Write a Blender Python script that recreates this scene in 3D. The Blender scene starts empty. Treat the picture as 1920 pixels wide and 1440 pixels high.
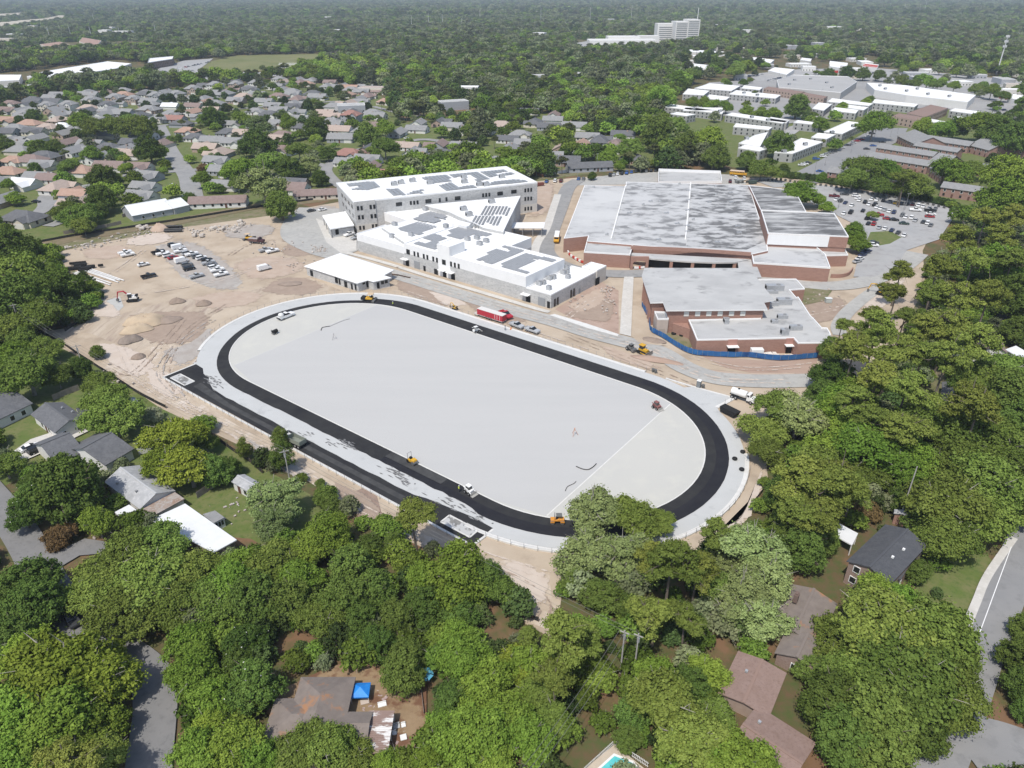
import bpy, bmesh, math, random
import numpy as np
from mathutils import Matrix, Vector
random.seed(7); RNG=np.random.default_rng(11)
SC=bpy.context.scene; COL=SC.collection; D=bpy.data
R=math.radians
# ---------------------------------------------------------------- camera
CAM_H=103.8; FPX=1331.0; PITCH=R(29.17); ROLL=R(-0.16)
_X=np.array([1,0,0.]);_U=np.array([0,math.sin(PITCH),math.cos(PITCH)]);_W=np.array([0,math.cos(PITCH),-math.sin(PITCH)])
_c,_s=math.cos(ROLL),math.sin(ROLL)
EU=_c*_X+_s*_U; EV=-_s*_X+_c*_U
cd=D.cameras.new('camera'); cam=D.objects.new('camera',cd); COL.objects.link(cam); SC.camera=cam
cd.sensor_width=36; cd.lens=FPX/1920*36; cd.clip_start=1; cd.clip_end=60000
cam.matrix_world=Matrix(((EU[0],EV[0],-_W[0],0),(EU[1],EV[1],-_W[1],0),(EU[2],EV[2],-_W[2],CAM_H),(0,0,0,1)))
# ---------------------------------------------------------------- world, sun, exposure
SUN_EL=R(60); SUN_DIR=Vector((-0.46*math.cos(SUN_EL),-0.888*math.cos(SUN_EL),math.sin(SUN_EL))).normalized()
wd=D.worlds.new('World'); SC.world=wd; wd.use_nodes=True
nt=wd.node_tree; bg=nt.nodes['Background']
sky=nt.nodes.new('ShaderNodeTexSky'); sky.sky_type='NISHITA'; sky.sun_disc=False
sky.sun_elevation=math.asin(SUN_DIR.z); sky.sun_rotation=math.atan2(SUN_DIR.x,SUN_DIR.y)
sky.air_density=1.0; sky.dust_density=1.5
nt.links.new(sky.outputs[0],bg.inputs[0]); bg.inputs[1].default_value=0.15
sl=D.lights.new('sun','SUN'); sl.energy=3.7; sl.angle=R(0.6); sl.color=(1,0.955,0.88)
so=D.objects.new('sun',sl); COL.objects.link(so); so.rotation_euler=SUN_DIR.to_track_quat('Z','Y').to_euler()
so.location=(0,0,400)
vs=SC.view_settings; vs.view_transform='Standard'; vs.look='None'; vs.gamma=1; vs.use_curve_mapping=False; vs.exposure=0.06
cy=SC.cycles; cy.max_bounces=6; cy.diffuse_bounces=4; cy.glossy_bounces=2; cy.transmission_bounces=4; cy.volume_bounces=0; cy.transparent_max_bounces=24
cy.use_denoising=True
# ---------------------------------------------------------------- pixel (1920x1440) of the photograph -> world
def ray(px,py): return EU*(px-960)/FPX+EV*(720-py)/FPX+_W
def G(px,py,z=0.0):
    d=ray(px,py); t=(z-CAM_H)/d[2]; return np.array([d[0]*t,d[1]*t])
def proj(x,y,z=0.0):
    v=np.array([x,y,z-CAM_H]); w=v@_W; return 960+FPX*(v@EU)/w, 720-FPX*(v@EV)/w
def FP(px,py,A,B):                       # where a sight line meets the upright plane through A,B
    A=np.asarray(A);B=np.asarray(B); d=ray(px,py); n=np.array([-(B-A)[1],(B-A)[0]]); n=n/np.linalg.norm(n)
    t=(n@A)/(n@d[:2]); return float((d[:2]*t-A)@((B-A)/np.linalg.norm(B-A))), CAM_H+d[2]*t
def slant(p,z=0): return math.sqrt(p[0]**2+p[1]**2+(CAM_H-z)**2)
# ---------------------------------------------------------------- materials
MAT={}
def M(name,c1,c2=None,scale=1.0,rough=0.9,stretch=None,lo=0.35,hi=0.65,detail=6,metal=0.0,spec=0.25,c3=None,s3=0.1,lo3=.5,hi3=.7,bump=0.0,obj=False,rot=0.0):
    if name in MAT: return MAT[name]
    m=D.materials.new(name); m.use_nodes=True; t=m.node_tree; b=t.nodes['Principled BSDF']
    b.inputs['Roughness'].default_value=rough; b.inputs['Metallic'].default_value=metal
    b.inputs['Specular IOR Level'].default_value=spec
    col=lambda c:(c[0],c[1],c[2],1)
    b.inputs['Base Color'].default_value=col(c1)
    if c2 is not None:
        if obj: src=t.nodes.new('ShaderNodeTexCoord').outputs['Object']
        else: src=t.nodes.new('ShaderNodeNewGeometry').outputs['Position']
        mp=t.nodes.new('ShaderNodeMapping'); mp.inputs['Scale'].default_value=stretch or (1,1,1); mp.inputs['Rotation'].default_value=(0,0,rot)
        t.links.new(src,mp.inputs[0])
        def fac(sc,lo_,hi_,w=None):
            n=t.nodes.new('ShaderNodeTexNoise'); n.inputs['Scale'].default_value=sc; n.inputs['Detail'].default_value=detail; n.inputs['Roughness'].default_value=.62
            t.links.new(mp.outputs[0],n.inputs['Vector'])
            r=t.nodes.new('ShaderNodeMapRange'); r.inputs[1].default_value=lo_; r.inputs[2].default_value=hi_
            t.links.new(n.outputs[0],r.inputs[0]); return r.outputs[0],n.outputs[0]
        mx=t.nodes.new('ShaderNodeMix'); mx.data_type='RGBA'; mx.inputs[6].default_value=col(c1); mx.inputs[7].default_value=col(c2)
        f,raw=fac(scale,lo,hi); t.links.new(f,mx.inputs[0]); out=mx.outputs[2]
        if c3 is not None:
            m2=t.nodes.new('ShaderNodeMix'); m2.data_type='RGBA'; m2.inputs[7].default_value=col(c3)
            f3,_=fac(s3,lo3,hi3); t.links.new(f3,m2.inputs[0]); t.links.new(out,m2.inputs[6]); out=m2.outputs[2]
        t.links.new(out,b.inputs['Base Color'])
        if bump:
            bp=t.nodes.new('ShaderNodeBump'); bp.inputs['Strength'].default_value=1; bp.inputs['Distance'].default_value=bump
            t.links.new(raw,bp.inputs['Height']); t.links.new(bp.outputs[0],b.inputs['Normal'])
    MAT[name]=m; return m
def leafmat(name,ca,cb,var=0.35,trans=0.12):
    m=D.materials.new(name); m.use_nodes=True; t=m.node_tree; t.nodes.clear()
    o=t.nodes.new('ShaderNodeOutputMaterial'); df=t.nodes.new('ShaderNodeBsdfDiffuse'); tr=t.nodes.new('ShaderNodeBsdfTranslucent')
    ms=t.nodes.new('ShaderNodeMixShader'); ms.inputs[0].default_value=trans
    at=t.nodes.new('ShaderNodeAttribute'); at.attribute_name='tint'
    oi=t.nodes.new('ShaderNodeObjectInfo')
    mx=t.nodes.new('ShaderNodeMix'); mx.data_type='RGBA'; mx.inputs[6].default_value=(*ca,1); mx.inputs[7].default_value=(*cb,1)
    t.links.new(at.outputs['Fac'],mx.inputs[0])
    hs=t.nodes.new('ShaderNodeHueSaturation')
    mr=t.nodes.new('ShaderNodeMapRange'); mr.inputs[3].default_value=1-var; mr.inputs[4].default_value=1+var
    t.links.new(oi.outputs['Random'],mr.inputs[0]); t.links.new(mr.outputs[0],hs.inputs['Value'])
    m3=t.nodes.new('ShaderNodeMath'); m3.operation='MULTIPLY_ADD'; m3.inputs[1].default_value=-7.31; m3.inputs[2].default_value=20
    fr=t.nodes.new('ShaderNodeMath'); fr.operation='FRACT'; t.links.new(oi.outputs['Random'],m3.inputs[0]); t.links.new(m3.outputs[0],fr.inputs[0])
    mh=t.nodes.new('ShaderNodeMapRange'); mh.inputs[3].default_value=0.488; mh.inputs[4].default_value=0.518
    t.links.new(fr.outputs[0],mh.inputs[0]); t.links.new(mh.outputs[0],hs.inputs['Hue'])
    t.links.new(mx.outputs[2],hs.inputs['Color'])
    t.links.new(hs.outputs[0],df.inputs[0]); t.links.new(hs.outputs[0],tr.inputs[0])
    t.links.new(df.outputs[0],ms.inputs[1]); t.links.new(tr.outputs[0],ms.inputs[2]); t.links.new(ms.outputs[0],o.inputs[0])
    MAT[name]=m; return m
# ---------------------------------------------------------------- mesh builder and objects
class MB:
    def __init__(s): s.v=[]; s.f=[]
    def add(s,vs,fs):
        o=len(s.v); s.v+= [tuple(map(float,q)) for q in vs]; s.f+=[tuple(i+o for i in f) for f in fs]; return s
    def box(s,c,d,rz=0.0,ry=0.0):
        hx,hy,hz=d[0]/2,d[1]/2,d[2]/2; P=[]
        cr,sr=math.cos(rz),math.sin(rz); cq,sq=math.cos(ry),math.sin(ry)
        for x,y,z in ((-hx,-hy,-hz),(hx,-hy,-hz),(hx,hy,-hz),(-hx,hy,-hz),(-hx,-hy,hz),(hx,-hy,hz),(hx,hy,hz),(-hx,hy,hz)):
            x,z=x*cq+z*sq,-x*sq+z*cq
            P.append((c[0]+x*cr-y*sr,c[1]+x*sr+y*cr,c[2]+z))
        return s.add(P,[(0,3,2,1),(4,5,6,7),(0,1,5,4),(1,2,6,5),(2,3,7,6),(3,0,4,7)])
    def tube(s,pts,rad,n=8,caps=True):
        rings=[];pts=[Vector(p) for p in pts]
        if not hasattr(rad,'__len__'): rad=[rad]*len(pts)
        for i,p in enumerate(pts):
            t=(pts[min(i+1,len(pts)-1)]-pts[max(i-1,0)]).normalized()
            a=t.cross(Vector((0,0,1)));  a=a.normalized() if a.length>1e-3 else Vector((1,0,0))
            b=t.cross(a); rings.append([p+rad[i]*(a*math.cos(2*math.pi*k/n)+b*math.sin(2*math.pi*k/n)) for k in range(n)])
        V=[q for r in rings for q in r]; Fs=[]
        for i in range(len(pts)-1):
            for k in range(n): k2=(k+1)%n; Fs.append((i*n+k,i*n+k2,(i+1)*n+k2,(i+1)*n+k))
        if caps: Fs+=[tuple(range(n))[::-1],tuple((len(pts)-1)*n+k for k in range(n))]
        return s.add(V,Fs)
    def prism(s,prof,y0,y1,inset=0.0):     # side profile (x,z) pushed across y
        n=len(prof); V=[(x,y0,z) for x,z in prof]+[(x,y1,z) for x,z in prof]
        return s.add(V,[tuple(range(n)),tuple(range(2*n-1,n-1,-1))]+[(i,i+n,(i+1)%n+n,(i+1)%n) for i in range(n)])
    def slab(s,poly,z0,z1):                # upright prism over a ground outline
        n=len(poly)
        a=sum(poly[i][0]*poly[(i+1)%n][1]-poly[(i+1)%n][0]*poly[i][1] for i in range(n))
        if a<0: poly=poly[::-1]
        V=[(x,y,z0) for x,y in poly]+[(x,y,z1) for x,y in poly]
        return s.add(V,[tuple(range(n))[::-1],tuple(range(n,2*n))]+[(i,(i+1)%n,(i+1)%n+n,i+n) for i in range(n)])
    def sheet(s,poly,z):
        n=len(poly)
        a=sum(poly[i][0]*poly[(i+1)%n][1]-poly[(i+1)%n][0]*poly[i][1] for i in range(n))
        if a<0: poly=poly[::-1]
        return s.add([(x,y,z) for x,y in poly],[tuple(range(n))])
    def sphere(s,c,r,n=10,m=6,sz=1.0):
        V=[];Fs=[]
        for j in range(m+1):
            t=math.pi*j/m
            for k in range(n): V.append((c[0]+r*math.sin(t)*math.cos(2*math.pi*k/n),c[1]+r*math.sin(t)*math.sin(2*math.pi*k/n),c[2]+sz*r*math.cos(t)))
        for j in range(m):
            for k in range(n): Fs.append((j*n+k,(j+1)*n+k,(j+1)*n+(k+1)%n,j*n+(k+1)%n))
        return s.add(V,Fs)
    def mesh(s,name,mat,bev=0.0,smooth=False):
        me=D.meshes.new(name); me.from_pydata(s.v,[],s.f); me.validate()
        if bev:
            bm=bmesh.new(); bm.from_mesh(me); bmesh.ops.bevel(bm,geom=bm.edges[:],offset=bev,segments=1,affect='EDGES',clamp_overlap=True); bm.to_mesh(me); bm.free()
        if smooth: me.shade_smooth()
        me.materials.append(mat); return me
    def obj(s,name,mat,parent=None,bev=0.0,smooth=False):
        return link(name,s.mesh(name,mat,bev,smooth),parent)
def link(name,data,parent=None,loc=None,rz=0.0):
    o=D.objects.new(name,data); COL.objects.link(o)
    if parent: o.parent=parent
    if loc is not None: o.location=loc
    if rz: o.rotation_euler=(0,0,rz)
    return o
KIDS={}
def empty(name,loc=(0,0,0),rz=0.0):
    o=link(name,None,None,loc,rz); o.empty_display_size=.5; return o
def tag(o,label=None,cat=None,group=None,kind=None):
    if label: o['label']=label
    if cat: o['category']=cat
    if group: o['group']=group
    if kind: o['kind']=kind
    return o
def kids_of(root):
    if root.name not in KIDS: KIDS[root.name]=[(c,list(c.children)) for c in root.children]
    return KIDS[root.name]
def dup(root,loc,rz=0.0,scale=None,name=None,mats=None):
    r=root.copy(); COL.objects.link(r); r.location=loc; r.rotation_euler=(0,0,rz)
    if scale is not None: r.scale=scale if hasattr(scale,'__len__') else (scale,)*3
    for c,gs in kids_of(root):
        k=c.copy(); COL.objects.link(k); k.parent=r
        if mats: remat(k,mats)
        for g in gs:
            q=g.copy(); COL.objects.link(q); q.parent=k
            if mats: remat(q,mats)
    return r
def remat(o,mats):
    base=o.name.split('.')[0]
    if base in mats and o.material_slots:
        o.material_slots[0].link='OBJECT'; o.material_slots[0].material=mats[base]
AUTO=[]
def auto(o,phrase,cat,group,xy): AUTO.append((o,phrase,cat,group,np.array(xy[:2],float))); return o
def softmat(name,base):
    """the same ground stuff, thinning out in ragged flecks towards the edge of its patch"""
    if name in MAT: return MAT[name]
    m=base.copy(); m.name=name; t=m.node_tree; b=t.nodes['Principled BSDF']; o=t.nodes['Material Output']
    at=t.nodes.new('ShaderNodeAttribute'); at.attribute_name='fade'; n=t.nodes.new('ShaderNodeTexNoise'); n.inputs['Scale'].default_value=.35; n.inputs['Detail'].default_value=9; n.inputs['Roughness'].default_value=.7
    g=t.nodes.new('ShaderNodeNewGeometry'); t.links.new(g.outputs['Position'],n.inputs['Vector'])
    a=t.nodes.new('ShaderNodeMath'); a.operation='MULTIPLY_ADD'; a.inputs[1].default_value=1.5; a.inputs[2].default_value=-.62; t.links.new(n.outputs[0],a.inputs[0])
    s=t.nodes.new('ShaderNodeMath'); s.operation='ADD'; t.links.new(a.outputs[0],s.inputs[0]); t.links.new(at.outputs['Fac'],s.inputs[1])
    r=t.nodes.new('ShaderNodeMapRange'); r.inputs[1].default_value=.525; r.inputs[2].default_value=.545; t.links.new(s.outputs[0],r.inputs[0])
    tr=t.nodes.new('ShaderNodeBsdfTransparent'); mx=t.nodes.new('ShaderNodeMixShader'); t.links.new(r.outputs[0],mx.inputs[0]); t.links.new(tr.outputs[0],mx.inputs[1]); t.links.new(b.outputs[0],mx.inputs[2]); t.links.new(mx.outputs[0],o.inputs['Surface'])
    MAT[name]=m; return m
def pts(s): return [tuple(float(q) for q in p.split(',')) for p in s.split()]
def GP(s,z=0.0): return [tuple(G(x,y,z)) for x,y in (pts(s) if isinstance(s,str) else s)]
def rectify(poly,ang):                    # square up an outline traced at an oblique view
    ca,sa=math.cos(ang),math.sin(ang); q=[(x*ca+y*sa,-x*sa+y*ca) for x,y in poly]; n=len(q); q=[list(p) for p in q]; o=[list(p) for p in q]
    for i in range(n):
        j=(i+1)%n; dx,dy=abs(q[j][0]-q[i][0]),abs(q[j][1]-q[i][1])
        if dx>dy: m=(q[i][1]+q[j][1])/2; o[i][1]=m;o[j][1]=m
        else: m=(q[i][0]+q[j][0])/2; o[i][0]=m;o[j][0]=m
    return [(x*ca-y*sa,x*sa+y*ca) for x,y in o]
def inside(P,poly):
    P=np.asarray(P); poly=np.asarray(poly); x,y=P[:,0],P[:,1]; r=np.zeros(len(P),bool); n=len(poly); j=n-1
    for i in range(n):
        xi,yi=poly[i];xj,yj=poly[j]
        with np.errstate(divide='ignore',invalid='ignore'):
            r^=((yi>y)!=(yj>y))&(x<(xj-xi)*(y-yi)/(yj-yi+1e-12)+xi)
        j=i
    return r
def ribbon(line,w):                        # centre line -> outline of a strip w metres wide
    L=np.asarray(line,float); d=np.gradient(L,axis=0); d/=np.linalg.norm(d,axis=1)[:,None]; n=np.stack([-d[:,1],d[:,0]],1)
    return [tuple(p) for p in L+n*w/2]+[tuple(p) for p in (L-n*w/2)[::-1]]
def smooth_line(L,n=6):
    L=np.asarray(L,float); out=[]
    for i in range(len(L)-1):
        p0=L[max(i-1,0)];p1=L[i];p2=L[i+1];p3=L[min(i+2,len(L)-1)]
        for k in range(n):
            t=k/n; out.append(.5*((2*p1)+(-p0+p2)*t+(2*p0-5*p1+4*p2-p3)*t*t+(-p0+3*p1-3*p2+p3)*t**3))
    out.append(L[-1]); return np.array(out)
HAZE=0.000095
# ---------------------------------------------------------------- the ground and everything laid on it
m_soil=M('forest_floor',(.13,.088,.048),(.075,.10,.030),.45,detail=9,c3=(.185,.11,.062),s3=.07,lo3=.52,hi3=.62)
m_lawn=M('lawn_grass',(.105,.145,.035),(.165,.165,.068),.22,detail=9,c3=(.08,.125,.028),s3=.9)
m_ditch=M('ditch_bank',(.22,.17,.115),(.16,.14,.07),.3)
m_rough=M('rough_grass',(.15,.15,.065),(.23,.19,.13),.15,c3=(.10,.13,.04),s3=.4)
m_dirt=M('dirt',(.395,.315,.232),(.485,.405,.312),.06,c3=(.315,.25,.185),s3=.09,lo3=.52,hi3=.74,detail=10,bump=.05)
m_track=M('dirt_ruts',(.37,.295,.22),(.51,.435,.345),.16,stretch=(1,.16,1),rot=R(38),c3=(.29,.22,.18),s3=.4)
m_pale=M('pale_sand',(.50,.42,.325),(.40,.32,.24),.12,c3=(.58,.51,.44),s3=.3)
m_gravel=M('gravel',(.36,.355,.335),(.42,.41,.38),.1,c3=(.31,.30,.28),s3=.5)
m_road=M('old_road',(.265,.262,.255),(.30,.295,.285),.08,c3=(.22,.22,.215),s3=.3)
m_lane=M('mid_grey_lane',(.19,.188,.185),(.215,.21,.205),.2,c3=(.165,.163,.16),s3=1.2)  # the lane surface's own mid grey, mottled at random
m_lot=M('parking_asphalt',(.33,.33,.325),(.38,.375,.365),.06,c3=(.29,.28,.275),s3=.2)
m_conc=M('concrete',(.55,.53,.49),(.48,.46,.42),.2,c3=(.60,.58,.54),s3=1.0)
m_curb=M('white_kerb',(.66,.65,.62),(.58,.57,.54),.8)
m_field=M('field_base',(.452,.447,.432),(.464,.459,.443),.22,stretch=(.10,1,1),rot=R(37.4),detail=4,c3=(.442,.438,.425),s3=.035,lo3=.5,hi3=.62)
m_dzone=M('end_zone_base',(.495,.487,.448),(.475,.468,.435),.05,c3=(.52,.51,.46),s3=.2)
m_apron=M('track_apron',(.49,.495,.485),(.46,.465,.455),.12,c3=(.40,.405,.40),s3=.25,lo3=.58,hi3=.72)
m_asph=M('asphalt',(.030,.030,.032),(.040,.040,.040),.35,rough=.95,spec=.1,c3=(.024,.024,.027),s3=.09)
m_asphw=M('asphalt_worn',(.05,.05,.051),(.075,.075,.074),.5,rough=.9,spec=.1,c3=(.04,.04,.04),s3=.15)
m_fresh=M('fresh_asphalt',(.019,.019,.024),(.025,.025,.029),.4,rough=.85,spec=.15)
m_white=M('white_paint',(.78,.78,.77))
m_field_green=M('far_field',(.15,.16,.055),(.19,.185,.08),.01,c3=(.12,.14,.045),s3=.03)
m_marsh=M('far_sand',(.50,.45,.36),(.42,.38,.29),.002)
LAYER=[0.0]
def sheet(name,poly,mat,z=None,kind='structure'):
    if z is None: LAYER[0]+=.004; z=LAYER[0]
    o=MB().sheet(poly,z).obj(name,mat); o['kind']=kind; return o
def strip(name,px,w,mat,z=None,n=6):
    if z is None: LAYER[0]+=.004; z=LAYER[0]
    L=smooth_line([G(x,y) for x,y in pts(px)],n) if n>1 else np.array([G(x,y) for x,y in pts(px)])
    m=MB(); d=np.gradient(L,axis=0); d/=np.linalg.norm(d,axis=1)[:,None]; nn=np.stack([-d[:,1],d[:,0]],1); a=L+nn*w/2; b=L-nn*w/2
    for i in range(len(L)-1): m.add([(*b[i],z),(*b[i+1],z),(*a[i+1],z),(*a[i],z)],[(0,1,2,3)])
    o=m.obj(name,mat); o['kind']='structure'; return o
def kerbline(name,px,w,h,mat,n=6,parent=None,L=None):
    if L is None: L=smooth_line([G(x,y) for x,y in pts(px)],n)
    L=np.asarray(L); m=MB(); d=np.gradient(L,axis=0); d/=np.linalg.norm(d,axis=1)[:,None]; nn=np.stack([-d[:,1],d[:,0]],1); a=L+nn*w/2; b=L-nn*w/2
    for i in range(len(L)-1):
        m.add([(*b[i],0),(*b[i+1],0),(*a[i+1],0),(*a[i],0),(*b[i],h),(*b[i+1],h),(*a[i+1],h),(*a[i],h)],[(4,5,6,7),(0,1,5,4),(3,7,6,2),(0,4,7,3),(1,2,6,5)])
    o=m.obj(name,mat,parent)
    if not parent: o['kind']='structure'
    return o
ground=MB().sheet([(-9000,-500),(9000,-500),(9000,14000),(-9000,14000)],0).obj('ground',m_soil); ground['kind']='structure'
# grass of the neighbourhoods
SUBURB='-20,470 -20,205 60,185 330,165 520,150 700,165 760,230 1000,205 1100,235 1260,285 1235,315 1130,322 1005,340 960,312 640,335 560,380 250,425 120,442'
sheet('lawn',GP(SUBURB),m_lawn)
sheet('lawn',GP('-60,640 100,640 330,770 480,870 640,960 560,1060 470,1010 330,1000 190,905 30,900 -80,960'),m_lawn)
sheet('lawn',GP('1700,1000 1850,1040 1885,1080 1820,1200 1720,1120'),m_lawn)
sheet('lawn',GP('1660,560 1720,560 1830,640 1800,760 1660,700'),m_rough)
sheet('lawn',GP('1440,330 1560,300 1920,215 1990,470 1800,420 1640,372'),m_lawn)
sheet('lawn',GP('1240,215 1420,170 1920,215 1560,300 1440,330 1260,285'),m_lawn)
sheet('far_field',GP('372,131 385,118 440,104 640,100 700,99 742,101 700,108 640,112 600,121 560,131 480,133 430,131'),m_field_green)
sheet('sandy_flat',GP('-60,44 60,33 185,18 198,20 150,31 80,40 0,52 -60,60'),m_marsh)
sheet('sandy_flat',GP('-60,30 60,22 166,10 168,13 60,27 -60,40'),m_marsh)
# school site
DIRT='60,625 150,612 192,580 196,548 150,520 122,512 95,470 140,452 260,440 330,424 400,412 480,398 560,392 640,378 960,345 1003,340 1120,330 1560,335 1770,388 1730,470 1735,540 1700,600 1665,700 1580,760 1470,760 1430,800 1440,900 1400,975 1330,1030 1240,1060 1060,1075 1040,1200 985,1170 950,1095 880,1070 800,1030 700,985 600,915 470,845 300,765 190,690'
sheet('dirt_site',GP(DIRT),m_dirt)
sheet('dirt_site',GP('100,622 170,625 230,650 300,690 400,590 470,555 560,545 640,545 580,520 470,545 380,560 330,560 240,585 180,600'),m_track)
sheet('dirt_site',GP('190,690 300,640 345,650 318,705 330,730 450,800 600,890 800,1005 1000,1060 1030,1075 1040,1185 985,1165 950,1095 880,1062 800,1025 700,975 600,905 470,835 330,765'),m_pale)
sheet('dirt_site',GP('650,930 700,905 715,960 745,985 725,1000 680,985'),M('dark_dirt',(.235,.17,.135),(.30,.22,.175),.3))
sheet('dirt_site',GP('1290,655 1360,690 1420,702 1530,702 1532,672 1420,676 1330,668'),M('red_dirt',(.33,.235,.18),(.42,.31,.25),.2,stretch=(.2,1,1),c3=(.28,.19,.145),s3=.4))
sheet('dirt_site',GP('1040,580 1125,528 1160,545 1160,628 1100,612'),M('red_dirt2',(.35,.25,.195),(.43,.325,.265),.15,c3=(.29,.2,.155),s3=.3))
sheet('dirt_site',GP('130,500 190,545 195,575 140,615 110,600 130,560'),m_rough)
sheet('ditch_bank',GP('20,463 140,441 310,413 480,382 625,364 630,374 560,384 480,392 310,425 140,452 30,478'),m_ditch)
sheet('rough_grass',GP('60,470 140,453 310,426 480,393 560,386 540,400 420,416 330,428 250,444 190,455 120,470'),m_rough)
sheet('lawn',GP('30,455 140,434 310,407 480,374 622,356 625,364 480,382 310,413 140,441 20,463'),m_lawn)
sheet('lawn',GP('1000,320 1130,309 1240,303 1260,312 1200,318 1130,322 1060,331 1005,338'),m_rough)
sheet('gravel_yard',GP('290,462 335,455 380,468 425,500 455,530 440,542 395,540 340,520 320,490'),M('gravel_yard',(.44,.41,.37),(.38,.36,.325),.15,c3=(.48,.45,.41),s3=.4))
sheet('gravel_yard',GP('1050,345 1085,336 1140,329 1232,322 1380,328 1400,345 1370,350 1232,345 1075,348'),m_gravel)
sheet('gravel_yard',GP('186,568 225,556 232,575 215,590 180,585'),M('wash_concrete',(.47,.47,.45),(.42,.42,.40),.3))
def patch(name,px,base):
    P=np.array(GP(px)); LAYER[0]+=.004; z=LAYER[0]; n0=len(P); c=P.mean(0)
    P=np.array(smooth_line(list(P)+[P[0]],4)[:-1]); n=len(P); V=[(*c,z)]+[(*(c+(q-c)*.5),z) for q in P]+[(*(c+(q-c)*1.12),z) for q in P]
    F=[(0,1+i,1+(i+1)%n) for i in range(n)]+[(1+i,1+n+i,1+n+(i+1)%n,1+(i+1)%n) for i in range(n)]
    m=MB().add(V,F); o=m.obj(name,softmat('soft_'+base.name,base)); a=o.data.attributes.new('fade','FLOAT','POINT'); a.data.foreach_set('value',np.array([1.0]*(n+1)+[0.0]*n,np.float32)); o['kind']='structure'
m_dk=M('damp_dirt',(.30,.23,.18),(.36,.28,.22),.3,detail=9); m_lt=M('pale_dirt',(.55,.475,.405),(.50,.42,.35),.3,detail=9); m_gr=M('grey_dirt',(.40,.37,.335),(.34,.30,.265),.25,detail=9); m_pk=M('pinkish_dirt',(.41,.315,.245),(.46,.37,.295),.25,detail=9)
for px_,b_ in (('480,545 520,522 570,520 610,535 590,552 530,555',m_dk),('520,470 560,448 600,452 605,470 570,482 540,482',m_dk),('150,470 220,458 250,470 220,486 160,485',m_pk),('350,560 420,545 500,550 470,572 390,580',m_pk),('240,590 320,580 400,590 380,640 300,650 240,625',m_dk),
  ('300,660 360,640 400,610 390,650 340,690',m_gr),('180,640 240,650 300,690 260,710 200,680',m_lt),('270,690 330,700 350,730 320,750 280,725',m_lt),('290,455 350,448 400,470 440,500 460,535 420,550 350,525 310,495',m_gr),('430,500 470,480 540,480 580,500 540,520 470,525',m_pk),('140,540 190,555 230,590 200,600 150,580',m_lt),
  ('740,520 800,535 860,552 840,575 780,560 740,540',m_dk),('860,560 930,580 990,600 960,612 900,590',m_dk),('800,545 850,556 880,575 830,570',m_lt),('1050,590 1110,560 1150,560 1150,600 1110,605',m_dk),('1060,575 1110,545 1140,540 1130,570 1080,590',m_pk),('1250,680 1290,685 1350,712 1300,708',m_lt),('1300,690 1400,700 1500,700 1480,712 1380,708',m_pk),
  ('1120,645 1180,662 1240,690 1200,690 1140,668',m_pk),('1460,590 1530,560 1590,560 1570,600 1500,610',m_dk),('1600,560 1660,530 1700,520 1680,560 1630,590',m_lt),('900,1075 960,1050 1030,1080 1030,1130 990,1140 940,1110',m_lt),('620,900 690,930 720,970 700,985 650,950',m_dk),('450,815 520,850 590,895 570,905 500,865',m_gr),
  ('560,400 600,385 640,390 640,410 590,420',m_gr),('410,430 470,420 520,425 500,445 430,448',m_gr),('230,448 300,436 330,445 300,458 240,462',m_lt),('1340,1005 1390,970 1420,900 1430,880 1425,930 1400,980',m_lt),('960,350 1000,350 1040,345 1030,400 980,405',m_pk)): patch('dirt_patch',px_,b_)
def rut(px,base,w=.8,gauge=1.9):
    L=smooth_line([G(x,y) for x,y in pts(px)],8); d=np.gradient(L,axis=0); d/=np.linalg.norm(d,axis=1)[:,None]; nn=np.stack([-d[:,1],d[:,0]],1)
    for g in (-gauge/2,gauge/2):
        LAYER[0]+=.0012; z=LAYER[0]; c=L+nn*g; n=len(c); m=MB(); V=[(*q,z) for q in c-nn*w]+[(*q,z) for q in c]+[(*q,z) for q in c+nn*w]; F=[]
        for i in range(n-1): F+=[(i,i+1,n+i+1,n+i),(n+i,n+i+1,2*n+i+1,2*n+i)]
        o=m.add(V,F).obj('wheel_track',softmat('soft_'+base.name,base)); a=o.data.attributes.new('fade','FLOAT','POINT'); a.data.foreach_set('value',np.array([0.0]*n+[.46]*n+[0.0]*n,np.float32)); o['kind']='structure'
for px_,b_ in (('400,640 362,690 332,728 360,768 450,818',m_lt),('345,598 300,650 250,700 215,690',m_dk),('225,650 255,705 320,752 400,790',m_lt),('430,570 352,620 312,690 335,735',m_dk),('330,748 450,820 560,885 700,965 800,1012',m_lt),('880,1066 960,1085 1020,1128 1015,1165',m_dk),
  ('560,482 480,502 420,524 300,546 200,560',m_lt),('600,470 540,452 470,458 430,480',m_dk),('1060,628 1150,664 1250,704 1330,738',m_dk),('760,548 860,582 960,612 1100,658',m_lt),('1290,668 1380,690 1450,692 1525,684',m_lt),('1460,602 1530,587 1600,572 1650,552',m_lt),('270,470 230,500 180,530 150,545',m_lt),('1060,600 1090,575 1120,560 1150,570',m_lt),('400,600 330,650 300,700 340,745',m_gr),('900,1040 960,1060 1030,1080',m_lt)): rut(px_,b_)
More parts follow.
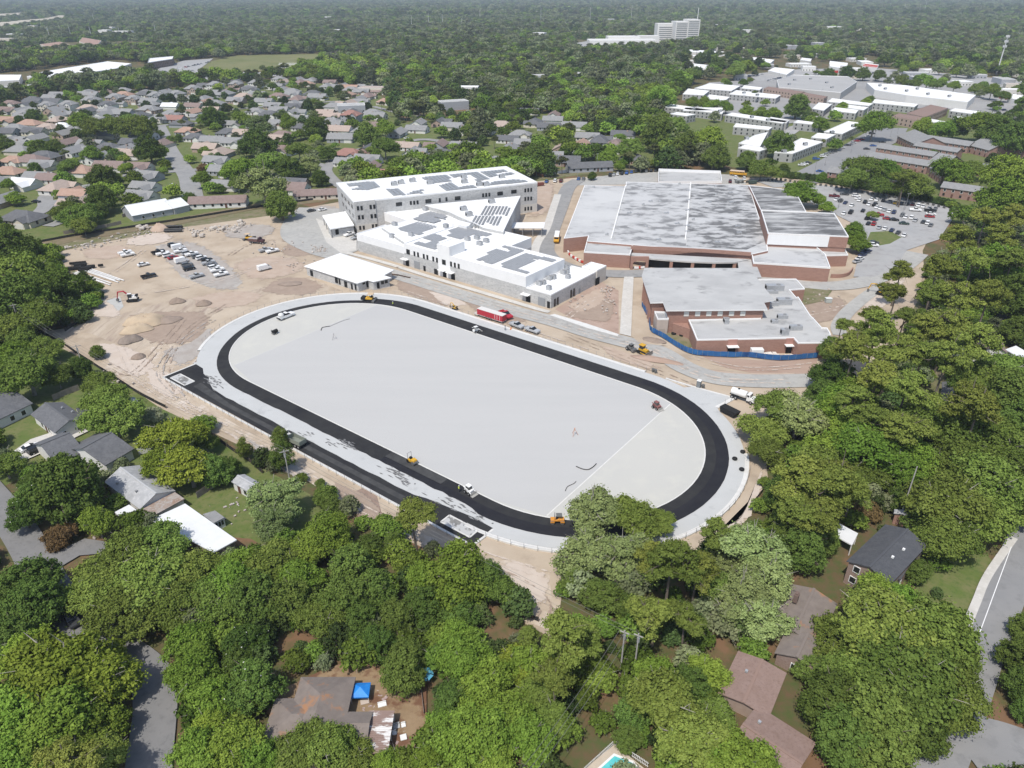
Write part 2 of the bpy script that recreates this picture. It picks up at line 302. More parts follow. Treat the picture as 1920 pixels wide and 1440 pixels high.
# roads
strip('service_road','575,390 548,415 545,445 590,470 640,484 700,503 780,527 860,552 960,583 1040,604 1110,626 1180,644 1235,660 1285,690 1340,709 1410,715 1480,715 1580,712',8.2,m_gravel)
sheet('forecourt',GP('548,412 590,392 640,392 668,440 672,470 640,484 590,476 545,446'),m_gravel)
sheet('forecourt',GP('592,410 640,428 668,450 668,470 640,476 612,455'),m_conc)
strip('sidewalk','640,472 720,493 800,518 900,548 1000,578 1030,586',2.4,m_conc)
strip('service_road','1085,338 1066,352 1052,385 1036,425 1024,455 1024,475 1046,494 1090,508 1150,514 1215,513',8.5,m_road)
strip('sidewalk','1046,365 1036,395 1024,430 1008,455 1003,478 1020,496',4.0,m_conc)
strip('service_road','1400,515 1450,524 1510,535 1580,536 1640,523 1690,500 1720,475',9,m_gravel)
strip('service_road','1576,630 1572,612 1590,585 1630,552 1660,535',5,m_gravel)
sheet('car_park',GP('1405,336 1450,340 1560,350 1640,362 1770,385 1792,402 1760,450 1700,470 1680,500 1640,520 1600,520 1612,470 1622,440 1600,420 1560,400 1520,380 1500,350 1450,352'),m_lot)
sheet('lawn',GP('1622,460 1632,436 1668,434 1690,446 1668,458 1645,462'),m_lawn)
sheet('lawn',GP('1440,545 1500,540 1560,546 1545,565 1500,575 1460,560'),m_rough)
sheet('lawn',GP('1228,625 1255,612 1300,620 1306,650 1280,655'),m_rough)
sheet('sidewalk',GP('1170,520 1188,520 1184,610 1183,632 1162,627 1166,560'),m_conc)
sheet('courtyard',GP('1188,580 1206,580 1226,640 1250,650 1200,645 1184,632'),m_dirt)
sheet('sidewalk',GP('1040,590 1100,608 1160,628 1158,632 1100,616 1030,592'),m_curb)
for o_ in ((-1.6,'a'),(1.5,'b')): pass
rut('640,486 700,505 780,529 860,554 960,585 1040,606 1110,628 1180,646 1235,662 1285,692 1340,711 1410,716 1480,716',m_lt,.9,2.0); rut('600,478 640,482 700,501 780,525 860,550 960,581 1040,602 1110,624 1180,642 1235,658 1285,688 1340,707 1410,713',m_gr,.9,2.1)
# streets of the suburb
STREETW=(('297,236 306,255 320,285 338,310 352,330 358,352 362,372',11.5),('230,330 300,324 350,320 470,312 560,300',7),('-20,415 60,404 85,388 90,366 150,352 190,345',8),
            ('110,375 120,410 90,425',7),('628,300 612,318 622,335 640,350',7.5),('640,285 720,275 800,262 890,282 915,300 935,316',7.5),('870,265 905,292',8),('1050,280 1100,288 1130,285',12),
            ('-20,255 100,240 220,222 340,212 440,205 560,195 640,190',7),('200,250 300,236 420,228',7),('-20,330 80,318 180,305 260,300',6.5),('560,300 610,312',7),('700,200 760,215 830,225',6))
STREETS=[a for a,_ in STREETW]
for s,w in STREETW: strip('street',s,w,m_road)
# apartment lots and the shopping district
sheet('car_park',GP('1480,330 1540,300 1600,262 1640,240 1702,241 1692,262 1640,288 1590,312 1560,338 1530,345'),M('grey_lot',(.235,.235,.235),(.27,.268,.265),.05))
sheet('car_park',GP('1385,290 1440,262 1480,238 1520,228 1500,245 1450,280 1430,295'),m_lot)
sheet('car_park',GP('1300,170 1330,155 1450,148 1490,132 1620,140 1700,152 1900,170 1990,200 1960,226 1880,222 1800,212 1760,200 1620,215 1480,232 1290,210'),M('mall_lot',(.29,.285,.28),(.33,.325,.315),.03))
sheet('car_park',GP('1400,140 1500,130 1640,128 1800,140 1990,160 1990,172 1800,160 1640,146 1500,146 1420,152'),m_lot)
sheet('car_park',GP('275,145 300,128 345,114 400,110 385,122 370,133 480,136 560,133 560,140 480,146 400,150 330,152'),m_lot)
sheet('car_park',GP('1060,84 1110,76 1180,80 1240,72 1250,82 1180,90 1100,95'),m_lot)
# roads near the camera
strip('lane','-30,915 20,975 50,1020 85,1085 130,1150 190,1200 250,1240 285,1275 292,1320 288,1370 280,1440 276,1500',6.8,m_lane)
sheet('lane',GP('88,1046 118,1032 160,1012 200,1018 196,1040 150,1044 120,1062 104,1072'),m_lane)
for L in ('1934,990 1912,1040 1890,1100 1866,1160 1845,1210 1825,1270 1800,1340 1760,1440 1730,1510',):
    strip('main_road',L,6.6,M('main_road',(.235,.235,.235),(.265,.262,.258),.12,c3=(.20,.20,.20),s3=.4))
strip('main_road','1800,1400 1860,1395 1940,1420 2000,1450',9,MAT['main_road'])
strip('sidewalk','1900,1010 1852,1080 1830,1130 1812,1175',1.5,m_conc)
strip('lane_marking','1895,1028 1872,1090 1850,1150 1832,1200 1812,1265 1785,1340 1752,1420',.14,m_white)
sheet('driveway',GP('12,858 58,826 100,812 170,797 172,808 110,838 60,860 30,872'),m_conc)
sheet('driveway',GP('1880,560 1915,510 1940,520 1910,600 1870,605'),m_road)
# ---------------------------------------------------------------- the running track
TC=np.array([-21.33,185.4]); TT=R(-37.4); TL,TR=94.7,33.5
def T(a,b): return (TC[0]+a*math.cos(TT)-b*math.sin(TT), TC[1]+a*math.sin(TT)+b*math.cos(TT))
def stad(d,n=40):
    """points round the oval at d metres outside the inner kerb, anticlockwise from the near straight's right end; d may vary with (k)"""
    P=[]; tot=2*n+2*n
    for i in range(n+1): P.append(('R',-90+180*i/n))
    for i in range(1,n): P.append(('B',1-2*i/n))
    for i in range(n+1): P.append(('L',90+180*i/n))
    for i in range(1,n): P.append(('F',-1+2*i/n))
    out=[]
    for k,(s,u) in enumerate(P):
        r=TR+(d(s,u) if callable(d) else d)
        if s=='R': a,b=TL/2+r*math.cos(R(u)),r*math.sin(R(u))
        elif s=='L': a,b=-TL/2+r*math.cos(R(u)),r*math.sin(R(u))
        elif s=='B': a,b=u*TL/2,r
        else: a,b=u*TL/2,-r
        out.append(T(a,b))
    return out,P
def band(name,d0,d1,mat,z,sel=None,h=None):
    a,P=stad(d0);b,_=stad(d1);m=MB();n=len(a)
    for i in range(n):
        j=(i+1)%n
        if sel and not (sel(*P[i]) and sel(*P[j])): continue
        m.add([(*b[i],z),(*b[j],z),(*a[j],z),(*a[i],z)],[(0,1,2,3)] if True else [])
        if h: m.add([(*b[i],0),(*b[j],0),(*b[j],z),(*b[i],z),(*a[i],0),(*a[j],0),(*a[j],z),(*a[i],z)],[(0,1,2,3),(7,6,5,4)])
    o=m.obj(name,mat); o['kind']='structure'; return o
Z0=.36
rag=np.random.default_rng(5)
def apron_out(s,u):
    if s=='F': return 14.2
    if s=='L': return 9.9+ (0 if u<200 else (u-200)/70*4.3)
    if s=='R': return 10.0 + (0 if u>-55 else (-55-u)/35*0.0)
    return 10.6
def black_out(s,u):
    j=rag.uniform(-.12,.12)
    if s=='F': return 5.0+j*1.6+(.15 if int(u*30)%7==0 else 0)
    if s=='B': return 6.0+j*.3
    if s=='R': return 6.0+j*.3
    if u<118: return 5.2+(118-u)/28*.8
    return 3.1+j*.3+ (0 if u<215 else (u-215)/55*1.9)
band('track_apron',0,10.0,m_apron,Z0)
sheet('track_apron',[T(a,b) for a,b in ((-72,-36.5),(-60,-30),(-48,-30),(55,-30),(64,-38),(53,-42.5),(41,-43.0),(-47,-43.4),(-56,-41.5),(-70,-38.5))],m_apron,Z0+.012)
sheet('track_apron',[T(a,b) for a,b in ((55,38),(60.5,43.6),(72.9,44.9),(71.1,37.1),(78,30),(70,24))],m_apron,Z0+.006)
fa,_=stad(.1); sheet('end_zone',fa,m_dzone,Z0+.03)
sheet('field',[T(a,b) for a,b in ((-60,-30.3),(-47,-33.3),(47,-33.3),(59.7,-30.8),(60,30.8),(47,33.3),(-47,33.3),(-60,30.3))],m_field,Z0+.045)
band('black_lanes',.3,black_out,m_asph,Z0+.05)
band('fresh_lanes',lambda s,u:2.9,lambda s,u:black_out(s,u)-.02,m_fresh,Z0+.065,sel=lambda s,u:s=='R' or (s=='F' and u>.25))
band('worn_lanes',lambda s,u:.45,lambda s,u:3.0,m_asphw,Z0+.065,sel=lambda s,u:(s=='F' and .3<u<.72))
kin=band('inner_kerb',0,.3,m_curb,Z0+.10,h=True)
band('outer_kerb',9.85,10.9,m_curb,Z0+.08,sel=lambda s,u:s in 'LB' and not(s=='L' and u>225) or (s=='R' and u<30),h=True)
kerbline('goal_line_kerb',None,.3,Z0+.06,m_curb,L=[T(60,-30.6),T(60,30.6)])
kerbline('goal_line_kerb',None,.16,Z0+.052,M('faint_joint',(.52,.52,.50)),L=[T(-60,-30),T(-60,30.2)])
P2=[(-70.3,-37.0),(-66,-37.3),(-62.5,-39.2),(-59,-39.6),(-57,-41),(-52,-42.8),(-46,-43.3)]+[(x,-43.3+rag.uniform(-.25,.12)) for x in range(-44,33,3)]+[(34,-42.4),(41.5,-41.6),(47,-41.0),(53,-41.2),(52.6,-47.9),(-70.3,-47.6)]
sheet('runway_asphalt',[T(*p) for p in P2],m_asph,Z0+.03)
sheet('runway_asphalt',[T(*p) for p in ((-58,-42.8),(-40,-44.9),(30,-44.9),(30,-46.4),(-40,-46.4),(-58,-45.5))],m_asphw,Z0+.042)
kerbline('outer_kerb',None,.5,Z0+.06,m_curb,L=[T(-70.6,-47.9),T(-40,-48.2),T(53,-48.2)])
kerbline('outer_kerb',None,.5,Z0+.06,m_curb,L=[T(52.9,-48.2),T(53.2,-44.5),T(53.2,-41.5)])
kerbline('outer_kerb',None,.5,Z0+.06,m_curb,L=[T(-70.6,-48.0),T(-70.6,-37.0)])
kerbline('outer_kerb',None,.6,Z0+.08,m_curb,L=[T(52,43.9),T(60.5,44.0),T(66,44.4),T(73.1,45.1)])
kerbline('outer_kerb',None,1.1,Z0+.08,m_curb,L=[T(73.1,45.2),T(72.2,41),T(71.2,37.0)])
sandm=M('pit_sand',(.24,.235,.22),(.14,.135,.13),.9,c3=(.46,.46,.45),s3=.45,lo3=.45,hi3=.5)
for x0,x1,y0,y1 in ((-68.2,-60.3,-46.8,-43.6),(42.5,50.9,-46.6,-43.7)):
    r=[(x0,y0),(x1,y0),(x1,y1),(x0,y1)]
    sheet('jump_pit_sand',[T(*p) for p in r],sandm,Z0+.06)
    for k in range(4): kerbline('jump_pit_kerb',None,.34,Z0+.12,m_curb,L=[T(*r[k]),T(*[ (r[k][i]+r[(k+1)%4][i])/2 for i in (0,1)]),T(*r[(k+1)%4])])
# asphalt raked out over the apron, as it was spilled
spill=MB(); sr=np.random.default_rng(3)
for (cx,cyy,n,sp) in ((-55,-40.5,26,2.6),(-57,-39.4,16,2.0),(2,-38.6,40,2.0),(-2,-40.8,10,1.4),(22,-39.6,46,2.2),(27,-41,14,1.4),(40,-40.2,30,3.2),(-10,-41.8,8,1.5),(48,-39.4,20,2.4)):
    for _ in range(n):
        x=cx+sr.normal(0,sp*.8); y=cyy+sr.normal(0,sp*.38); l=sr.uniform(.3,1.3); w=sr.uniform(.08,.3); t=sr.uniform(-.6,1.0)
        q=[(x+l*math.cos(t+k*1.05)*(1 if k%3 else 1.0)*(1.0 if k in(0,3) else .5),y+w*math.sin(t+k*1.05)+l*.25*math.sin(t)) for k in range(6)]
        spill.sheet([T(*p) for p in q],Z0+.052+sr.uniform(0,.006))
o=spill.obj('spilled_asphalt',M('spill',(.10,.10,.10),(.24,.24,.24),.9)); o['kind']='stuff'
# ---------------------------------------------------------------- trees: each a trunk with limbs and a crown of leaf clumps
leafmat('leaf_oak',(.095,.142,.026),(.22,.28,.065),.32); leafmat('leaf_dark',(.070,.115,.024),(.16,.22,.052),.3); leafmat('leaf_bright',(.115,.188,.026),(.235,.325,.058),.25)
leafmat('leaf_yellow',(.14,.195,.024),(.28,.335,.055),.25); leafmat('leaf_pine',(.115,.15,.030),(.25,.285,.065),.25); leafmat('leaf_grey',(.145,.19,.06),(.32,.38,.15),.25)
leafmat('leaf_blossom',(.16,.20,.08),(.5,.5,.34),.1); leafmat('leaf_red',(.12,.085,.035),(.22,.15,.07),.2); leafmat('petal',(.75,.73,.66),(.85,.83,.78),.05)
bark=M('bark',(.12,.095,.075),(.19,.16,.13),1.5); bark_pale=M('pale_bark',(.36,.33,.29),(.22,.20,.17),1.2)
for nm_,a_,b_ in (('wood_oak',(.085,.135,.025),(.20,.275,.05)),('wood_dark',(.045,.075,.026),(.105,.145,.045)),('wood_bright',(.13,.20,.03),(.26,.345,.065)),('wood_pine',(.08,.098,.038),(.16,.18,.065)),('wood_grey',(.12,.145,.07),(.24,.27,.14))): leafmat(nm_,a_,b_,.5)
def quads(P,N,S,tint,rng,name,mat):
    """one leaf spray (a bent diamond) per point"""
    n=len(P); a=np.cross(N,rng.normal(size=(n,3))); a/=np.linalg.norm(a,axis=1)[:,None]+1e-9; b=np.cross(N,a)
    S=S[:,None]; w=rng.uniform(.45,.9,(n,1))
    V=np.stack([P-a*S,P-b*S*w+N*S*.18,P+a*S,P+b*S*w+N*S*.18],1).reshape(-1,3)
    me=D.meshes.new(name); me.vertices.add(4*n); me.vertices.foreach_set('co',V.astype(np.float32).ravel())
    me.loops.add(4*n); me.loops.foreach_set('vertex_index',np.arange(4*n,dtype=np.int32))
    me.polygons.add(n); me.polygons.foreach_set('loop_start',np.arange(0,4*n,4,dtype=np.int32)); 
    me.update(calc_edges=True); at=me.attributes.new('tint','FLOAT','FACE'); at.data.foreach_set('value',tint.astype(np.float32)); me.materials.append(mat); me.validate(); return me
KIND={ # crown centre height, vertical half, clumps, clump radius, flatten, lower cut, trunk radius, gap, H limbs
 'o':dict(zc=1.05,rv=.66,n=58,cr=(.20,.34),fl=.78,low=-.45,m='leaf_oak',bk=bark_pale,tw=10),
 'd':dict(zc=1.0,rv=.78,n=84,cr=(.16,.28),fl=.9,low=-.75,m='leaf_dark',bk=bark,off=(.2,.42),lr=(.48,.66)),
 'b':dict(zc=1.1,rv=.80,n=62,cr=(.20,.32),fl=.85,low=-.6,m='leaf_bright',bk=bark_pale,tw=8),
 'y':dict(zc=1.05,rv=.66,n=60,cr=(.17,.30),fl=.75,low=-.5,m='leaf_yellow',bk=bark_pale,tw=14),
 'p':dict(zc=2.3,rv=.85,n=52,cr=(.15,.27),fl=.6,low=-.7,sep=.85,lb=9,off=(.2,.66),lr=(.22,.40),lf=.55,m='leaf_pine',bk=bark),
 'm':dict(zc=1.15,rv=1.0,n=80,cr=(.15,.25),fl=.9,low=-.9,m='leaf_dark',bk=bark),
 'g':dict(zc=1.15,rv=.85,n=46,cr=(.20,.33),fl=.7,low=-.7,m='leaf_grey',bk=bark_pale,tw=22),
 's':dict(zc=1.6,rv=1.4,lb=6,off=(.1,.4),lr=(.35,.55),n=40,cr=(.24,.44),fl=1.0,low=-1.0,m='leaf_oak',bk=bark),
 'w':dict(zc=.85,rv=.7,n=60,cr=(.18,.30),fl=.9,low=-.7,m='leaf_blossom',bk=bark),
 'r':dict(zc=.65,rv=.6,n=70,cr=(.16,.28),fl=1.0,low=-.9,m='leaf_red',bk=bark),
}
def make_crown(kind,seed,nleaf,leaf,nc=None):
    k=KIND[kind]; rng=np.random.default_rng(seed); n=nc or k['n']; C=[];CR=[]
    stretch=rng.uniform(.84,1.16,2); nl=k.get('lb',5); ph=rng.uniform(0,6.28); off=k.get('off',(.32,.60)); lrr=k.get('lr',(.34,.54))
    LB=[]
    for i in range(nl):
        t=ph+i*6.283/max(nl-1,1)+rng.uniform(-.4,.4); o=rng.uniform(*off) if i<nl-1 else rng.uniform(0,.15); z=rng.uniform(-.42,.22) if i<nl-1 else rng.uniform(.12,.45)
        LB.append((o*math.cos(t),o*math.sin(t),z,rng.uniform(*lrr)))
    LB=np.array(LB); wl=LB[:,3]**2; wl/=wl.sum(); n=int(n*1.55); LI=[]
    tries=0; sep=k.get('sep',.80)
    while len(C)<n and tries<9000:
        tries+=1; li=rng.choice(nl,p=wl); lx,ly,lz,lr=LB[li]
        d=rng.normal(size=3); d/=np.linalg.norm(d)
        if d[2]<k['low']: continue
        r0=rng.uniform(*k['cr'])*.72*(1.0-.2*(d[2]>.5))
        rr=lr*(rng.uniform(.72,1.05) if rng.random()<.85 else rng.uniform(.2,.7))
        c=np.array(((lx+d[0]*rr)*stretch[0],(ly+d[1]*rr)*stretch[1],(lz+d[2]*rr*k.get('lf',.9))*k['rv']))
        if C and (np.linalg.norm(np.array(C)-c,axis=1)<sep*(np.array(CR)+r0)*(1 if tries<6000 else .75)).any(): continue
        C.append(c); CR.append(r0); LI.append(li)
    C=np.array(C); cr=np.array(CR); n=len(C)
    w=cr**2; cnt=np.maximum((nleaf*w/w.sum()).astype(int),5); idx=np.repeat(np.arange(n),cnt); N=len(idx)
    d=rng.normal(size=(N,3)); d/=np.linalg.norm(d,axis=1)[:,None]
    out=C/np.array([1,1,k['rv']]); out/=np.linalg.norm(out,axis=1)[:,None]+1e-6; out=out[idx]
    sub=rng.normal(size=(n,9,3)); sub/=np.linalg.norm(sub,axis=2)[:,:,None]; sub=sub+out[np.cumsum(cnt)-1][:,None,:]*.5+np.array([0,0,.35]); sub/=np.linalg.norm(sub,axis=2)[:,:,None]   # tufts in a clump
    tf=sub[idx,rng.integers(0,9,N)]
    bias=tf*.9+d*.62; L_=np.linalg.norm(bias,axis=1); bias=bias/L_[:,None]
    rad=cr[idx]*np.where(rng.random(N)<.17,rng.uniform(1.1,1.9,N),rng.uniform(.5,1.12,N)**.8)*(.62+.38*np.clip((bias*tf).sum(1),0,1))*1.12
    P=C[idx]+bias*rad[:,None]*np.array([1,1,k['fl']]); P[:,2]+=k['zc']
    Nn=bias*.8+rng.normal(size=(N,3))*.5+np.array([0,0,.25]); Nn/=np.linalg.norm(Nn,axis=1)[:,None]
    tint=np.clip(rng.uniform(.0,1,n)[idx]*.32+rng.uniform(0,1,nl)[np.array(LI)][idx]*.22+rng.uniform(0,1,N)*.5,0,1)
    P[:,2]=np.maximum(P[:,2],.06)
    return quads(P,Nn,leaf*rng.uniform(.65,1.4,N),tint,rng,'crown',MAT[k['m']]),C+np.array([0,0,k['zc']])
def make_trunk(kind,seed,C,nl):
    k=KIND[kind]; rng=np.random.default_rng(seed+99); m=MB(); zc=k['zc']; tr={'p':.05,'s':.06}.get(kind,.065)
    top=(rng.uniform(-.08,.08),rng.uniform(-.08,.08),zc if kind!='p' else zc+.5); mid=(top[0]*.5+rng.uniform(-.05,.05),top[1]*.5,zc*.5)
    m.tube([(0,0,-.05),mid,top],[tr*1.25,tr*.85,tr*.35],6)
    far=np.argsort(-np.linalg.norm(C[:,:2],axis=1))[:max(nl*2,1)]
    for i in rng.choice(far,min(nl,len(far)),replace=False):
        c=C[i]; t=rng.uniform(.35,.8); s=np.array([mid[0],mid[1],mid[2]+(top[2]-mid[2])*t]); e=s+(c-s)*(1.12 if kind=='g' else .95); q=(s+e)/2+rng.normal(size=3)*.06+np.array([0,0,.04])
        m.tube([s,q,e],[tr*.5,tr*.3,tr*.1],5)
        for _ in range(2 if kind in 'gyo' else 1):
            e2=q+(e-q)*rng.uniform(.3,.6)+rng.normal(size=3)*.25; m.tube([q,(q+e2)/2+rng.normal(size=3)*.03,e2],[tr*.26,tr*.16,tr*.06],4)
    for i in range(k.get('tw',6)):
        c=C[rng.integers(len(C))]-np.array([0,0,zc]); u=c/(np.linalg.norm(c)+1e-6); s=c*.55+np.array([0,0,zc]); e=s+u*rng.uniform(.32,.68)+rng.normal(size=3)*.16; q=(s+e)/2+rng.normal(size=3)*.05
        m.tube([s,q,e],[tr*.32,tr*.22,tr*.07],4); m.tube([q,q+rng.normal(size=3)*.12+u*.12],[tr*.18,tr*.06],4)
    return m.mesh('trunk',k['bk'])
PROTO={}
NVAR={'o':4,'d':3,'b':3,'y':2,'p':4,'m':2,'g':2,'s':3,'w':1,'r':1}
sd=100
for k,nv in NVAR.items():
    for i in range(nv):
        sd+=1; nl=20000 if k in 'obydgm' else 12000
        me,C=make_crown(k,sd,nl,.038 if k!='p' else .034); tk=make_trunk(k,sd,C,{'p':7,'g':16,'o':9,'y':12}.get(k,7))
        bl=None
        if k=='m':
            rng=np.random.default_rng(sd); i_=rng.choice(len(C),26); d=rng.normal(size=(26,3)); d[:,2]=np.abs(d[:,2]); d/=np.linalg.norm(d,axis=1)[:,None]
            bl=quads(C[i_]+d*.3,d,np.full(26,.035),rng.random(26),rng,'blossom',MAT['petal'])
        PROTO.setdefault(k,[]).append((me,tk,bl))
NAMES={'o':('oak_tree','broad mid-green spreading tree'),'d':('shade_tree','dense dark green tree'),'b':('leafy_tree','bright fresh-green tree'),'y':('leafy_tree','yellow-green loose-crowned tree'),
 'p':('pine_tree','tall olive-green pine'),'m':('magnolia_tree','dark glossy tree dotted with white blossoms'),'g':('oak_tree','grey-green tree with bare pale limbs'),'s':('young_tree','slim narrow young tree'),
 'w':('flowering_tree','small tree covered in cream blossom'),'r':('shrub','rounded reddish-brown shrub')}
TREES=[]  # (x,y,r)
def tree(px,py,rpx,k,group):
    K=KIND[k]; r=6.0
    for _ in range(5):
        hc=K['zc']*r; p=G(px,py,hc); r=min(max(rpx/FPX*slant(p,hc),1.2),12.5)
        if k=='p': r=min(r,7.5)
        if k=='s': r=min(r,3.4)
    me,tk,bl=random.choice(PROTO[k]); nm,ph=NAMES[k]
    e=empty(nm,(p[0],p[1],0),random.uniform(0,6.28)); s=r/.99; e.scale=(s,s,s*random.uniform(.92,1.1))
    link('trunk',tk,e); c=link('crown',me,e)
    if bl: link('blossom',bl,c)
    auto(e,ph,'shrub' if k=='r' else 'tree',group,p); TREES.append((p[0],p[1],r)); return e
def trees(s,group):
    for t in s.split(';'):
        t=t.strip()
        if not t: continue
        x,y,r,k=t.split(','); tree(float(x),float(y),float(r)*(.86 if 'suburb' in group else 1.0),k.strip(),group)
trees('''42,505,46,o;88,532,38,o;30,560,44,d;72,588,36,o;12,612,30,o;22,660,28,b;45,640,25,d;82,650,24,o;48,695,42,o;106,702,24,o;150,690,20,d;181,660,12,d;195,745,32,o;214,775,40,o;186,715,24,o;286,776,16,w;
332,815,46,y;352,868,48,y;310,868,36,y;382,790,19,b;385,830,20,o;398,880,32,d;425,875,22,d;457,838,16,s;527,852,24,s;524,818,16,s;610,930,22,d;600,905,9,d;622,950,20,d;
126,918,58,d;214,940,19,d;50,930,24,m;60,900,18,o;8,872,24,o;45,965,24,m;110,1003,27,r;182,980,28,b;515,930,46,g;512,975,34,g;20,460,35,d;8,520,26,o''','trees west of the track')
trees('''250,1022,44,o;300,1020,42,o;205,1065,42,o;280,1080,56,o;368,1062,44,o;168,1102,38,o;240,1142,48,o;330,1132,48,o;400,1115,46,o;128,1120,24,o;52,1088,42,d;14,1108,38,d;60,1135,44,d;18,1192,40,d;
462,1058,34,b;430,1092,42,b;512,1050,46,o;480,1122,48,d;542,1122,44,d;560,1080,40,b;582,1020,38,b;622,1002,42,b;660,1062,46,d;692,1022,28,d;640,1122,46,d;600,1160,38,o;702,1102,40,d;775,955,46,p;735,1015,16,s;
850,1080,58,b;800,1092,40,b;905,1085,42,d;932,1100,36,o;800,1132,42,d;742,1160,38,d;762,1230,36,d;702,1200,34,d;672,1165,36,d;860,1140,40,d;755,1262,40,d;
130,1250,72,y;62,1232,48,y;188,1272,54,y;208,1240,32,y;50,1332,58,b;120,1342,58,b;172,1362,42,b;40,1412,48,b;132,1422,46,p;190,1415,34,o;
350,1200,38,b;370,1260,42,b;345,1268,26,b;402,1302,38,b;460,1200,36,m;472,1280,44,m;442,1240,32,m;392,1362,38,y;372,1402,44,b;430,1402,46,b;480,1422,36,b;572,1402,44,o;622,1400,46,o;655,1422,34,o;722,1430,28,b;800,1424,36,y;
870,1232,44,b;862,1190,34,b;902,1292,48,b;850,1312,38,d;942,1332,48,b;990,1382,48,b;880,1372,56,b;832,1352,28,b;922,1422,38,b;1008,1252,44,b;962,1240,38,y;1052,1200,56,p;1092,1182,40,p;1040,1275,44,p;990,1190,26,p;1000,1300,34,o;1030,1350,38,o''','trees along the near side of the track')
trees('''1112,950,52,g;1188,962,46,o;1240,975,26,o;1100,1030,52,g;1170,1042,48,g;1082,1085,28,d;1130,1112,38,d;1260,1050,54,p;1222,1040,38,p;1310,1062,44,p;1230,1142,48,p;1290,1152,38,p;1182,1140,28,d;1340,1000,34,p;
1410,1022,58,g;1440,1080,48,g;1390,1112,52,g;1432,1152,46,g;1370,1032,38,g;1350,1110,40,d;1250,1310,64,o;1232,1262,38,b;1332,1262,34,b;1290,1382,56,o;1192,1330,34,d;1300,1282,38,d;1335,1342,32,o;1382,1432,54,b;1340,1422,38,b;1180,1380,24,d;
1662,1180,74,o;1740,1182,64,o;1590,1205,50,o;1702,1262,74,o;1786,1242,42,o;1622,1272,54,o;1768,1300,50,o;1562,1312,54,d;1642,1352,64,d;1702,1342,56,d;1590,1382,54,d;1662,1412,54,d;1725,1372,36,d;1640,1115,36,b;1690,1120,38,b;1928,1230,38,d;1930,1280,32,d;1926,1175,24,d;1520,1250,26,d;1925,1335,20,d''','trees at the lower right')
trees('''1562,700,36,d;1540,742,30,d;1600,655,42,p;1642,622,46,p;1680,642,46,p;1650,702,46,p;1602,742,38,p;1702,722,46,p;1642,782,42,p;1692,790,46,p;1690,505,28,p;1680,545,26,p;1560,655,24,d;1580,610,18,p;
1500,772,46,g;1462,762,42,o;1432,802,38,o;1442,842,34,o;1562,762,38,b;1592,742,38,b;1592,772,42,b;1622,832,56,b;1682,822,42,b;1562,842,42,b;1540,872,46,o;1612,882,38,o;1500,892,56,p;1552,882,40,p;1572,912,56,p;1490,942,46,p;1540,962,46,p;1602,912,38,p;1625,952,28,r;1482,992,38,o;1502,1032,42,d;1542,1012,30,d;1470,925,36,d;
1722,862,38,b;1700,882,34,b;1772,792,56,o;1832,762,56,p;1892,742,46,d;1872,822,46,o;1802,862,52,o;1862,902,56,o;1912,872,38,o;1782,942,56,o;1830,950,50,o;1905,940,38,o;1772,1002,46,o;1788,1012,40,o;1732,972,28,d;1700,935,26,d;1722,1068,22,d;
1792,450,46,p;1832,482,56,p;1762,502,38,p;1872,442,46,p;1802,552,56,p;1852,562,46,p;1782,602,46,p;1742,612,38,p;1832,645,40,p;1872,502,38,b;1902,482,42,p;1905,560,38,d;1882,690,36,o;1842,702,38,o;1772,682,42,p;1732,662,38,p;1902,402,38,p;1852,402,42,p;1885,362,40,b;1915,620,26,d;1745,760,40,o;1725,800,38,o;1910,690,30,o;1915,780,34,d;1700,585,24,p;1750,550,30,p;1640,585,22,p;1815,720,26,d''','pines and trees east of the track')
trees('''490,340,44,g;525,382,34,d;445,312,30,b;500,300,34,o;560,277,24,o;540,312,26,d;580,307,22,g;600,332,19,d;615,287,17,d;592,237,27,d;540,232,19,b;482,262,34,d;482,230,22,g;442,340,15,b;688,250,27,d;722,275,26,o;765,312,24,d;826,308,25,d;800,322,10,b;722,238,22,b;
144,405,28,o;120,392,22,o;186,370,30,d;170,400,20,d;155,420,22,o;190,395,14,d;155,228,24,b;175,236,24,o;212,236,27,o;265,236,28,o;240,225,22,o;395,220,21,d;380,222,13,b;62,216,13,d;37,225,10,d;75,277,19,d;105,275,15,d;172,287,17,b;217,290,15,d;280,280,26,d;300,285,14,b;130,311,17,o;65,318,13,d;190,330,26,d;215,335,14,d;15,346,13,b;27,368,15,b;380,333,19,b;355,371,15,d;412,352,11,d;235,312,12,b;415,220,15,d;380,312,12,r;250,240,12,d;312,305,6,d;10,270,14,d;455,222,16,b;320,262,10,d;335,258,8,d;300,250,8,d''','trees among the suburb houses')
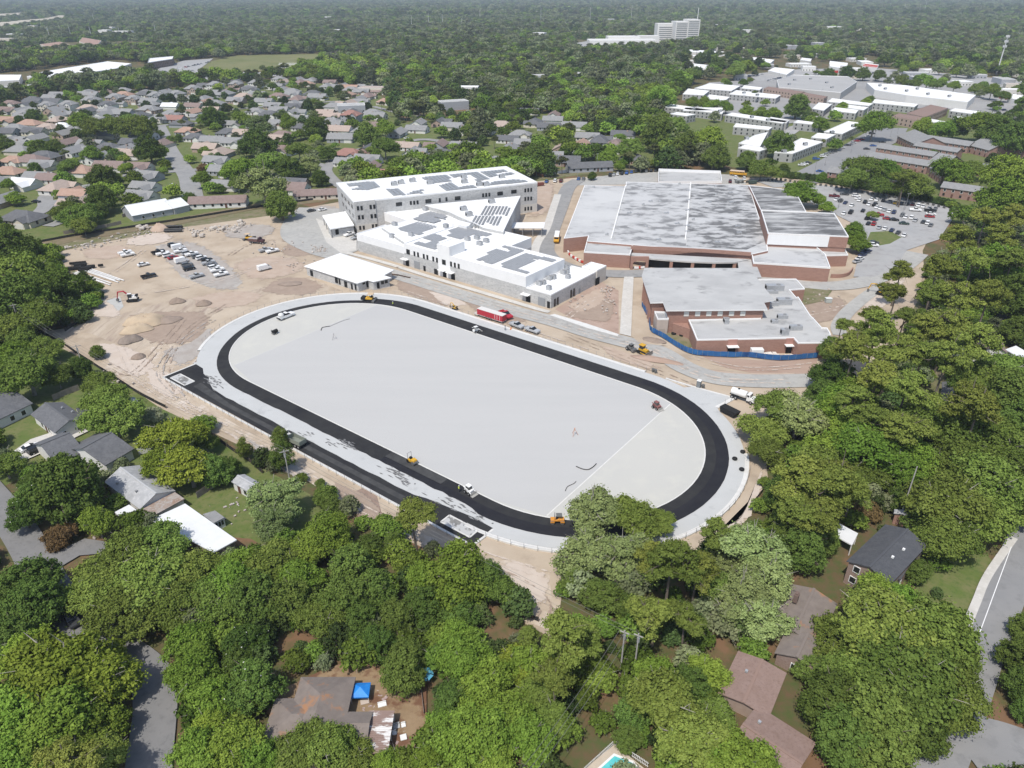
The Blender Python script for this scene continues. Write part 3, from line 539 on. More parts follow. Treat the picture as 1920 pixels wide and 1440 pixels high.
trees('''1505,355,28,b;1536,374,13,b;1553,386,12,b;1602,432,17,b;1612,452,18,b;1636,402,10,o;1290,268,44,d;1330,262,38,b;1232,252,38,d;1180,272,26,o;1262,232,26,o;1345,290,26,d;1140,290,17,b;1062,262,17,d;1010,290,30,d;1060,282,12,d;1175,300,12,b;1200,305,11,b;1212,304,9,o;1225,304,9,o;1247,298,14,b;1160,310,10,b;1400,300,18,d;1428,315,20,o;1448,322,16,o;1460,270,22,d;1495,200,20,d;1110,328,9,d;
1618,312,30,o;1600,330,26,o;1665,320,24,b;1655,345,20,o;1700,330,22,p;1720,345,26,o;1690,350,14,p;1790,318,28,b;1830,315,18,o;1885,320,34,b;1750,291,10,d;1540,330,9,b;1470,315,9,d;1640,230,28,b;1730,240,17,b;1765,242,18,b;1790,240,17,d;1840,232,28,b;1870,250,26,d;1900,262,24,d;1540,232,12,b;1580,200,10,b;1300,190,12,b;1318,192,11,b;1335,196,12,b;1362,200,11,b;1400,206,11,b;1428,208,13,b;1450,212,13,b;1240,182,22,b;1215,170,20,b;1270,150,16,b;1300,140,14,o;1380,130,16,o;1400,124,14,b;1345,120,14,d;1555,136,11,d;1590,136,11,d;1620,138,11,d;1650,140,10,o;1690,150,10,o;1715,155,9,o;1740,150,12,b;1760,156,11,o;1790,160,10,b;1830,165,11,o;1860,170,12,b;1880,178,10,o;1415,175,8,d;1625,190,9,b''','trees around the school car park')
# ---------------------------------------------------------------- the far woods: one mass of instanced trees
TREES_A=np.array(TREES)
FAR=D.collections.new('wood_sources')
for i,(k,sd2) in enumerate((('o',1),('o',2),('d',3),('d',4),('b',5),('p',6),('p',7),('g',8),('b',9))):
    me,C=make_crown(k,900+sd2,2000,.085); tk=make_trunk(k,900+sd2,C,3)
    nv=len(me.vertices); 
    me.materials[0]=MAT[{'o':'wood_oak','d':'wood_dark','b':'wood_bright','p':'wood_pine','g':'wood_grey'}[k]]
    o=D.objects.new('woodland_tree_%02d'%i,me)
    bm=bmesh.new(); bm.from_mesh(me); off=len(bm.faces); bm.from_mesh(tk); bm.faces.ensure_lookup_table()
    for f in bm.faces[off:]: f.material_index=1
    bm.to_mesh(me); bm.free(); me.materials.append(KIND[k]['bk']); FAR.objects.link(o)
def gn_scatter(name,P,S,K,rot):
    me=D.meshes.new(name); me.vertices.add(len(P)); me.vertices.foreach_set('co',np.asarray(P,np.float32).ravel())
    for nm,ty,v in (('scl','FLOAT',S),('kind_index','INT',K),('turn','FLOAT',rot)):
        a=me.attributes.new(nm,ty,'POINT'); a.data.foreach_set('value',np.asarray(v,np.float32 if ty=='FLOAT' else np.int32))
    me.update(); o=link(name,me)
    g=D.node_groups.new(name,'GeometryNodeTree'); g.interface.new_socket('Geometry',in_out='INPUT',socket_type='NodeSocketGeometry'); g.interface.new_socket('Geometry',in_out='OUTPUT',socket_type='NodeSocketGeometry')
    N=g.nodes; gi=N.new('NodeGroupInput');go=N.new('NodeGroupOutput'); ci=N.new('GeometryNodeCollectionInfo'); ci.inputs[0].default_value=FAR; ci.inputs[1].default_value=True; ci.inputs[2].default_value=True
    ip=N.new('GeometryNodeInstanceOnPoints'); ip.inputs['Pick Instance'].default_value=True
    def attr(nm,ty):
        a=N.new('GeometryNodeInputNamedAttribute'); a.data_type=ty; a.inputs[0].default_value=nm; return a.outputs[0]
    cx=N.new('ShaderNodeCombineXYZ'); g.links.new(attr('turn','FLOAT'),cx.inputs[2])
    sx=N.new('ShaderNodeCombineXYZ'); a=attr('scl','FLOAT')
    for i in range(3): g.links.new(a,sx.inputs[i])
    g.links.new(gi.outputs[0],ip.inputs['Points']); g.links.new(ci.outputs[0],ip.inputs['Instance']); g.links.new(attr('kind_index','INT'),ip.inputs['Instance Index'])
    e2r=N.new('FunctionNodeEulerToRotation'); g.links.new(cx.outputs[0],e2r.inputs[0]); g.links.new(e2r.outputs[0],ip.inputs['Rotation'])
    g.links.new(sx.outputs[0],ip.inputs['Scale']); g.links.new(ip.outputs[0],go.inputs[0])
    md=o.modifiers.new('scatter','NODES'); md.node_group=g; o['kind']='stuff'; return o
CLEAR=[GP(s) for s in (DIRT,'372,131 385,118 440,104 640,100 742,101 700,108 640,112 600,121 560,133 480,137','1040,330 1560,310 1800,380 1800,480 1640,560 1440,560 1180,520 1000,460 960,345',
  '20,480 20,436 140,422 310,392 480,362 625,346 645,372 560,394 480,404 330,432 140,460',
  '260,146 300,126 345,112 412,108 375,132 560,132 560,142 480,148 330,154','-20,180 -20,138 60,132 215,112 262,118 220,140 80,156','270,130 330,104 335,122 285,138','1050,92 1090,74 1225,74 1225,40 1320,34 1320,80 1250,92 1100,100',
  '-60,48 60,36 185,20 205,22 80,44 -60,64','-60,30 60,22 172,9 60,30 -60,42','1440,330 1560,295 1700,240 1920,268 1920,300 1830,300 1880,380 1800,390 1560,345','-60,860 30,900 150,1130 300,1270 310,1440 230,1440 260,1290 150,1210 40,1040 -60,930',
  '1935,985 1800,1340 1740,1500 1690,1500 1850,1190 1905,1000','-20,770 100,640 330,770 480,875 640,965 600,1000 430,1040 250,880 60,880 -20,830','500,1260 800,1240 800,1440 500,1440','1340,1200 1550,1340 1560,1440 1340,1440','1440,1090 1740,970 1760,1100 1540,1260 1420,1180',
  '1110,1400 1210,1400 1260,1440 1060,1440','1540,560 1720,560 1560,720','-40,140 30,150 70,170 -40,190')]
SUB=[GP(SUBURB),GP('1440,330 1560,300 1920,215 1990,470 1800,420 1640,372')]
MALLP=GP('1240,215 1290,160 1500,120 1920,160 1920,215 1560,300 1440,330 1260,285')
def scatter():
    rng=np.random.default_rng(21); out=[]
    for d0,d1,sp,s0,s1,ext in ((60,330,4.6,1.6,4.6,1.0),(330,900,10.0,5.0,10.0,1.1),(900,1700,13,6.0,11.0,1.1),(1700,3200,20,8.5,14,1.08),(3200,8200,40,13,25,1.05)):
        nx=int(2*.82*d1/sp); ny=int((d1-d0)/sp)
        if nx*ny<1: continue
        yy=np.arange(d0,d1,sp); 
        for y in yy:
            hw=.80*y+60; xs=np.arange(-hw,hw,sp)
            xy=np.stack([xs+rng.uniform(-.5,.5,len(xs))*sp,y+rng.uniform(-.5,.5,len(xs))*sp],1); s=rng.uniform(s0,s1,len(xs)); out.append(np.column_stack([xy,s]))
    A=np.concatenate(out); d=np.hypot(A[:,0],A[:,1])
    keep=np.ones(len(A),bool); near=d<1800
    for p in CLEAR: keep&=~(near&inside(A[:,:2],p)) if len(p)<200 else keep
    for p in CLEAR[8:10]+FARC: keep&=~inside(A[:,:2],p)
    for p in SUB: 
        i=inside(A[:,:2],p); tx=(A[:,0]>-75)&(A[:,0]<130)&(A[:,1]>455)&(p is SUB[0]); keep&=~(i&(rng.random(len(A))>np.where(tx,.45,.36))); A[i&~tx,2]*=.6; A[i&tx,2]*=.85
    i=inside(A[:,:2],MALLP); keep&=~(i&(rng.random(len(A))>.10)); A[i,2]*=.62
    i=inside(A[:,:2],GP('1290,165 1285,95 1500,85 1920,150 1920,175 1500,125')); keep&=~(i&(rng.random(len(A))>.27))
    A=A[keep]; 
    # thin out close to hand placed trees and anything built
    for x,y,r in TREES_A:
        A=A[np.hypot(A[:,0]-x,A[:,1]-y)>np.where(A[:,1]<330,r*.35,max(r*.8,3.0))]
    for x,y,r in BUILT: A=A[np.hypot(A[:,0]-x,A[:,1]-y)>r+A[:,2]*.55]
    for L,w in ROADS+MROADS:
        for q in L: A=A[np.hypot(A[:,0]-q[0],A[:,1]-q[1])>w+A[:,2]*.5]
    d=np.hypot(A[:,0],A[:,1]); n=len(A)
    patch=np.sin(A[:,0]/170+2*np.sin(A[:,1]/240))+np.sin(A[:,1]/130+A[:,0]/300)+rng.normal(0,.8,n)
    K=np.where(patch>1.5,rng.choice([4,8,4,0],n),np.where(patch>.1,rng.choice([0,1,4,7],n),np.where(patch>-1.1,rng.choice([0,1,2,7,5],n),rng.choice([2,3,5,6],n))))
    farK=rng.choice([2,7,7,0,1,0,5],n); K=np.where((d>1000)&(rng.random(n)<np.clip((d-900)/900,0,.85)),farK,K)
    S=A[:,2].copy(); pine=(K==5)|(K==6); S[pine&(d<3000)]*=.62
    K=np.where(~pine|(d<2500),K,2)
    near=d<330; S[near]*=1.0
    P=np.column_stack([A[:,0],A[:,1],np.where(d>1700,-S*.8,-S*.12)])
    gn_scatter('far_woods',P[~near],S[~near],K[~near],rng.uniform(0,6.28,n)[~near])
    if near.any(): gn_scatter('undergrowth',P[near],S[near]*.8,np.where(pine[near]|(K[near]==4)|(K[near]==8),rng.choice([0,1,2,3],int(near.sum())),K[near]),rng.uniform(0,6.28,n)[near])
BUILT=[];ROADS=[];MROADS=[]
# ---------------------------------------------------------------- big buildings
m_wroof=M('white_membrane',(.80,.80,.79),(.76,.76,.75),.2)
m_wwall=M('white_sheathing',(.78,.78,.775),(.74,.74,.735),.4)
m_block=M('grey_block_wall',(.42,.42,.415),(.53,.525,.51),.35,stretch=(1,1,2.2),c3=(.36,.36,.355),s3=1.1,lo3=.52,hi3=.62)
m_cream=M('cream_block_wall',(.55,.53,.485),(.50,.48,.44),.4)
m_brick=M('red_brick',(.31,.185,.145),(.36,.215,.17),.5,stretch=(1,1,3),c3=(.27,.155,.12),s3=1.4)
m_brickn=M('buff_mixed_brick',(.33,.255,.215),(.25,.17,.14),3.0,stretch=(1,1,2))
m_oroof=M('stained_flat_roof',(.46,.46,.455),(.28,.28,.28),.14,stretch=(.8,1.2,1),lo=.51,hi=.62,rot=R(11.6),c3=(.52,.52,.51),s3=.03,lo3=.45,hi3=.62,detail=8)
m_droof=M('dark_stained_roof',(.40,.40,.395),(.125,.125,.125),.2,stretch=(.45,1.7,1),lo=.38,hi=.56,rot=R(11.6),c3=(.47,.47,.46),s3=.05,lo3=.58,hi3=.66,detail=8)
m_groof=M('grey_flat_roof',(.47,.468,.455),(.39,.388,.38),.09,stretch=(.8,1.3,1),detail=9,c3=(.27,.268,.262),s3=.16,lo3=.56,hi3=.68)
m_glass=M('dark_glass',(.018,.02,.022),rough=.25,spec=.5)
m_dark=M('dark_opening',(.02,.02,.02),rough=.9)
m_door=M('grey_door',(.27,.28,.29))
m_trim=M('white_trim',(.76,.755,.74))
m_metal=M('galvanised_metal',(.45,.46,.47),(.36,.37,.38),1.5,rough=.5,metal=.3)
m_solar=M('solar_cells',(.27,.275,.28),(.31,.315,.32),.6,rough=.35,spec=.4)
m_steel=M('grey_steel',(.25,.25,.25),rough=.5)
m_plastic=M('white_panel',(.72,.72,.70))
def parapet(root,poly,z0,z1,t,mat,name='parapet'):
    m=MB(); n=len(poly); a=sum(poly[i][0]*poly[(i+1)%n][1]-poly[(i+1)%n][0]*poly[i][1] for i in range(n))
    if a<0: poly=poly[::-1]
    P=np.asarray(poly,float); inn=[]
    for i in range(n):
        e0=P[i]-P[i-1]; e1=P[(i+1)%n]-P[i]; e0/=np.linalg.norm(e0)+1e-9; e1/=np.linalg.norm(e1)+1e-9
        n0=np.array([-e0[1],e0[0]]);n1=np.array([-e1[1],e1[0]]); b=n0+n1; b/=max(.4,1+n0@n1); inn.append(P[i]+b*t)
    for i in range(n):
        j=(i+1)%n
        m.add([(*P[i],z0),(*P[j],z0),(*P[j],z1),(*P[i],z1),(*inn[i],z0),(*inn[j],z0),(*inn[j],z1),(*inn[i],z1)],[(0,1,2,3),(7,6,5,4),(3,2,6,7)])
    return m.obj(name,mat,root)
def flat_volume(root,poly,z,wall,roof,par=.5,split=None,wname='wall',rname='roof',trim=None):
    """walls up to z, a flat roof sheet set below a parapet"""
    if split: zs,w2=split; MB().slab(poly,0,zs).obj(wname,wall,root); MB().slab(poly,zs+.003,z-par).obj('upper_wall',w2,root)
    else: MB().slab(poly,0,z-par).obj(wname,wall,root)
    MB().sheet(poly,z-par+.02).obj(rname,roof,root)
    if par: parapet(root,[tuple(p) for p in poly],z-par,z,.35,trim or (split[1] if split else wall))
    BUILT.append((np.mean([p[0] for p in poly]),np.mean([p[1] for p in poly]),max(np.hypot(p[0]-q[0],p[1]-q[1]) for p in poly for q in poly)*.42))
WIN={}
def pane_mesh(w,h,mat,name,d=.16):
    k=(round(w,2),round(h,2),mat.name,name)
    if k not in WIN: WIN[k]=MB().box((0,0,0),(w,d,h)).mesh(name,mat)
    return WIN[k]
def facade(root,A,B,plist,w,h,mat=None,name='window',off=.05):
    A=np.asarray(A,float);B=np.asarray(B,float); dr=(B-A)/np.linalg.norm(B-A); nr=np.array([dr[1],-dr[0]])
    for x,y in (pts(plist) if isinstance(plist,str) else plist):
        u,z=FP(x,y,A,B); z=max(z,h/2+.02); p=A+dr*u+nr*off
        link(name,pane_mesh(w,h,mat or m_glass,name),root,(p[0],p[1],z),math.atan2(dr[1],dr[0]))
def awning(root,A,B,x,y,w=3.6,dep=2.0,z=None):
    A=np.asarray(A,float);B=np.asarray(B,float); dr=(B-A)/np.linalg.norm(B-A); nr=np.array([dr[1],-dr[0]]); u,_=FP(x,y,A,B); zz=z or 3.2; p=A+dr*u+nr*dep/2
    link('door_canopy',pane_mesh(w,.22,m_wroof,'door_canopy',dep),root,(p[0],p[1],zz),math.atan2(dr[1],dr[0]))
# ---- three-storey block
q=[G(630.5,341,15.7),G(661.6,378.4,15.7),G(1003.8,341.6,15.7),G(955,312,15.7)]; A1=R(23.5)
b1=empty('school_building',(0,0,0)); tag(b1,'unfinished three-storey grey block school wing with white solar-panelled roof','building')
P1=rectify([tuple(p) for p in q],A1); flat_volume(b1,P1,15.7,m_block,m_wroof,.7,trim=m_wroof)
MB().slab([tuple(np.array(P1[1])+(np.array(P1[2])-np.array(P1[1]))*t+np.array([.398,-.917])*o_) for t,o_ in ((0,.0),(.105,.0),(.105,.5),(0,.5))],0,15.62).obj('corner_bay',m_block,b1)
fa0=np.array(P1[1]);fb0=np.array(P1[2])
MB().slab([tuple(fa0+(fb0-fa0)*t+np.array([.398,-.917])*o_) for t,o_ in ((0,.5),(.105,.5),(.105,.56),(0,.56))],0,4.6).obj('base_course',m_cream,b1)
MB().slab([tuple(fa0+(fb0-fa0)*t+np.array([.398,-.917])*o_) for t,o_ in ((.86,.0),(1,.0),(1,.06),(.86,.06))],0,4.6).obj('base_course',m_cream,b1)
sh=np.array([.398,-.917])*.5
facade(b1,fa0+sh,fb0+sh,'671.1,390.5 677.9,389.9 694.9,388 701.7,387.4 673.3,407.6 680,407.1 696.8,405.4 703.7,404.8 675.4,427.3 682,426.7 699.2,424.3 705.6,423.7',1.05,1.95)
facade(b1,fa0,fb0,'748,382.7 803,376.8 858,371.3 937.6,362.5 963.4,359.2',3.0,1.8)
facade(b1,fa0,fb0,'770.2,380.5 776.5,380 782.8,379.3 824.4,375 837,373.3 905.7,366 911.5,365.3 917.4,364.7',1.0,1.85)
facade(b1,fa0,fb0,'984.8,357 990.3,356.2 995.9,355.8 984.8,373 990.3,372.4 995.9,372 984.8,391.7 990.3,390.9 995.9,390.3',1.0,1.95)
lw0=np.array(P1[0]);lw1=np.array(P1[1])
for z in (3.0,7.8,12.2):
    for t in (.30,.36,.48,.54,.66,.72,.84,.90):
        p=lw0+(lw1-lw0)*t; link('window',pane_mesh(1.0,1.8,m_glass,'window'),b1,(p[0]-.04,p[1],z),math.atan2(*(lw1-lw0)[::-1]))
# ---- front classroom wing and the link behind it
b2=empty('classroom_wing',(0,0,0)); tag(b2,'long two-storey school wing with white upper walls and grey block base','building')
F0=G(672,471);F1=G(1030,578); fd=(F1-F0)/np.linalg.norm(F1-F0); fn=np.array([-fd[1],fd[0]])     # fn points into the building
def FW(u,v): return tuple(F0+fd*u+fn*v)
A2=math.atan2(fd[1],fd[0])
def uv(x,y,z): 
    g=G(x,y,z)-F0; return float(g@fd),float(g@fn)
low=[FW(0,0),FW(30.2,0),FW(30.2,17),FW(0,17)]
flat_volume(b2,low,8.3,m_block,m_wroof,.5,split=(5.0,m_wwall))
ur,uvv=uv(1056.2,484.8,9.8); ub,vb=uv(942,457.5,9.8); uc,vc=uv(962,446,9.8)
upp=[FW(30.2,-.06),FW(95.2,-.06),FW(95.2,uvv),FW(uc+6,uvv),FW(uc+6,uvv+14),FW(30.2,uvv+14)]
flat_volume(b2,upp,9.8,m_block,m_wroof,.5,split=(5.6,m_wwall),wname='base_wall',rname='upper_roof')
ul,vl=uv(1112,510,5.65)
rgt=[FW(95.25,0),FW(106.9,0),FW(106.9,30.5),FW(95.25,30.5)]
flat_volume(b2,rgt,5.65,m_block,m_wroof,.45,wname='end_wall',rname='end_roof',trim=m_wroof)
flat_volume(b2,[FW(100,30.6),FW(107.3,30.6),FW(107.3,37.5),FW(100,37.5)],6.3,m_cream,m_wroof,.5,wname='entry_wall',rname='entry_roof',trim=m_wroof)
flat_volume(b2,[FW(50.0,-.12),FW(56.7,-.12),FW(56.7,9),FW(50.0,9)],13.5,m_wwall,m_wroof,.3,wname='penthouse_wall',rname='penthouse_roof')
W1=GP('976,367 944,433 905,425 842,396 797,384',11.0); flat_volume(b2,W1,11.0,m_block,m_wroof,.5,wname='link_wall',rname='link_roof',trim=m_wroof)
W2=GP('720,398 797,386.5 846,398 900,426 830,432 762,413',9.2); flat_volume(b2,W2,9.2,m_block,m_wroof,.5,wname='link_wall',rname='link_roof',split=(5.0,m_wwall))
W3=GP('715,425 765,412 850,432 900,437 880,470 760,455',9.25); flat_volume(b2,W3,9.25,m_block,m_wroof,.3,wname='link_wall',rname='link_roof',trim=m_wwall)
MB().box((*(G(868,425,9.2)),9.4),(9,5,2.6),A2).obj('stair_penthouse',m_wwall,b2)
f0,f1=np.array(FW(0,-.08)),np.array(FW(100,-.08))
facade(b2,f0,f1,'777.2,475.6 784,477.5 794.8,480.6 801.5,482.5 812.5,485.6 819.5,487.7 845.9,495 853,497.1 860.2,499.2',1.0,2.0)
facade(b2,f0,f1,'765.3,472.1 832.5,491.6',2.0,2.1)
facade(b2,f0,f1,'764.4,497.5 834.3,518.1 850,523.1 990.6,564.8 817.8,512.5',2.0,2.4,m_dark,'door')
facade(b2,f0,f1,'796.3,505.6',1.2,2.3,m_dark,'door'); facade(b2,f0,f1,'1028.5,573.3',1.2,2.6,m_dark,'door')
facade(b2,f0,f1,'782,498.1 1015.4,566.8',3.2,3.3,m_door,'roller_door')
for x,y in ((762,491),(832,511),(847,515.5),(987.7,557.3)): awning(b2,f0,f1,x,y)
r0,r1=np.array(FW(106.95,0)),np.array(FW(106.95,40))
facade(b2,r0,r1,'1040.2,567.4 1045.5,564.7 1070.9,550.5 1076.2,547.8',1.0,3.0); facade(b2,r0,r1,'1085.8,547.1',1.2,2.4,m_door,'door')
facade(b2,np.array(FW(107.35,0)),np.array(FW(107.35,40)),'1120,528.9',2.8,3.0,m_dark,'entrance')
# ---- annex, site building, canopy
ax=empty('annex'); tag(ax,'open-sided white-roofed annex on the left end of the three-storey block','building')
AP=GP('604,404 647.6,396 664.2,422 619,429',5.0); MB().slab(AP,4.5,5.0).obj('roof',m_wroof,ax); pA=[np.array(p) for p in AP]
ce=sum(pA)/4
MB().slab([tuple(p) for p in (pA[3]+.1*(ce-pA[3]),pA[2]+.05*(ce-pA[2]),pA[2]+(pA[1]-pA[2])*.35,pA[3]+(pA[0]-pA[3])*.35+.05*(ce-pA[3]))],0,3.9).obj('wall',m_block,ax)
for t in (0,.33,.66,1):
    p=pA[0]+(pA[3]-pA[0])*t; p=p+.08*(ce-p); link('post',MB().box((0,0,2.2),(.35,.35,4.4)).mesh('post',m_steel),ax,(p[0],p[1],0))
facade(ax,pA[3]+.1*(ce-pA[3]),pA[2]+.05*(ce-pA[2]),'632,435',1.6,2.4,m_dark,'door')
sb=empty('site_building'); tag(sb,'low white-roofed single-storey building beside the top bend of the track','building')
SP=GP('570,498.8 637.5,474.5 738.8,506 720,516 733.8,520.5 701,528 690,525 670,531',4.0)
SP=[tuple(p) for p in SP]; cS=np.mean(SP,axis=0)
inn=[tuple(np.array(p)+(cS-np.array(p))/np.linalg.norm(cS-np.array(p))*1.0) for p in SP]
MB().slab(inn,0,3.75).obj('wall',m_block,sb); mr=MB(); n=len(SP); mr.add([(*p,3.72) for p in SP]+[(*p,4.0) for p in SP],[(i,(i+1)%n,(i+1)%n+n,i+n) for i in range(n)]); 
top=[tuple(cS+(np.array(p)-cS)*.35) for p in SP]; mr.add([(*p,4.0) for p in SP]+[(*p,5.0) for p in top],[(i,(i+1)%n,(i+1)%n+n,i+n) for i in range(n)]+[tuple(range(n,2*n))]); mr.add([(*p,3.72) for p in SP],[tuple(range(n))])
mr.obj('roof',m_wroof,sb); BUILT.append((cS[0],cS[1],18))
a_,b_=np.array(inn[0]),np.array(inn[7]); facade(sb,a_,b_,'584.5,512 631,525 648.5,533',1.6,2.4,m_dark,'door',.08); facade(sb,a_,b_,'637,528 660,537 667,538.5',.9,2.4,m_dark,'door',.08)
a_,b_=np.array(inn[5]),np.array(inn[4]); facade(sb,a_,b_,'717,530 724,528',1.2,1.3,None,'window',.08); facade(sb,a_,b_,'709,535',1.0,2.4,m_dark,'door',.08)
facade(sb,np.array(inn[7]),np.array(inn[6]),'688.8,533',1.0,2.4,m_dark,'door',.08); facade(sb,np.array(inn[7]),np.array(inn[6]),'682,531.5',1.2,.7,None,'window',.08)
wc=empty('walkway_canopy'); tag(wc,'flat white-roofed covered walkway on steel posts beside the bus lane','walkway')
WP=GP('961,417 1022,416.5 1020,427 958,427',4.6); MB().slab(WP,4.2,4.6).obj('roof',m_trim,wc)
for s_ in (0,1):
    for t in (.04,.34,.67,.96):
        e0,e1=(np.array(WP[0]),np.array(WP[1])) if s_ else (np.array(WP[3]),np.array(WP[2])); p=e0+(e1-e0)*t+(np.array(WP[2 if s_ else 1])-p if False else 0); p=p+(np.mean(WP,axis=0)-p)*.06
        link('post',pane_mesh(.3,4.2,m_steel,'post',.3),wc,(p[0],p[1],2.1))
# ---- the old school and its gym
AO=R(-11.6)
os_=empty('old_school'); tag(os_,'sprawling single-storey brick school under a stained grey flat roof','building')
MP=[tuple(p) for p in GP('1096,347 1057,447 1103,442 1100,452 1408,477 1440,470 1438,452 1404,347 1173.6,340.6 1173.6,348.6',6.6)]
flat_volume(os_,MP,6.6,m_brick,m_oroof,.12,trim=m_trim)
m_s2=M('streaked_flat_roof',(.46,.46,.455),(.22,.22,.22),.16,stretch=(.75,1.15,1),lo=.47,hi=.57,rot=R(11.6),c3=(.50,.50,.495),s3=.05,lo3=.50,hi3=.62,detail=9)
m_s3=M('blackened_flat_roof',(.44,.44,.435),(.15,.15,.15),.17,stretch=(.75,1.2,1),lo=.43,hi=.53,rot=R(11.6),c3=(.48,.48,.475),s3=.055,lo3=.52,hi3=.60,detail=9)
for nm_,px_,mt_ in (('roof_bay','1174,348 1296,344 1286,462 1147,451',m_s2),('roof_bay','1297,344 1403,348 1436,452 1400,468 1287,462',m_s3)): MB().sheet([tuple(p) for p in GP(px_,6.52)],6.53).obj(nm_,mt_,os_)
for p,q_ in (((1173,348.5),(1146,448)),((1295,343),(1285,450))):
    L=[G(*p,6.5),G(*q_,6.5)]; c=(L[0]+L[1])/2; d=L[1]-L[0]; MB().box((c[0],c[1],6.75),(np.linalg.norm(d),.55,.4),math.atan2(d[1],d[0])).obj('roof_divider',m_trim,os_)
flat_volume(os_,[tuple(p) for p in GP('1404,346.8 1491,357 1512,397 1426,393',8.0)],8.0,m_brick,m_droof,.25,trim=m_trim,wname='side_wall',rname='side_roof')
flat_volume(os_,rectify([tuple(p) for p in GP('1413,491.5 1557,501.5 1547.5,476 1530,458 1408,450',6.3)],AO) if False else [tuple(p) for p in GP('1412.5,491.5 1557.2,501 1547.7,475.8 1527,459 1405,452',6.3)],6.3,m_brick,m_oroof,.7,trim=m_trim,wname='front_wall',rname='front_roof')
flat_volume(os_,[tuple(p) for p in GP('1527,460 1582,462 1590.5,477.5 1549,478.5',5.2)],5.2,m_brick,m_groof,.5,trim=m_trim,wname='porch_wall',rname='porch_roof')
flat_volume(os_,[tuple(p) for p in GP('1103,441 1094.9,471.5 1182,476.5 1190,447',6.3)],6.3,m_brick,m_groof,.6,trim=m_trim,wname='front_wall',rname='front_roof')
GY=[tuple(p) for p in GP('1426.7,393.4 1564.5,399.3 1591.5,443 1439.8,436.4',11.8)]
gy=empty('gymnasium'); tag(gy,'tall boxy school gym with blackened flat roof and white front wall','building')
MB().slab(GY,6.7,11.3).obj('wall',m_brick,gy); MB().slab([tuple(np.mean(GY,axis=0)+(np.array(p)-np.mean(GY,axis=0))*.985) for p in GY],0,6.75).obj('lower_wall',m_brick,gy)
MB().sheet(GY,11.33).obj('roof',m_droof,gy); parapet(gy,GY,11.3,11.8,.4,m_trim)
g0,g1=np.array(GY[3]),np.array(GY[2]); dg=(g1-g0)/np.linalg.norm(g1-g0); ng=np.array([dg[1],-dg[0]]); c=g0+dg*np.linalg.norm(g1-g0)*.39+ng*.06
MB().box((c[0],c[1],9.0),(np.linalg.norm(g1-g0)*.76,.12,4.5),math.atan2(dg[1],dg[0])).obj('white_cladding',m_wwall,gy)
# front fascia, portico, arch
fL,fR=G(1183,464,7.0),G(1408,476,7.0); d=fR-fL; nn_=np.array([d[1],-d[0]])/np.linalg.norm(d)
arc=[fL+d*t-nn_*0+nn_*1.2*(-math.sin(math.pi*t)) for t in np.linspace(0,1,9)]
m=MB()
for i in range(8):
    a,b=arc[i],arc[i+1]; c=(a+b)/2; m.box((c[0],c[1],6.9),(np.linalg.norm(b-a)+.05,.4,1.5),math.atan2((b-a)[1],(b-a)[0]))
m.obj('fascia',m_brick,os_)
po=empty('portico'); tag(po,'curved flat-roofed brick portico with dark open bays and arched end','portico')
pl=[G(1214,484,4.8)+0]+[G(x,y,4.8) for x,y in ((1260,488),(1300,490.5),(1340,492),(1379,491.5))]; bk=[fL+d*t+nn_*.3 for t in (1,.6,.3,0)]
MB().slab([tuple(p) for p in [G(1183,478,4.8)]+pl]+[tuple(p) for p in bk],4.2,4.8).obj('roof',m_groof,po)
MB().slab([tuple(p+np.array([0,3.0])) for p in pl]+[tuple(p+np.array([0,3.3])) for p in pl[::-1]],.0,4.15).obj('back_wall',m_dark,po)
for i,p in enumerate(pl):
    link('pillar',pane_mesh(1.3,4.2,m_brick,'pillar',1.0),po,(p[0],p[1]+.7,2.1),AO)
aL,aR=G(1181.5,506),G(1215,506); m=MB(); wd_=np.linalg.norm(aR-aL); prof=[(0,0),(wd_*.14,0),(wd_*.14,2.9)]+[(wd_*(.5-.36*math.cos(math.pi*t)),2.9+1.0*math.sin(math.pi*t)) for t in np.linspace(.05,.95,9)]+[(wd_*.86,2.9),(wd_*.86,0),(wd_,0),(wd_,5.6),(0,5.6)]
m.prism(prof,-.5,.5); o=m.obj('arch',m_brick,po); o.location=(aL[0],aL[1]+.6,0)
facade(os_,G(1413,515),G(1553,523.5),'1450,511',2.6,3.2,M('green_door',(.05,.075,.065)),'door',.2)
MB().slab([tuple(p) for p in GP('1381,478 1413,484 1428,520 1388,520',4.4)],3.9,4.4).obj('covered_way',m_groof,os_)
# curved dwarf wall by the right corner
cw=[G(x,y) for x,y in ((1557,521),(1575,521),(1590,517),(1598,508))]; cwl=smooth_line(cw,4)
o=kerbline('curved_wall',None,.4,1.6,m_brick,L=cwl); del o['kind']; tag(o,'low curved brick wall at the corner of the old school','wall')
# ---- brick auditorium in front
b3=empty('brick_hall'); tag(b3,'red brick hall with wide overhanging grey roof and six boarded windows','building')
HP=[tuple(p) for p in GP('1203.5,516 1208,501.5 1385,502 1413,512 1452,561.5 1432,564.6 1439.5,579 1249.3,580.6 1243.4,565.3 1219.4,566',9.3)]
ch=np.mean(HP,axis=0)
HI=[]
P_=np.asarray(HP); 
for i in range(len(HP)):
    e0=P_[i]-P_[i-1];e1=P_[(i+1)%len(HP)]-P_[i]; e0/=np.linalg.norm(e0);e1/=np.linalg.norm(e1); s_=-1 if sum(P_[k][0]*P_[(k+1)%len(HP)][1]-P_[(k+1)%len(HP)][0]*P_[k][1] for k in range(len(HP)))<0 else 1
    b_=s_*(np.array([-e0[1],e0[0]])+np.array([-e1[1],e1[0]])); b_/=max(.5,1+e0@e1); HI.append(tuple(P_[i]+b_*1.0))
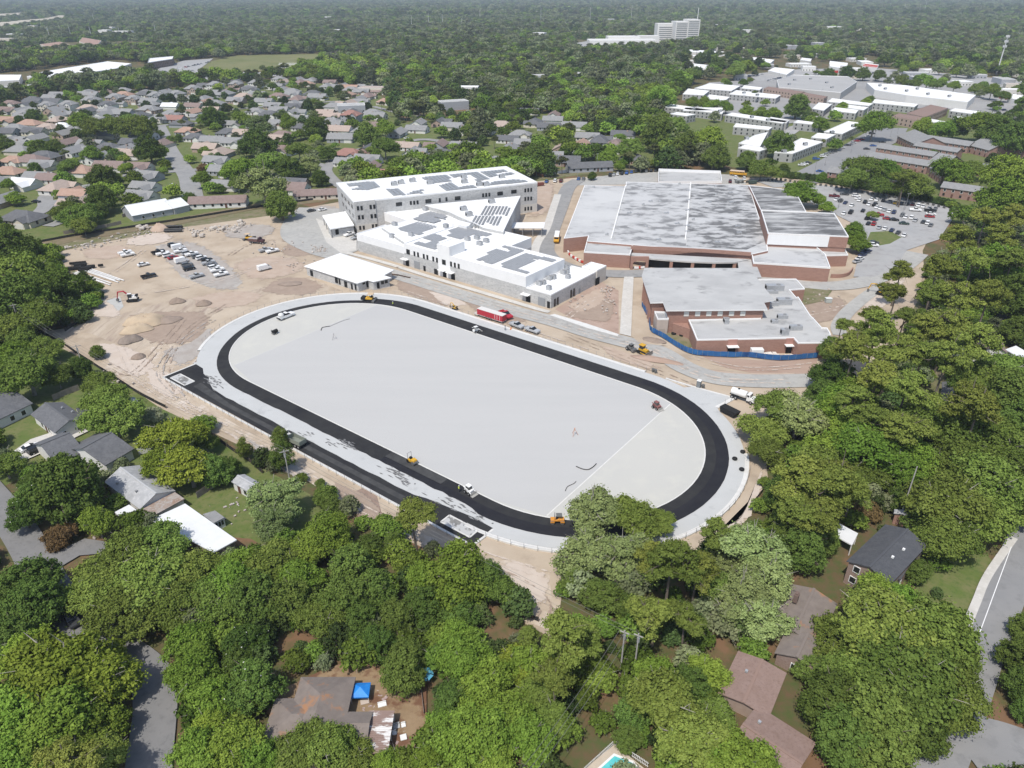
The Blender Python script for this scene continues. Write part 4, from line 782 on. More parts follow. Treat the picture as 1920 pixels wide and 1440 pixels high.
MB().slab(HI,0,8.7).obj('wall',m_brick,b3); MB().slab(HP,8.65,9.15).obj('eaves',m_trim,b3); MB().sheet(HP,9.17).obj('roof',m_groof,b3); BUILT.append((ch[0],ch[1],32))
a_,b_=np.array(HI[7]),np.array(HI[6]); facade(b3,a_,b_,'1286.9,588.5 1308,588.3 1329,588.1 1350.2,588 1371.5,587.9 1392.7,587.8',1.7,1.7,M('boarded_window',(.62,.62,.58)),'boarded_window',.08)
for t in np.linspace(.1,.9,7):
    p=np.array(HI[0])+(np.array(HI[9])-np.array(HI[0]))*t; link('pilaster',pane_mesh(.5,8.5,m_brick,'pilaster',.6),b3,(p[0]-.3,p[1],4.25),math.atan2(*(np.array(HI[9])-np.array(HI[0]))[::-1]))
LP=[tuple(p) for p in GP('1415,523 1492.7,522.3 1509.4,541 1481,543 1493,557 1497,556 1520,591.5 1526,597 1541,613.5 1551,614 1557,624 1560,642 1496.3,642.6 1488.3,633 1306.8,636.7 1298.8,617 1290.8,598.8 1425,596',5.6)]
b4=empty('brick_wing'); tag(b4,'low flat-roofed brick wing with stepped edge behind the blue screen fence','building')
flat_volume(b4,LP,5.6,m_brick,m_groof,.45,trim=m_trim)
MB().slab([tuple(p) for p in GP('1253,598 1291,598 1299,618 1262,606',4.0)],0,3.9).obj('low_wall',m_brick,b4)
a_,b_=np.array(LP[14]),np.array(LP[13]); facade(b4,a_,b_,'1371.5,656 1480,657',2.4,2.6,m_dark,'door',.08)
for x,y in ((1372.5,648),(1480,650)):
    awning(b4,a_,b_,x,y,3.6,1.6,3.3); u,_=FP(x,y,a_,b_); p=a_+(b_-a_)/np.linalg.norm(b_-a_)*u; link('door_recess',pane_mesh(3.0,2.0,M('pinkish_brick',(.40,.22,.18)),'door_recess',.3),b4,(p[0],p[1]-.05,4.4),math.atan2(*(b_-a_)[::-1]))
et=empty('stair_enclosure'); tag(et,'pale open-topped square enclosure at the left corner of the brick hall','enclosure')
EP=GP('1227,583 1249,584 1254,597 1233,597',6.0); m_pinkw=M('pinkish_plaster',(.47,.40,.35),(.43,.365,.32),.6)
MB().slab(EP,0,5.4).obj('wall',m_pinkw,et); parapet(et,[tuple(p) for p in EP],5.4,6.0,.25,m_trim); MB().sheet([tuple(p) for p in EP],5.42).obj('roof',m_metal,et)
link('door',pane_mesh(1.9,2.2,M('tan_door',(.38,.33,.29)),'door'),et,(*(np.array(EP[2])*.5+np.array(EP[3])*.5+np.array([0,-.03])),1.1))
b5=empty('store_building'); tag(b5,'long low white-fasciaed building behind the old school','building')
flat_volume(b5,[tuple(p) for p in GP('1235,316 1351,320 1354,339 1234,340',5.0)],5.0,m_brick,m_groof,1.6,trim=m_trim)
# ---- roof plant
def hvac(x,y,z,s=(2.4,1.6,1.5),rz=None,lab=''):
    p=G(x,y,z+s[2]*.4); e=empty('rooftop_unit',(p[0],p[1],z),A2 if rz is None else rz)
    MB().box((0,0,s[2]*.5+.15),(s[0],s[1],s[2])).box((0,0,.1),(s[0]*1.05,s[1]*1.05,.2)).obj('casing',m_metal,e,bev=.04)
    MB().tube([(s[0]*.2,0,s[2]+.1),(s[0]*.2,0,s[2]+.35)],s[1]*.34,10).obj('fan',m_steel,e)
    MB().box((-s[0]*.51,0,s[2]*.55),(.06,s[1]*.7,s[2]*.6)).obj('grille',m_dark,e)
    auto(e,lab or 'grey rooftop air unit','air unit','rooftop air units',p)
for x,y in pts('739,345 752,342 773.6,338.4 806,342.4 870,331.5 871,340.7 899,345.8 911.5,345.8 941,331'): hvac(x,y,15.0,(3,1.8,1.9),A1)
for x,y in pts('921.8,378 869,391.7 879.4,402'): hvac(x,y,10.5,(3.0,2.4,1.8),A1)
for x,y in pts('876.5,448.4 894.3,446 911.5,451.8 899.4,457 836,424'): hvac(x,y,9.3)
for x,y in pts('797,391.7 771,440 735,443 740,420.6'): hvac(x,y,7.85 if x<738 else 8.9)
for x,y in pts('1011,532 1019,530 1030,522 1038,520 1056,511 1063,509.5 1029,540.4 1064.8,519.4 1062.8,502.4'): hvac(x,y,5.2,(1.8,1.5,1.5))
for x,y,s in ((1452,540,(6.5,2.4,2)),(1470,566,(5,2.4,2)),(1449,570,(3.6,1.8,1.2)),(1448,548,(4,1.4,1)),(1467,594,(3.4,1.6,1.2)),(1452,603,(2.2,1.4,1)),(1471,623,(2.3,2.0,1.8)),(1492,615,(4,1.6,1.4)),(1361,602,(1.4,2.6,1.4))): hvac(x,y,5.2,s,0)
for x,y in pts('1113,351 1138,440 1206,384 1238,378 1212,425 1274,345 1342,350 1300,412 1343,365'): hvac(x,y,6.5,(1.3,1.0,.7),AO,'small grey roof vent box')
rv=MB()
for i,(x,y) in enumerate(pts('1290,358 1290,376 1289,395 1289,424 1289,435 1368,356 1370,362 1371,380 1383,425 1386,437 1270,420 1220,378 1180,400 1330,380 1250,400 1235,450 1345,455')):
    p=G(x,y,6.5); e=MB().box((0,0,.25),(2.2,1.2,.5)).tube([(.5,0,.5),(.5,0,.9)],.25,8).obj('roof_vent',m_metal); e.location=(p[0],p[1],6.5); auto(e,'tiny metal roof vent','roof vent','vents on the old school roof',p)
# ---- solar arrays: every module a piece
pv=MB().box((0,0,.22),(2.02,1.04,.06),0,.09).mesh('solar_panel',m_solar)
rail=MB().box((0,0,.12),(.08,1.1,.18)).mesh('rail',m_metal)
def array(px,z,ang,lab,gapx=.06,gapy=.06,groups=0):
    poly=GP(px,z); c=np.mean(poly,axis=0); ca,sa=math.cos(ang),math.sin(ang)
    e=empty('solar_array',(c[0],c[1],z),ang); q=np.array(poly)-c; q=np.column_stack([q[:,0]*ca+q[:,1]*sa,-q[:,0]*sa+q[:,1]*ca])
    sx,sy=2.02+gapx,1.04+gapy; xs=np.arange(q[:,0].min()+.9,q[:,0].max(),sx); ys=np.arange(q[:,1].min()+.5,q[:,1].max(),sy); n=0
    for j,x in enumerate(xs):
        for i,y in enumerate(ys):
            if inside([(x,y)],q)[0] and n<300: link('solar_panel',pv,e,(x,y,0)); n+=1
    auto(e,lab,'solar panels','solar arrays on the white roofs',c)
AL='grey solar array on the white school roof'
for s in ('892,487.5 932,467.9 950,473 961,471 942.5,463 948,461.8 982,470.6 924.7,496.4 911,492.3 918,487.5 903,490.3','936,499.7 985.6,476 1042.5,487.5 1034.4,491.6 1018,488.2 1000.5,484.8 1004,489 975.5,501.8 966.7,501.8 993.7,510.6 988.3,512.9',
 '745,429.4 786,416.3 818.8,425.6 785,440.6 763.8,435.6','794,447.5 816,439.4 838.8,447.5 820,456 819,468.8 776,457.5 786,453.8 801,456.9 810,452.5','839.8,433.5 863.3,425.5 921.8,439.2 909.2,443.8 887.4,440.4 863.3,448.4 849.6,445.5 837.6,442 849.6,437.5','774,410 807,397.4 838,404.8 833.5,410.6 815,408 826,413.4 813.5,418.2 795,416'):
    array(s,8.98 if s[:3] in ('745','774') else 9.36,A2,AL)
for s in ('912,385.4 957.9,388.8 950.4,404.3 927.5,402 925,404.3 901.7,402.6','892,404.8 941.8,405.4 933.2,423.8 925.2,423.2 916,420.3 913.8,416.9 900.6,424.3 881,423.8'): array(s,10.56,R(83),'striped solar array on the angled link roof',.06,.62)
for s in ('652.2,344 703.2,340 713.5,350.4 687.7,356.7 660,355.6 676.3,349.3 655.6,349.3','723.8,355 750.7,353.3 760.5,365.9 738,367','763,364.5 775,358.4 790.8,356 796.6,362.5','790,333 835.8,328 849.6,339.5 814,343.5','822.7,348 845,342.4 857.6,351.6 886.3,347 892,352.1 839.3,357.3','842.7,328 895.4,322.3 915.5,336 893,340.7 893,333.2 879,327.5 852,333.8','902.3,322.3 948,317.8 948.7,321.8 930.4,325.2 932,330.4 918.3,332.7','943.5,325.8 958.4,323.5 963.6,327.5 948,329.2','917.2,342.4 959.6,336.7 982.5,337.8 987.7,341.2 920.6,347.6'): array(s,15.06,A1,AL)
# ---------------------------------------------------------------- houses
FARC=[]
ROOFM={'g':M('grey_shingle',(.235,.235,.235),(.285,.285,.28),.6,c3=(.20,.20,.20),s3=2),'d':M('charcoal_shingle',(.115,.118,.125),(.15,.152,.158),.6,c3=(.095,.096,.10),s3=2),'b':M('brown_shingle',(.22,.165,.15),(.265,.205,.185),.6,c3=(.19,.13,.115),s3=2),
 'o':M('terracotta_shingle',(.345,.225,.17),(.40,.275,.215),.6),'t':M('tan_shingle',(.36,.29,.245),(.42,.34,.29),.6),'w':M('white_metal_roof',(.72,.73,.73),(.66,.67,.67),.4),'r':M('red_shingle',(.27,.15,.125),(.32,.18,.15),.6),
 'm':M('weathered_grey_metal',(.40,.405,.41),(.30,.305,.31),.35,c3=(.47,.47,.47),s3=1.2),'k':M('black_shingle',(.075,.078,.086),(.095,.098,.105),.8,c3=(.06,.063,.07),s3=3),'n':M('grey_brown_shingle',(.185,.155,.135),(.225,.19,.165),.7,c3=(.34,.18,.095),s3=.22,lo3=.56,hi3=.64),'x':M('rust_brown_shingle',(.24,.165,.135),(.275,.195,.165),.8,c3=(.205,.14,.115),s3=2.5)}
WALLM={'w':M('white_siding',(.68,.67,.64),(.62,.61,.585),.8),'b':M('tan_brick',(.40,.31,.26),(.35,.26,.21),1.0),'g':M('grey_siding',(.36,.37,.39),(.32,.33,.35),.8),'c':M('cream_siding',(.62,.57,.48),(.57,.52,.44),.8)}
RNAME={'g':'grey','d':'charcoal','b':'brown','o':'terracotta','t':'tan','w':'white','r':'red','m':'weathered metal'}
m_gdoor=M('garage_door',(.66,.65,.62)); m_fdoor=M('front_door',(.12,.06,.045))
def roof_gable(m,cx,cy,L,W,h,pitch,ov,rz=0.0):
    """ridge runs along local x"""
    hl,hw=L/2+ov,W/2+ov; rh=W/2*pitch; e=h-ov*pitch; t=.18; c,s=math.cos(rz),math.sin(rz)
    V=[(-hl,-hw,e),(hl,-hw,e),(hl,0,h+rh),(-hl,0,h+rh),(hl,hw,e),(-hl,hw,e)]; V+= [(x,y,z-t) for x,y,z in V]
    V=[(cx+x*c-y*s,cy+x*s+y*c,z) for x,y,z in V]
    m.add(V,[(0,1,2,3),(3,2,4,5),(6,9,8,7),(9,11,10,8),(0,6,7,1),(4,10,11,5),(1,7,8,2),(2,8,10,4),(3,9,6,0),(5,11,9,3)])
def roof_hip(m,cx,cy,L,W,h,pitch,ov,rz=0.0):
    hl,hw=L/2+ov,W/2+ov; rh=W/2*pitch; e=h-ov*pitch; t=.18; r=max(hl-hw,.05); c,s=math.cos(rz),math.sin(rz)
    V=[(-hl,-hw,e),(hl,-hw,e),(hl,hw,e),(-hl,hw,e),(-r,0,h+rh),(r,0,h+rh)]+[(-hl,-hw,e-t),(hl,-hw,e-t),(hl,hw,e-t),(-hl,hw,e-t)]
    V=[(cx+x*c-y*s,cy+x*s+y*c,z) for x,y,z in V]
    m.add(V,[(0,1,5,4),(1,2,5),(2,3,4,5),(3,0,4),(0,6,7,1),(1,7,8,2),(2,8,9,3),(3,9,6,0),(9,8,7,6)])
def wall_gable(m,cx,cy,L,W,h,pitch,rz=0.0):
    hl,hw=L/2,W/2; rh=hw*pitch-.05; c,s=math.cos(rz),math.sin(rz)
    V=[(-hl,-hw,0),(hl,-hw,0),(hl,hw,0),(-hl,hw,0),(-hl,-hw,h-.05),(hl,-hw,h-.05),(hl,hw,h-.05),(-hl,hw,h-.05),(-hl,0,h+rh),(hl,0,h+rh)]
    V=[(cx+x*c-y*s,cy+x*s+y*c,z) for x,y,z in V]
    m.add(V,[(0,1,5,4),(1,2,6,9,5),(2,3,7,6),(3,0,4,8,7)])
win_h=MB().box((0,0,0),(1.1,.14,1.35)).mesh('window',m_glass); frm_h=MB().box((0,0,.74),(1.35,.2,.12)).box((0,0,-.74),(1.35,.2,.12)).box((-.62,0,0),(.12,.2,1.4)).box((.62,0,0),(.12,.2,1.4)).mesh('frame',m_trim)
door_h=MB().box((0,0,1.05),(1.0,.14,2.1)).mesh('door',m_fdoor); gar_h=MB().box((0,0,1.1),(4.6,.14,2.2)).mesh('garage_door',m_gdoor)
def put(me,name,root,x,y,z,rz,frame=False):
    o=link(name,me,root,(x,y,z),rz)
    if frame: link('frame',frm_h,o)
    return o
def house_proto(kind):
    e=empty('house'); W=MB();Rf=MB()
    if kind=='A':   # hip ranch with a front gable
        L,Wd,h=17,11,2.9; W.box((0,0,h/2),(L,Wd,h)); roof_hip(Rf,0,0,L,Wd,h,.55,.5); wall_gable(W,4.5,-4.5,6,5.5,h,.6,R(90)); roof_gable(Rf,4.5,-4.2,6.6,5.5,h,.6,.4,R(90)); fx=-Wd/2
        put(gar_h,'garage_door',e,4.5,-7.52,0,0); put(door_h,'door',e,-.5,-5.53,0,0)
        for x in (-6.5,-3.6): put(win_h,'window',e,x,-5.53,1.6,0,True)
        for y in (-2,2.5): put(win_h,'window',e,-8.53,y,1.6,R(90)); put(win_h,'window',e,8.53,y,1.6,R(90))
    elif kind=='B': # gable ranch
        L,Wd,h=17,10,2.8; wall_gable(W,0,0,L,Wd,h,.55); roof_gable(Rf,0,0,L,Wd,h,.55,.5); put(door_h,'door',e,0,-5.03,0,0); put(gar_h,'garage_door',e,5.4,-5.03,0,0)
        for x in (-6,-3): put(win_h,'window',e,x,-5.03,1.6,0,True)
        for y in (-2,2): put(win_h,'window',e,-8.53,y,1.6,R(90)); put(win_h,'window',e,8.53,y,1.6,R(90))
        Ch=MB().box((-3,1.2,4.6),(1.0,.8,2.4)); Ch.obj('chimney',MAT['tan_brick'],e)
    elif kind=='C': # cross gable
        L,Wd,h=16,9,2.9; wall_gable(W,0,0,L,Wd,h,.6); roof_gable(Rf,0,0,L,Wd,h,.6,.5); wall_gable(W,4.6,-5,9,6.6,h,.6,R(90)); roof_gable(Rf,4.6,-5.1,9.2,6.6,h,.6,.45,R(90))
        put(gar_h,'garage_door',e,4.6,-9.53,0,0); put(door_h,'door',e,-.6,-4.53,0,0)
        for x in (-6,-3.4): put(win_h,'window',e,x,-4.53,1.6,0,True)
        for y in (-2,2): put(win_h,'window',e,-8.03,y,1.6,R(90))
    elif kind=='D': # two storeys
        L,Wd,h=14,10,5.6; W.box((0,0,h/2),(L,Wd,h)); roof_hip(Rf,0,0,L,Wd,h,.6,.5); wall_gable(W,3.6,-5.5,5,5.6,h-.4,.8,R(90)); roof_gable(Rf,3.6,-5.2,5.6,5.6,h-.4,.8,.4,R(90))
        put(gar_h,'garage_door',e,3.6,-8.03,0,0); put(door_h,'door',e,-1,-5.03,0,0)
        for x in (-5.4,-2.6): 
            for z in (1.6,4.3): put(win_h,'window',e,x,-5.03,z,0,True)
        for x in (2.6,4.7): put(win_h,'window',e,x,-8.03,4.1,0,True)
        for y in (-2,2): 
            for z in (1.6,4.3): put(win_h,'window',e,-7.03,y,z,R(90))
    elif kind=='E': # long low gable
        L,Wd,h=26,8.5,2.7; wall_gable(W,0,0,L,Wd,h,.55); roof_gable(Rf,0,0,L,Wd,h,.55,.4)
        for x in (-10,-6,-2,2,6,10): put(win_h,'window',e,x,-4.28,1.7,0)
        put(door_h,'door',e,4,-4.28,0,0)
    W.obj('wall',WALLM['w'],e); Rf.obj('roof',ROOFM['g'],e); return e
HP_={k:house_proto(k) for k in 'ABCDE'}
HN=0
def house(px,py,col,kind=None,ang=None,wall=None):
    global HN
    HN+=1; rr=random.Random(HN*7+3)
    k=kind or rr.choice('AABBC'); p=G(px,py,3.0); a=R(ang if ang is not None else rr.choice((-12,-8,-15,78,-100,170)))
    nm={'D':'two_storey_house'}.get(k,'house')
    e=dup(HP_[k],(p[0],p[1],0),a,rr.uniform(.98,1.18),mats={'roof':ROOFM[col],'wall':WALLM[wall or rr.choice('wwcbgw')]}); e.name=nm
    ty={'A':'hip-roofed','B':'gabled','C':'cross-gabled','D':'two-storey','E':'long low'}[k]
    auto(e,'%s house with %s roof'%(ty,RNAME[col]),'house','houses of the suburb',p); BUILT.append((p[0],p[1],9 if k!='E' else 12))
H1='''15,206,b;42,208,g;112,215,g;110,224,t;160,209,d;195,215,g;230,212,g;280,205,g;322,213,g;328,222,r;360,210,o;340,231,d;397,205,t;17,226,o;57,232,o;12,247,d;65,246,d;67,259,g;122,250,g;118,236,w;128,266,b;15,264,g;37,281,g;140,283,g;85,293,d,A;203,275,d,A;250,268,d,C;245,288,t,B;27,300,o,A;82,308,g,C;150,320,o,A;100,333,b,B,-5;47,342,w,C;17,322,o,A;207,311,b,B,-8;262,311,b,C,-10;277,328,g,C,-15;272,348,g,C,-15;265,366,g,C,-15;141,362,o,C;162,378,t,C;5,374,g,C;
352,245,o,A;368,257,d,A;387,276,t,C;412,287,t,A;430,248,d,A;440,266,g,C;420,318,g,C,-10;424,345,g,B;640,258,g,B,-5,g;637,243,t,B;622,227,g,A;745,248,g,B;782,241,g,B;765,273,t,B;772,284,g,C;785,297,o,B;655,288,r,A;651,303,g,C;690,298,g,C;694,313,b,C;718,326,r,A;870,273,g,B;550,343,d,C;545,352,b,B;910,302,g,C;979,307,d,A;947,300,g,B;1102,256,g,C;1125,263,d,A;1155,271,b,A;1165,279,d,B;1187,296,d,A;1105,311,d,E,10;1060,301,d,B;1052,276,t,B;993,208,d,B;1037,224,g,C;787,200,g,B;
20,193,b;233,210,g;320,198,w;110,214,g;403,194,g;423,176,g;457,181,t;443,188,g;363,198,b;523,181,b;547,171,g;513,198,g;550,211,g;613,161,g;623,231,g;300,222,g;440,232,g;460,250,t;505,215,d;480,208,g;560,222,g;530,252,b;180,225,g;30,240,g;90,238,t;150,240,g;200,252,g;305,268,b;75,330,g;110,350,t;60,300,b;180,296,g;400,262,g'''
for t in H1.replace('\n','').split(';'):
    f=t.split(','); house(float(f[0]),float(f[1]),f[2],f[3] if len(f)>3 else None,float(f[4]) if len(f)>4 else None,f[5] if len(f)>5 else None)
for x,y,c in ((90,201,'g'),(130,200,'g'),(173,193,'g'),(218,188,'g'),(252,189,'g'),(293,183,'g'),(333,181,'g'),(363,171,'g'),(405,164,'g'),(443,161,'g'),(480,159,'g'),(659,221,'r'),(203,201,'d')): house(x,y,c,'D',-8)
house(597,361,'b','E',9); house(410,376,'b','E',8); 
ROADQ=np.concatenate([smooth_line([G(x,y) for x,y in pts(t_)],10) for t_ in STREETS])
def fill_houses():
    rr=random.Random(77); S0=SUB[0]; TA=np.array([(x,y,r) for x,y,r in TREES])
    for j in range(60):
        for i in range(60):
            x=-520+i*20+rr.uniform(-4,4)+(j%2)*10; y=300+j*19+rr.uniform(-4,4)
            if not inside([(x,y)],S0)[0] or y>1000: continue
            if rr.random()<(.62 if x>-60 else .45): continue
            if np.min(np.hypot(ROADQ[:,0]-x,ROADQ[:,1]-y))<13: continue
            if any(math.hypot(x-b[0],y-b[1])<b[2]+8.5 for b in BUILT): continue
            if (np.hypot(TA[:,0]-x,TA[:,1]-y)<TA[:,2]*.6+5).any(): continue
            if any(inside([(x,y)],c)[0] for c in CLEAR): continue
            px,py=proj(x,y,3); house(px,py,rr.choice('gggggggddddbbotg'))
fill_houses()
def eave_house(name,label,p0,p1,p2,h,pitch,roofm,wallm,hip=False,ov=.5,cat='house',wins=(),dd=(),pane=None):
    """p0-p1 is the eave along the ridge, p1-p2 a gable end, traced at eave height"""
    a,b,c=[G(x,y,h) for x,y in (p0,p1,p2)]; d=b-a; L=np.linalg.norm(d); d/=L; n=np.array([-d[1],d[0]]); w=(c-b)@n
    if w<0: n=-n; w=-w
    W=abs(w); ce=a+d*L/2+n*W/2; e=empty(name,(ce[0],ce[1],0),math.atan2(d[1],d[0])); tag(e,label,cat); sgn=1 if n@np.array([-d[1],d[0]])>0 else -1
    m=MB();r=MB(); l2,w2=max(L-2*ov,1),max(W-2*ov,1)
    if hip: m.box((0,0,h/2),(l2,w2,h)); roof_hip(r,0,0,l2,w2,h+ov*pitch,pitch,ov)
    else: wall_gable(m,0,0,l2,w2,h+ov*pitch,pitch); roof_gable(r,0,0,l2,w2,h+ov*pitch,pitch,ov)
    m.obj('wall',wallm,e); r.obj('roof',roofm,e)
    if not hip: MB().box((0,0,h+ov*pitch+w2/2*pitch+.03),(l2+2*ov,.42,.10)).obj('ridge_cap',M('ridge_'+roofm.name,tuple(min(1,c*1.1) for c in roofm.node_tree.nodes['Principled BSDF'].inputs['Base Color'].default_value[:3])),e)
    for side,t,z in wins:
        if side=='e+': put(win_h,'window',e,l2/2+.03,t*w2/2,z,R(90),True)
        if side=='e-': put(win_h,'window',e,-l2/2-.03,t*w2/2,z,R(90),True)
        if side=='s': put(win_h,'window',e,t*l2/2,-sgn*(w2/2+.03),z,0,True)
        if side=='n': put(win_h,'window',e,t*l2/2,sgn*(w2/2+.03),z,0,True)
    for side,t,_ in dd:
        if side=='e+': put(door_h,'door',e,l2/2+.03,t*w2/2,0,R(90))
        if side=='s': put(door_h,'door',e,t*l2/2,-sgn*(w2/2+.03),0,0)
    BUILT.append((ce[0],ce[1],max(L,W)/2)); return e,l2,w2
def vents(e,lst,h,w2,pitch,mat=None):
    for x,y in lst:
        z=h+(w2/2-abs(y))*pitch+.3; link('roof_vent',MB().box((0,0,.0),(.45,.45,.4)).mesh('roof_vent',mat or m_metal),e,(x,y,z))
e,l,w=eave_house('white_house','white gabled house with grey roof beside the two parked driveway cars',(57,777),(102.5,812),(164,786),3.0,.42,ROOFM['d'],WALLM['w'],wins=(('e+',-.55,1.5),('e+',.5,1.5),('s',-.3,1.5),('s',.3,1.5)),dd=(('s',0,0),)); vents(e,((-2,2),(1.5,3)),3.2,w,.42)
def TM(o): return Matrix.Translation(o.location)@Matrix.Rotation(o.rotation_euler.z,4,'Z')
def absorb(e,e2):
    rel=TM(e).inverted()@TM(e2)
    for c in list(e2.children):
        mm=rel@TM(c); c.parent=e; c.location=mm.to_translation(); c.rotation_euler=(0,0,mm.to_euler().z)
    D.objects.remove(e2)
e,l,w=eave_house('dark_roofed_house','charcoal-roofed L-shaped house with open front porch above the dome-shaped tree',(104,870),(160,846),(122,808),3.0,.4,ROOFM['d'],WALLM['w'])
e2,l,w=eave_house('dark_roofed_house','wing',(197,873),(252,841),(192,806),2.95,.36,ROOFM['d'],WALLM['w'],wins=(('s',.3,1.4),('s',-.4,1.4))); absorb(e,e2)
e,l,w=eave_house('metal_roofed_house','house with pale weathered metal roof between the dome tree and yellow-green tree',(261,872),(329,920),(265,957),3.0,.42,ROOFM['m'],WALLM['w']); vents(e,((-3,2),(0,1),(3,-2),(-4,-3)),3.2,w,.42,m_steel)
def flat_roof(name,label,px,z,roofm,cat,wallm=None,th=.25,posts=True,wall_t=None):
    P=[tuple(p) for p in GP(px,z)]; c=np.mean(P,axis=0); e=empty(name,(c[0],c[1],0)); tag(e,label,cat); Q=[(p[0]-c[0],p[1]-c[1]) for p in P]
    MB().slab(Q,z-th,z).obj('roof',roofm,e)
    if wallm: MB().slab([(x*.93,y*.93) for x,y in Q],0,z-th).obj('wall',wallm,e)
    elif posts:
        for x,y in Q: link('post',pane_mesh(.16,z-th,m_trim,'post',.16),e,(x*.93,y*.93,(z-th)/2))
    BUILT.append((c[0],c[1],max(math.hypot(*q) for q in Q)*.8)); return e
flat_roof('lean_to','rusty corrugated lean-to on the lower side of the weathered metal-roofed house','261,957 327,922 346,935 282,970',2.7,M('rusty_metal',(.36,.33,.30),(.26,.17,.12),.5,c3=(.42,.41,.40),s3=1.5),'lean-to',WALLM['c'])
flat_roof('porch_roof','small white porch roof below the weathered metal roof','215,960 242,946 256,956 225,970',2.6,ROOFM['w'],'porch')
wf=flat_roof('white_roofed_house','long white flat-roofed house behind the leafy trees','282,974 347,944 444,1012 400,1036',3.3,ROOFM['w'],'house',M('tan_siding',(.30,.24,.19)))
pp=[G(x,y,2.6) for x,y in ((380,964),(403,957),(421,970),(400,981))]; c=sum(pp)/4; sp=empty('screen_porch',(c[0],c[1],0)); tag(sp,'small grey-topped glazed porch behind the long white flat-roofed house','porch')
q_=[tuple(p-c) for p in pp]; MB().slab(q_,2.4,2.6).obj('roof',ROOFM['g'],sp); MB().slab([(x*.92,y*.92) for x,y in q_],0,2.35).obj('wall',m_trim,sp)
for i in (1,2,3):
    a,b=np.array(q_[i])*.93,np.array(q_[(i+1)%4])*.93
    for t in (.22,.5,.78): p=a+(b-a)*t; link('window',pane_mesh(np.linalg.norm(b-a)*.2,1.1,m_glass,'window'),sp,(p[0],p[1],1.5),math.atan2(*(b-a)[::-1]))
eave_house('white_house','white-walled house with two windows at the left edge of the picture',(-30,800),(62,756),(20,722),3.0,.4,ROOFM['d'],WALLM['w'],wins=(('s',.1,1.4),('s',.6,1.4)))
e,l,w=eave_house('garden_shed','small white garden shed with a tiny solar panel on its roof',(433.5,903),(466,922),(489,906),2.5,.4,ROOFM['m'],WALLM['w'],cat='shed',ov=.25,wins=(('s',.5,1.3),),dd=(('s',-.3,0),)); link('solar_panel',MB().box((0,0,0),(1.5,1.0,.06)).mesh('solar_panel',m_solar),e,(1.0,.8,3.1))
eave_house('garden_shed','small white shed with grey roof under the trees at the left edge',(69,671),(82,680),(102,674),2.5,.4,ROOFM['m'],WALLM['w'],cat='shed',ov=.25)
eave_house('garden_shed','grey-roofed shed with brown lean-to beside the black silt fence',(228,752),(238,764),(263,757),2.6,.4,ROOFM['m'],WALLM['g'],cat='shed',ov=.3)
flat_roof('garden_shed','domed white metal shed on the lawn beside the tall yellow-green tree','252,832 277,827 281,833 257,839',2.3,ROOFM['w'],'shed',WALLM['w'])
flat_roof('pergola','dark-framed pergola between the white gabled house and trees','142,765 157,762 168,772 152,777',2.6,ROOFM['k'],'pergola')
# brown hip house with the carport
bh=empty('brown_house'); tag(bh,'brown hip-roofed house with orange pine straw stains beside the blue canopy','house')
def P28(x,y): return G(x,y,3.0)
ca_=(P28(547,1273)+P28(651,1269)+P28(645,1420)+P28(541,1424))/4; m=MB();r=MB()
L_=np.linalg.norm(P28(547,1273)-P28(541,1424)); W_=np.linalg.norm(P28(547,1273)-P28(651,1269))
m.box((ca_[0],ca_[1],1.5),(W_-1,L_-1,3.0)); roof_hip(r,ca_[0],ca_[1],L_-1,W_-1,3.2,.38,.5,R(90))
cb=(P28(523,1306)+P28(560,1306)+P28(553,1395)+P28(510,1395))/4; m.box((cb[0]+1.5,cb[1],1.4),(7,7.4,2.8)); roof_hip(r,cb[0]+1.6,cb[1],8,7,3.0,.38,.5,0)
cc=P28(652,1362); m.box((cc[0],cc[1],1.4),(5.6,5,2.8)); roof_gable(r,cc[0],cc[1],6.2,4.6,3.0,.36,.4,0)
m.obj('wall',WALLM['b'],bh); r.obj('roof',ROOFM['n'],bh); BUILT.append((ca_[0],ca_[1],9))
cp=[G(x,y,2.7) for x,y in ((686,1334),(735,1332),(733,1412),(680,1413))]; c=sum(cp)/4; ce=empty('carport',(c[0],c[1],0)); tag(ce,'striped white and rust corrugated carport roof beside the brown hip-roofed house','carport')
wx=np.linalg.norm(cp[1]-cp[0]); ly=np.linalg.norm(cp[2]-cp[1]); m_rust=M('peeling_white_paint',(.70,.68,.65),(.27,.19,.16),.35,stretch=(.55,1.6,1),lo=.43,hi=.48); nb=22
rm=MB().box((0,0,0),(wx,ly/nb*.9,.12)).mesh('roof_rib',m_rust); MB().box((0,0,2.58),(wx*.99,ly*.99,.08)).obj('roof_deck',M('rust_sheet',(.25,.175,.15),(.32,.24,.21),.5),ce)
for i in range(nb): link('roof_rib',rm,ce,(0,-ly/2+ly*(i+.5)/nb,2.69))
for x in (-1,1):
    for y in (-1,0,1): link('post',pane_mesh(.14,2.5,m_trim,'post',.14),ce,(x*wx*.46,y*ly*.46,1.25))
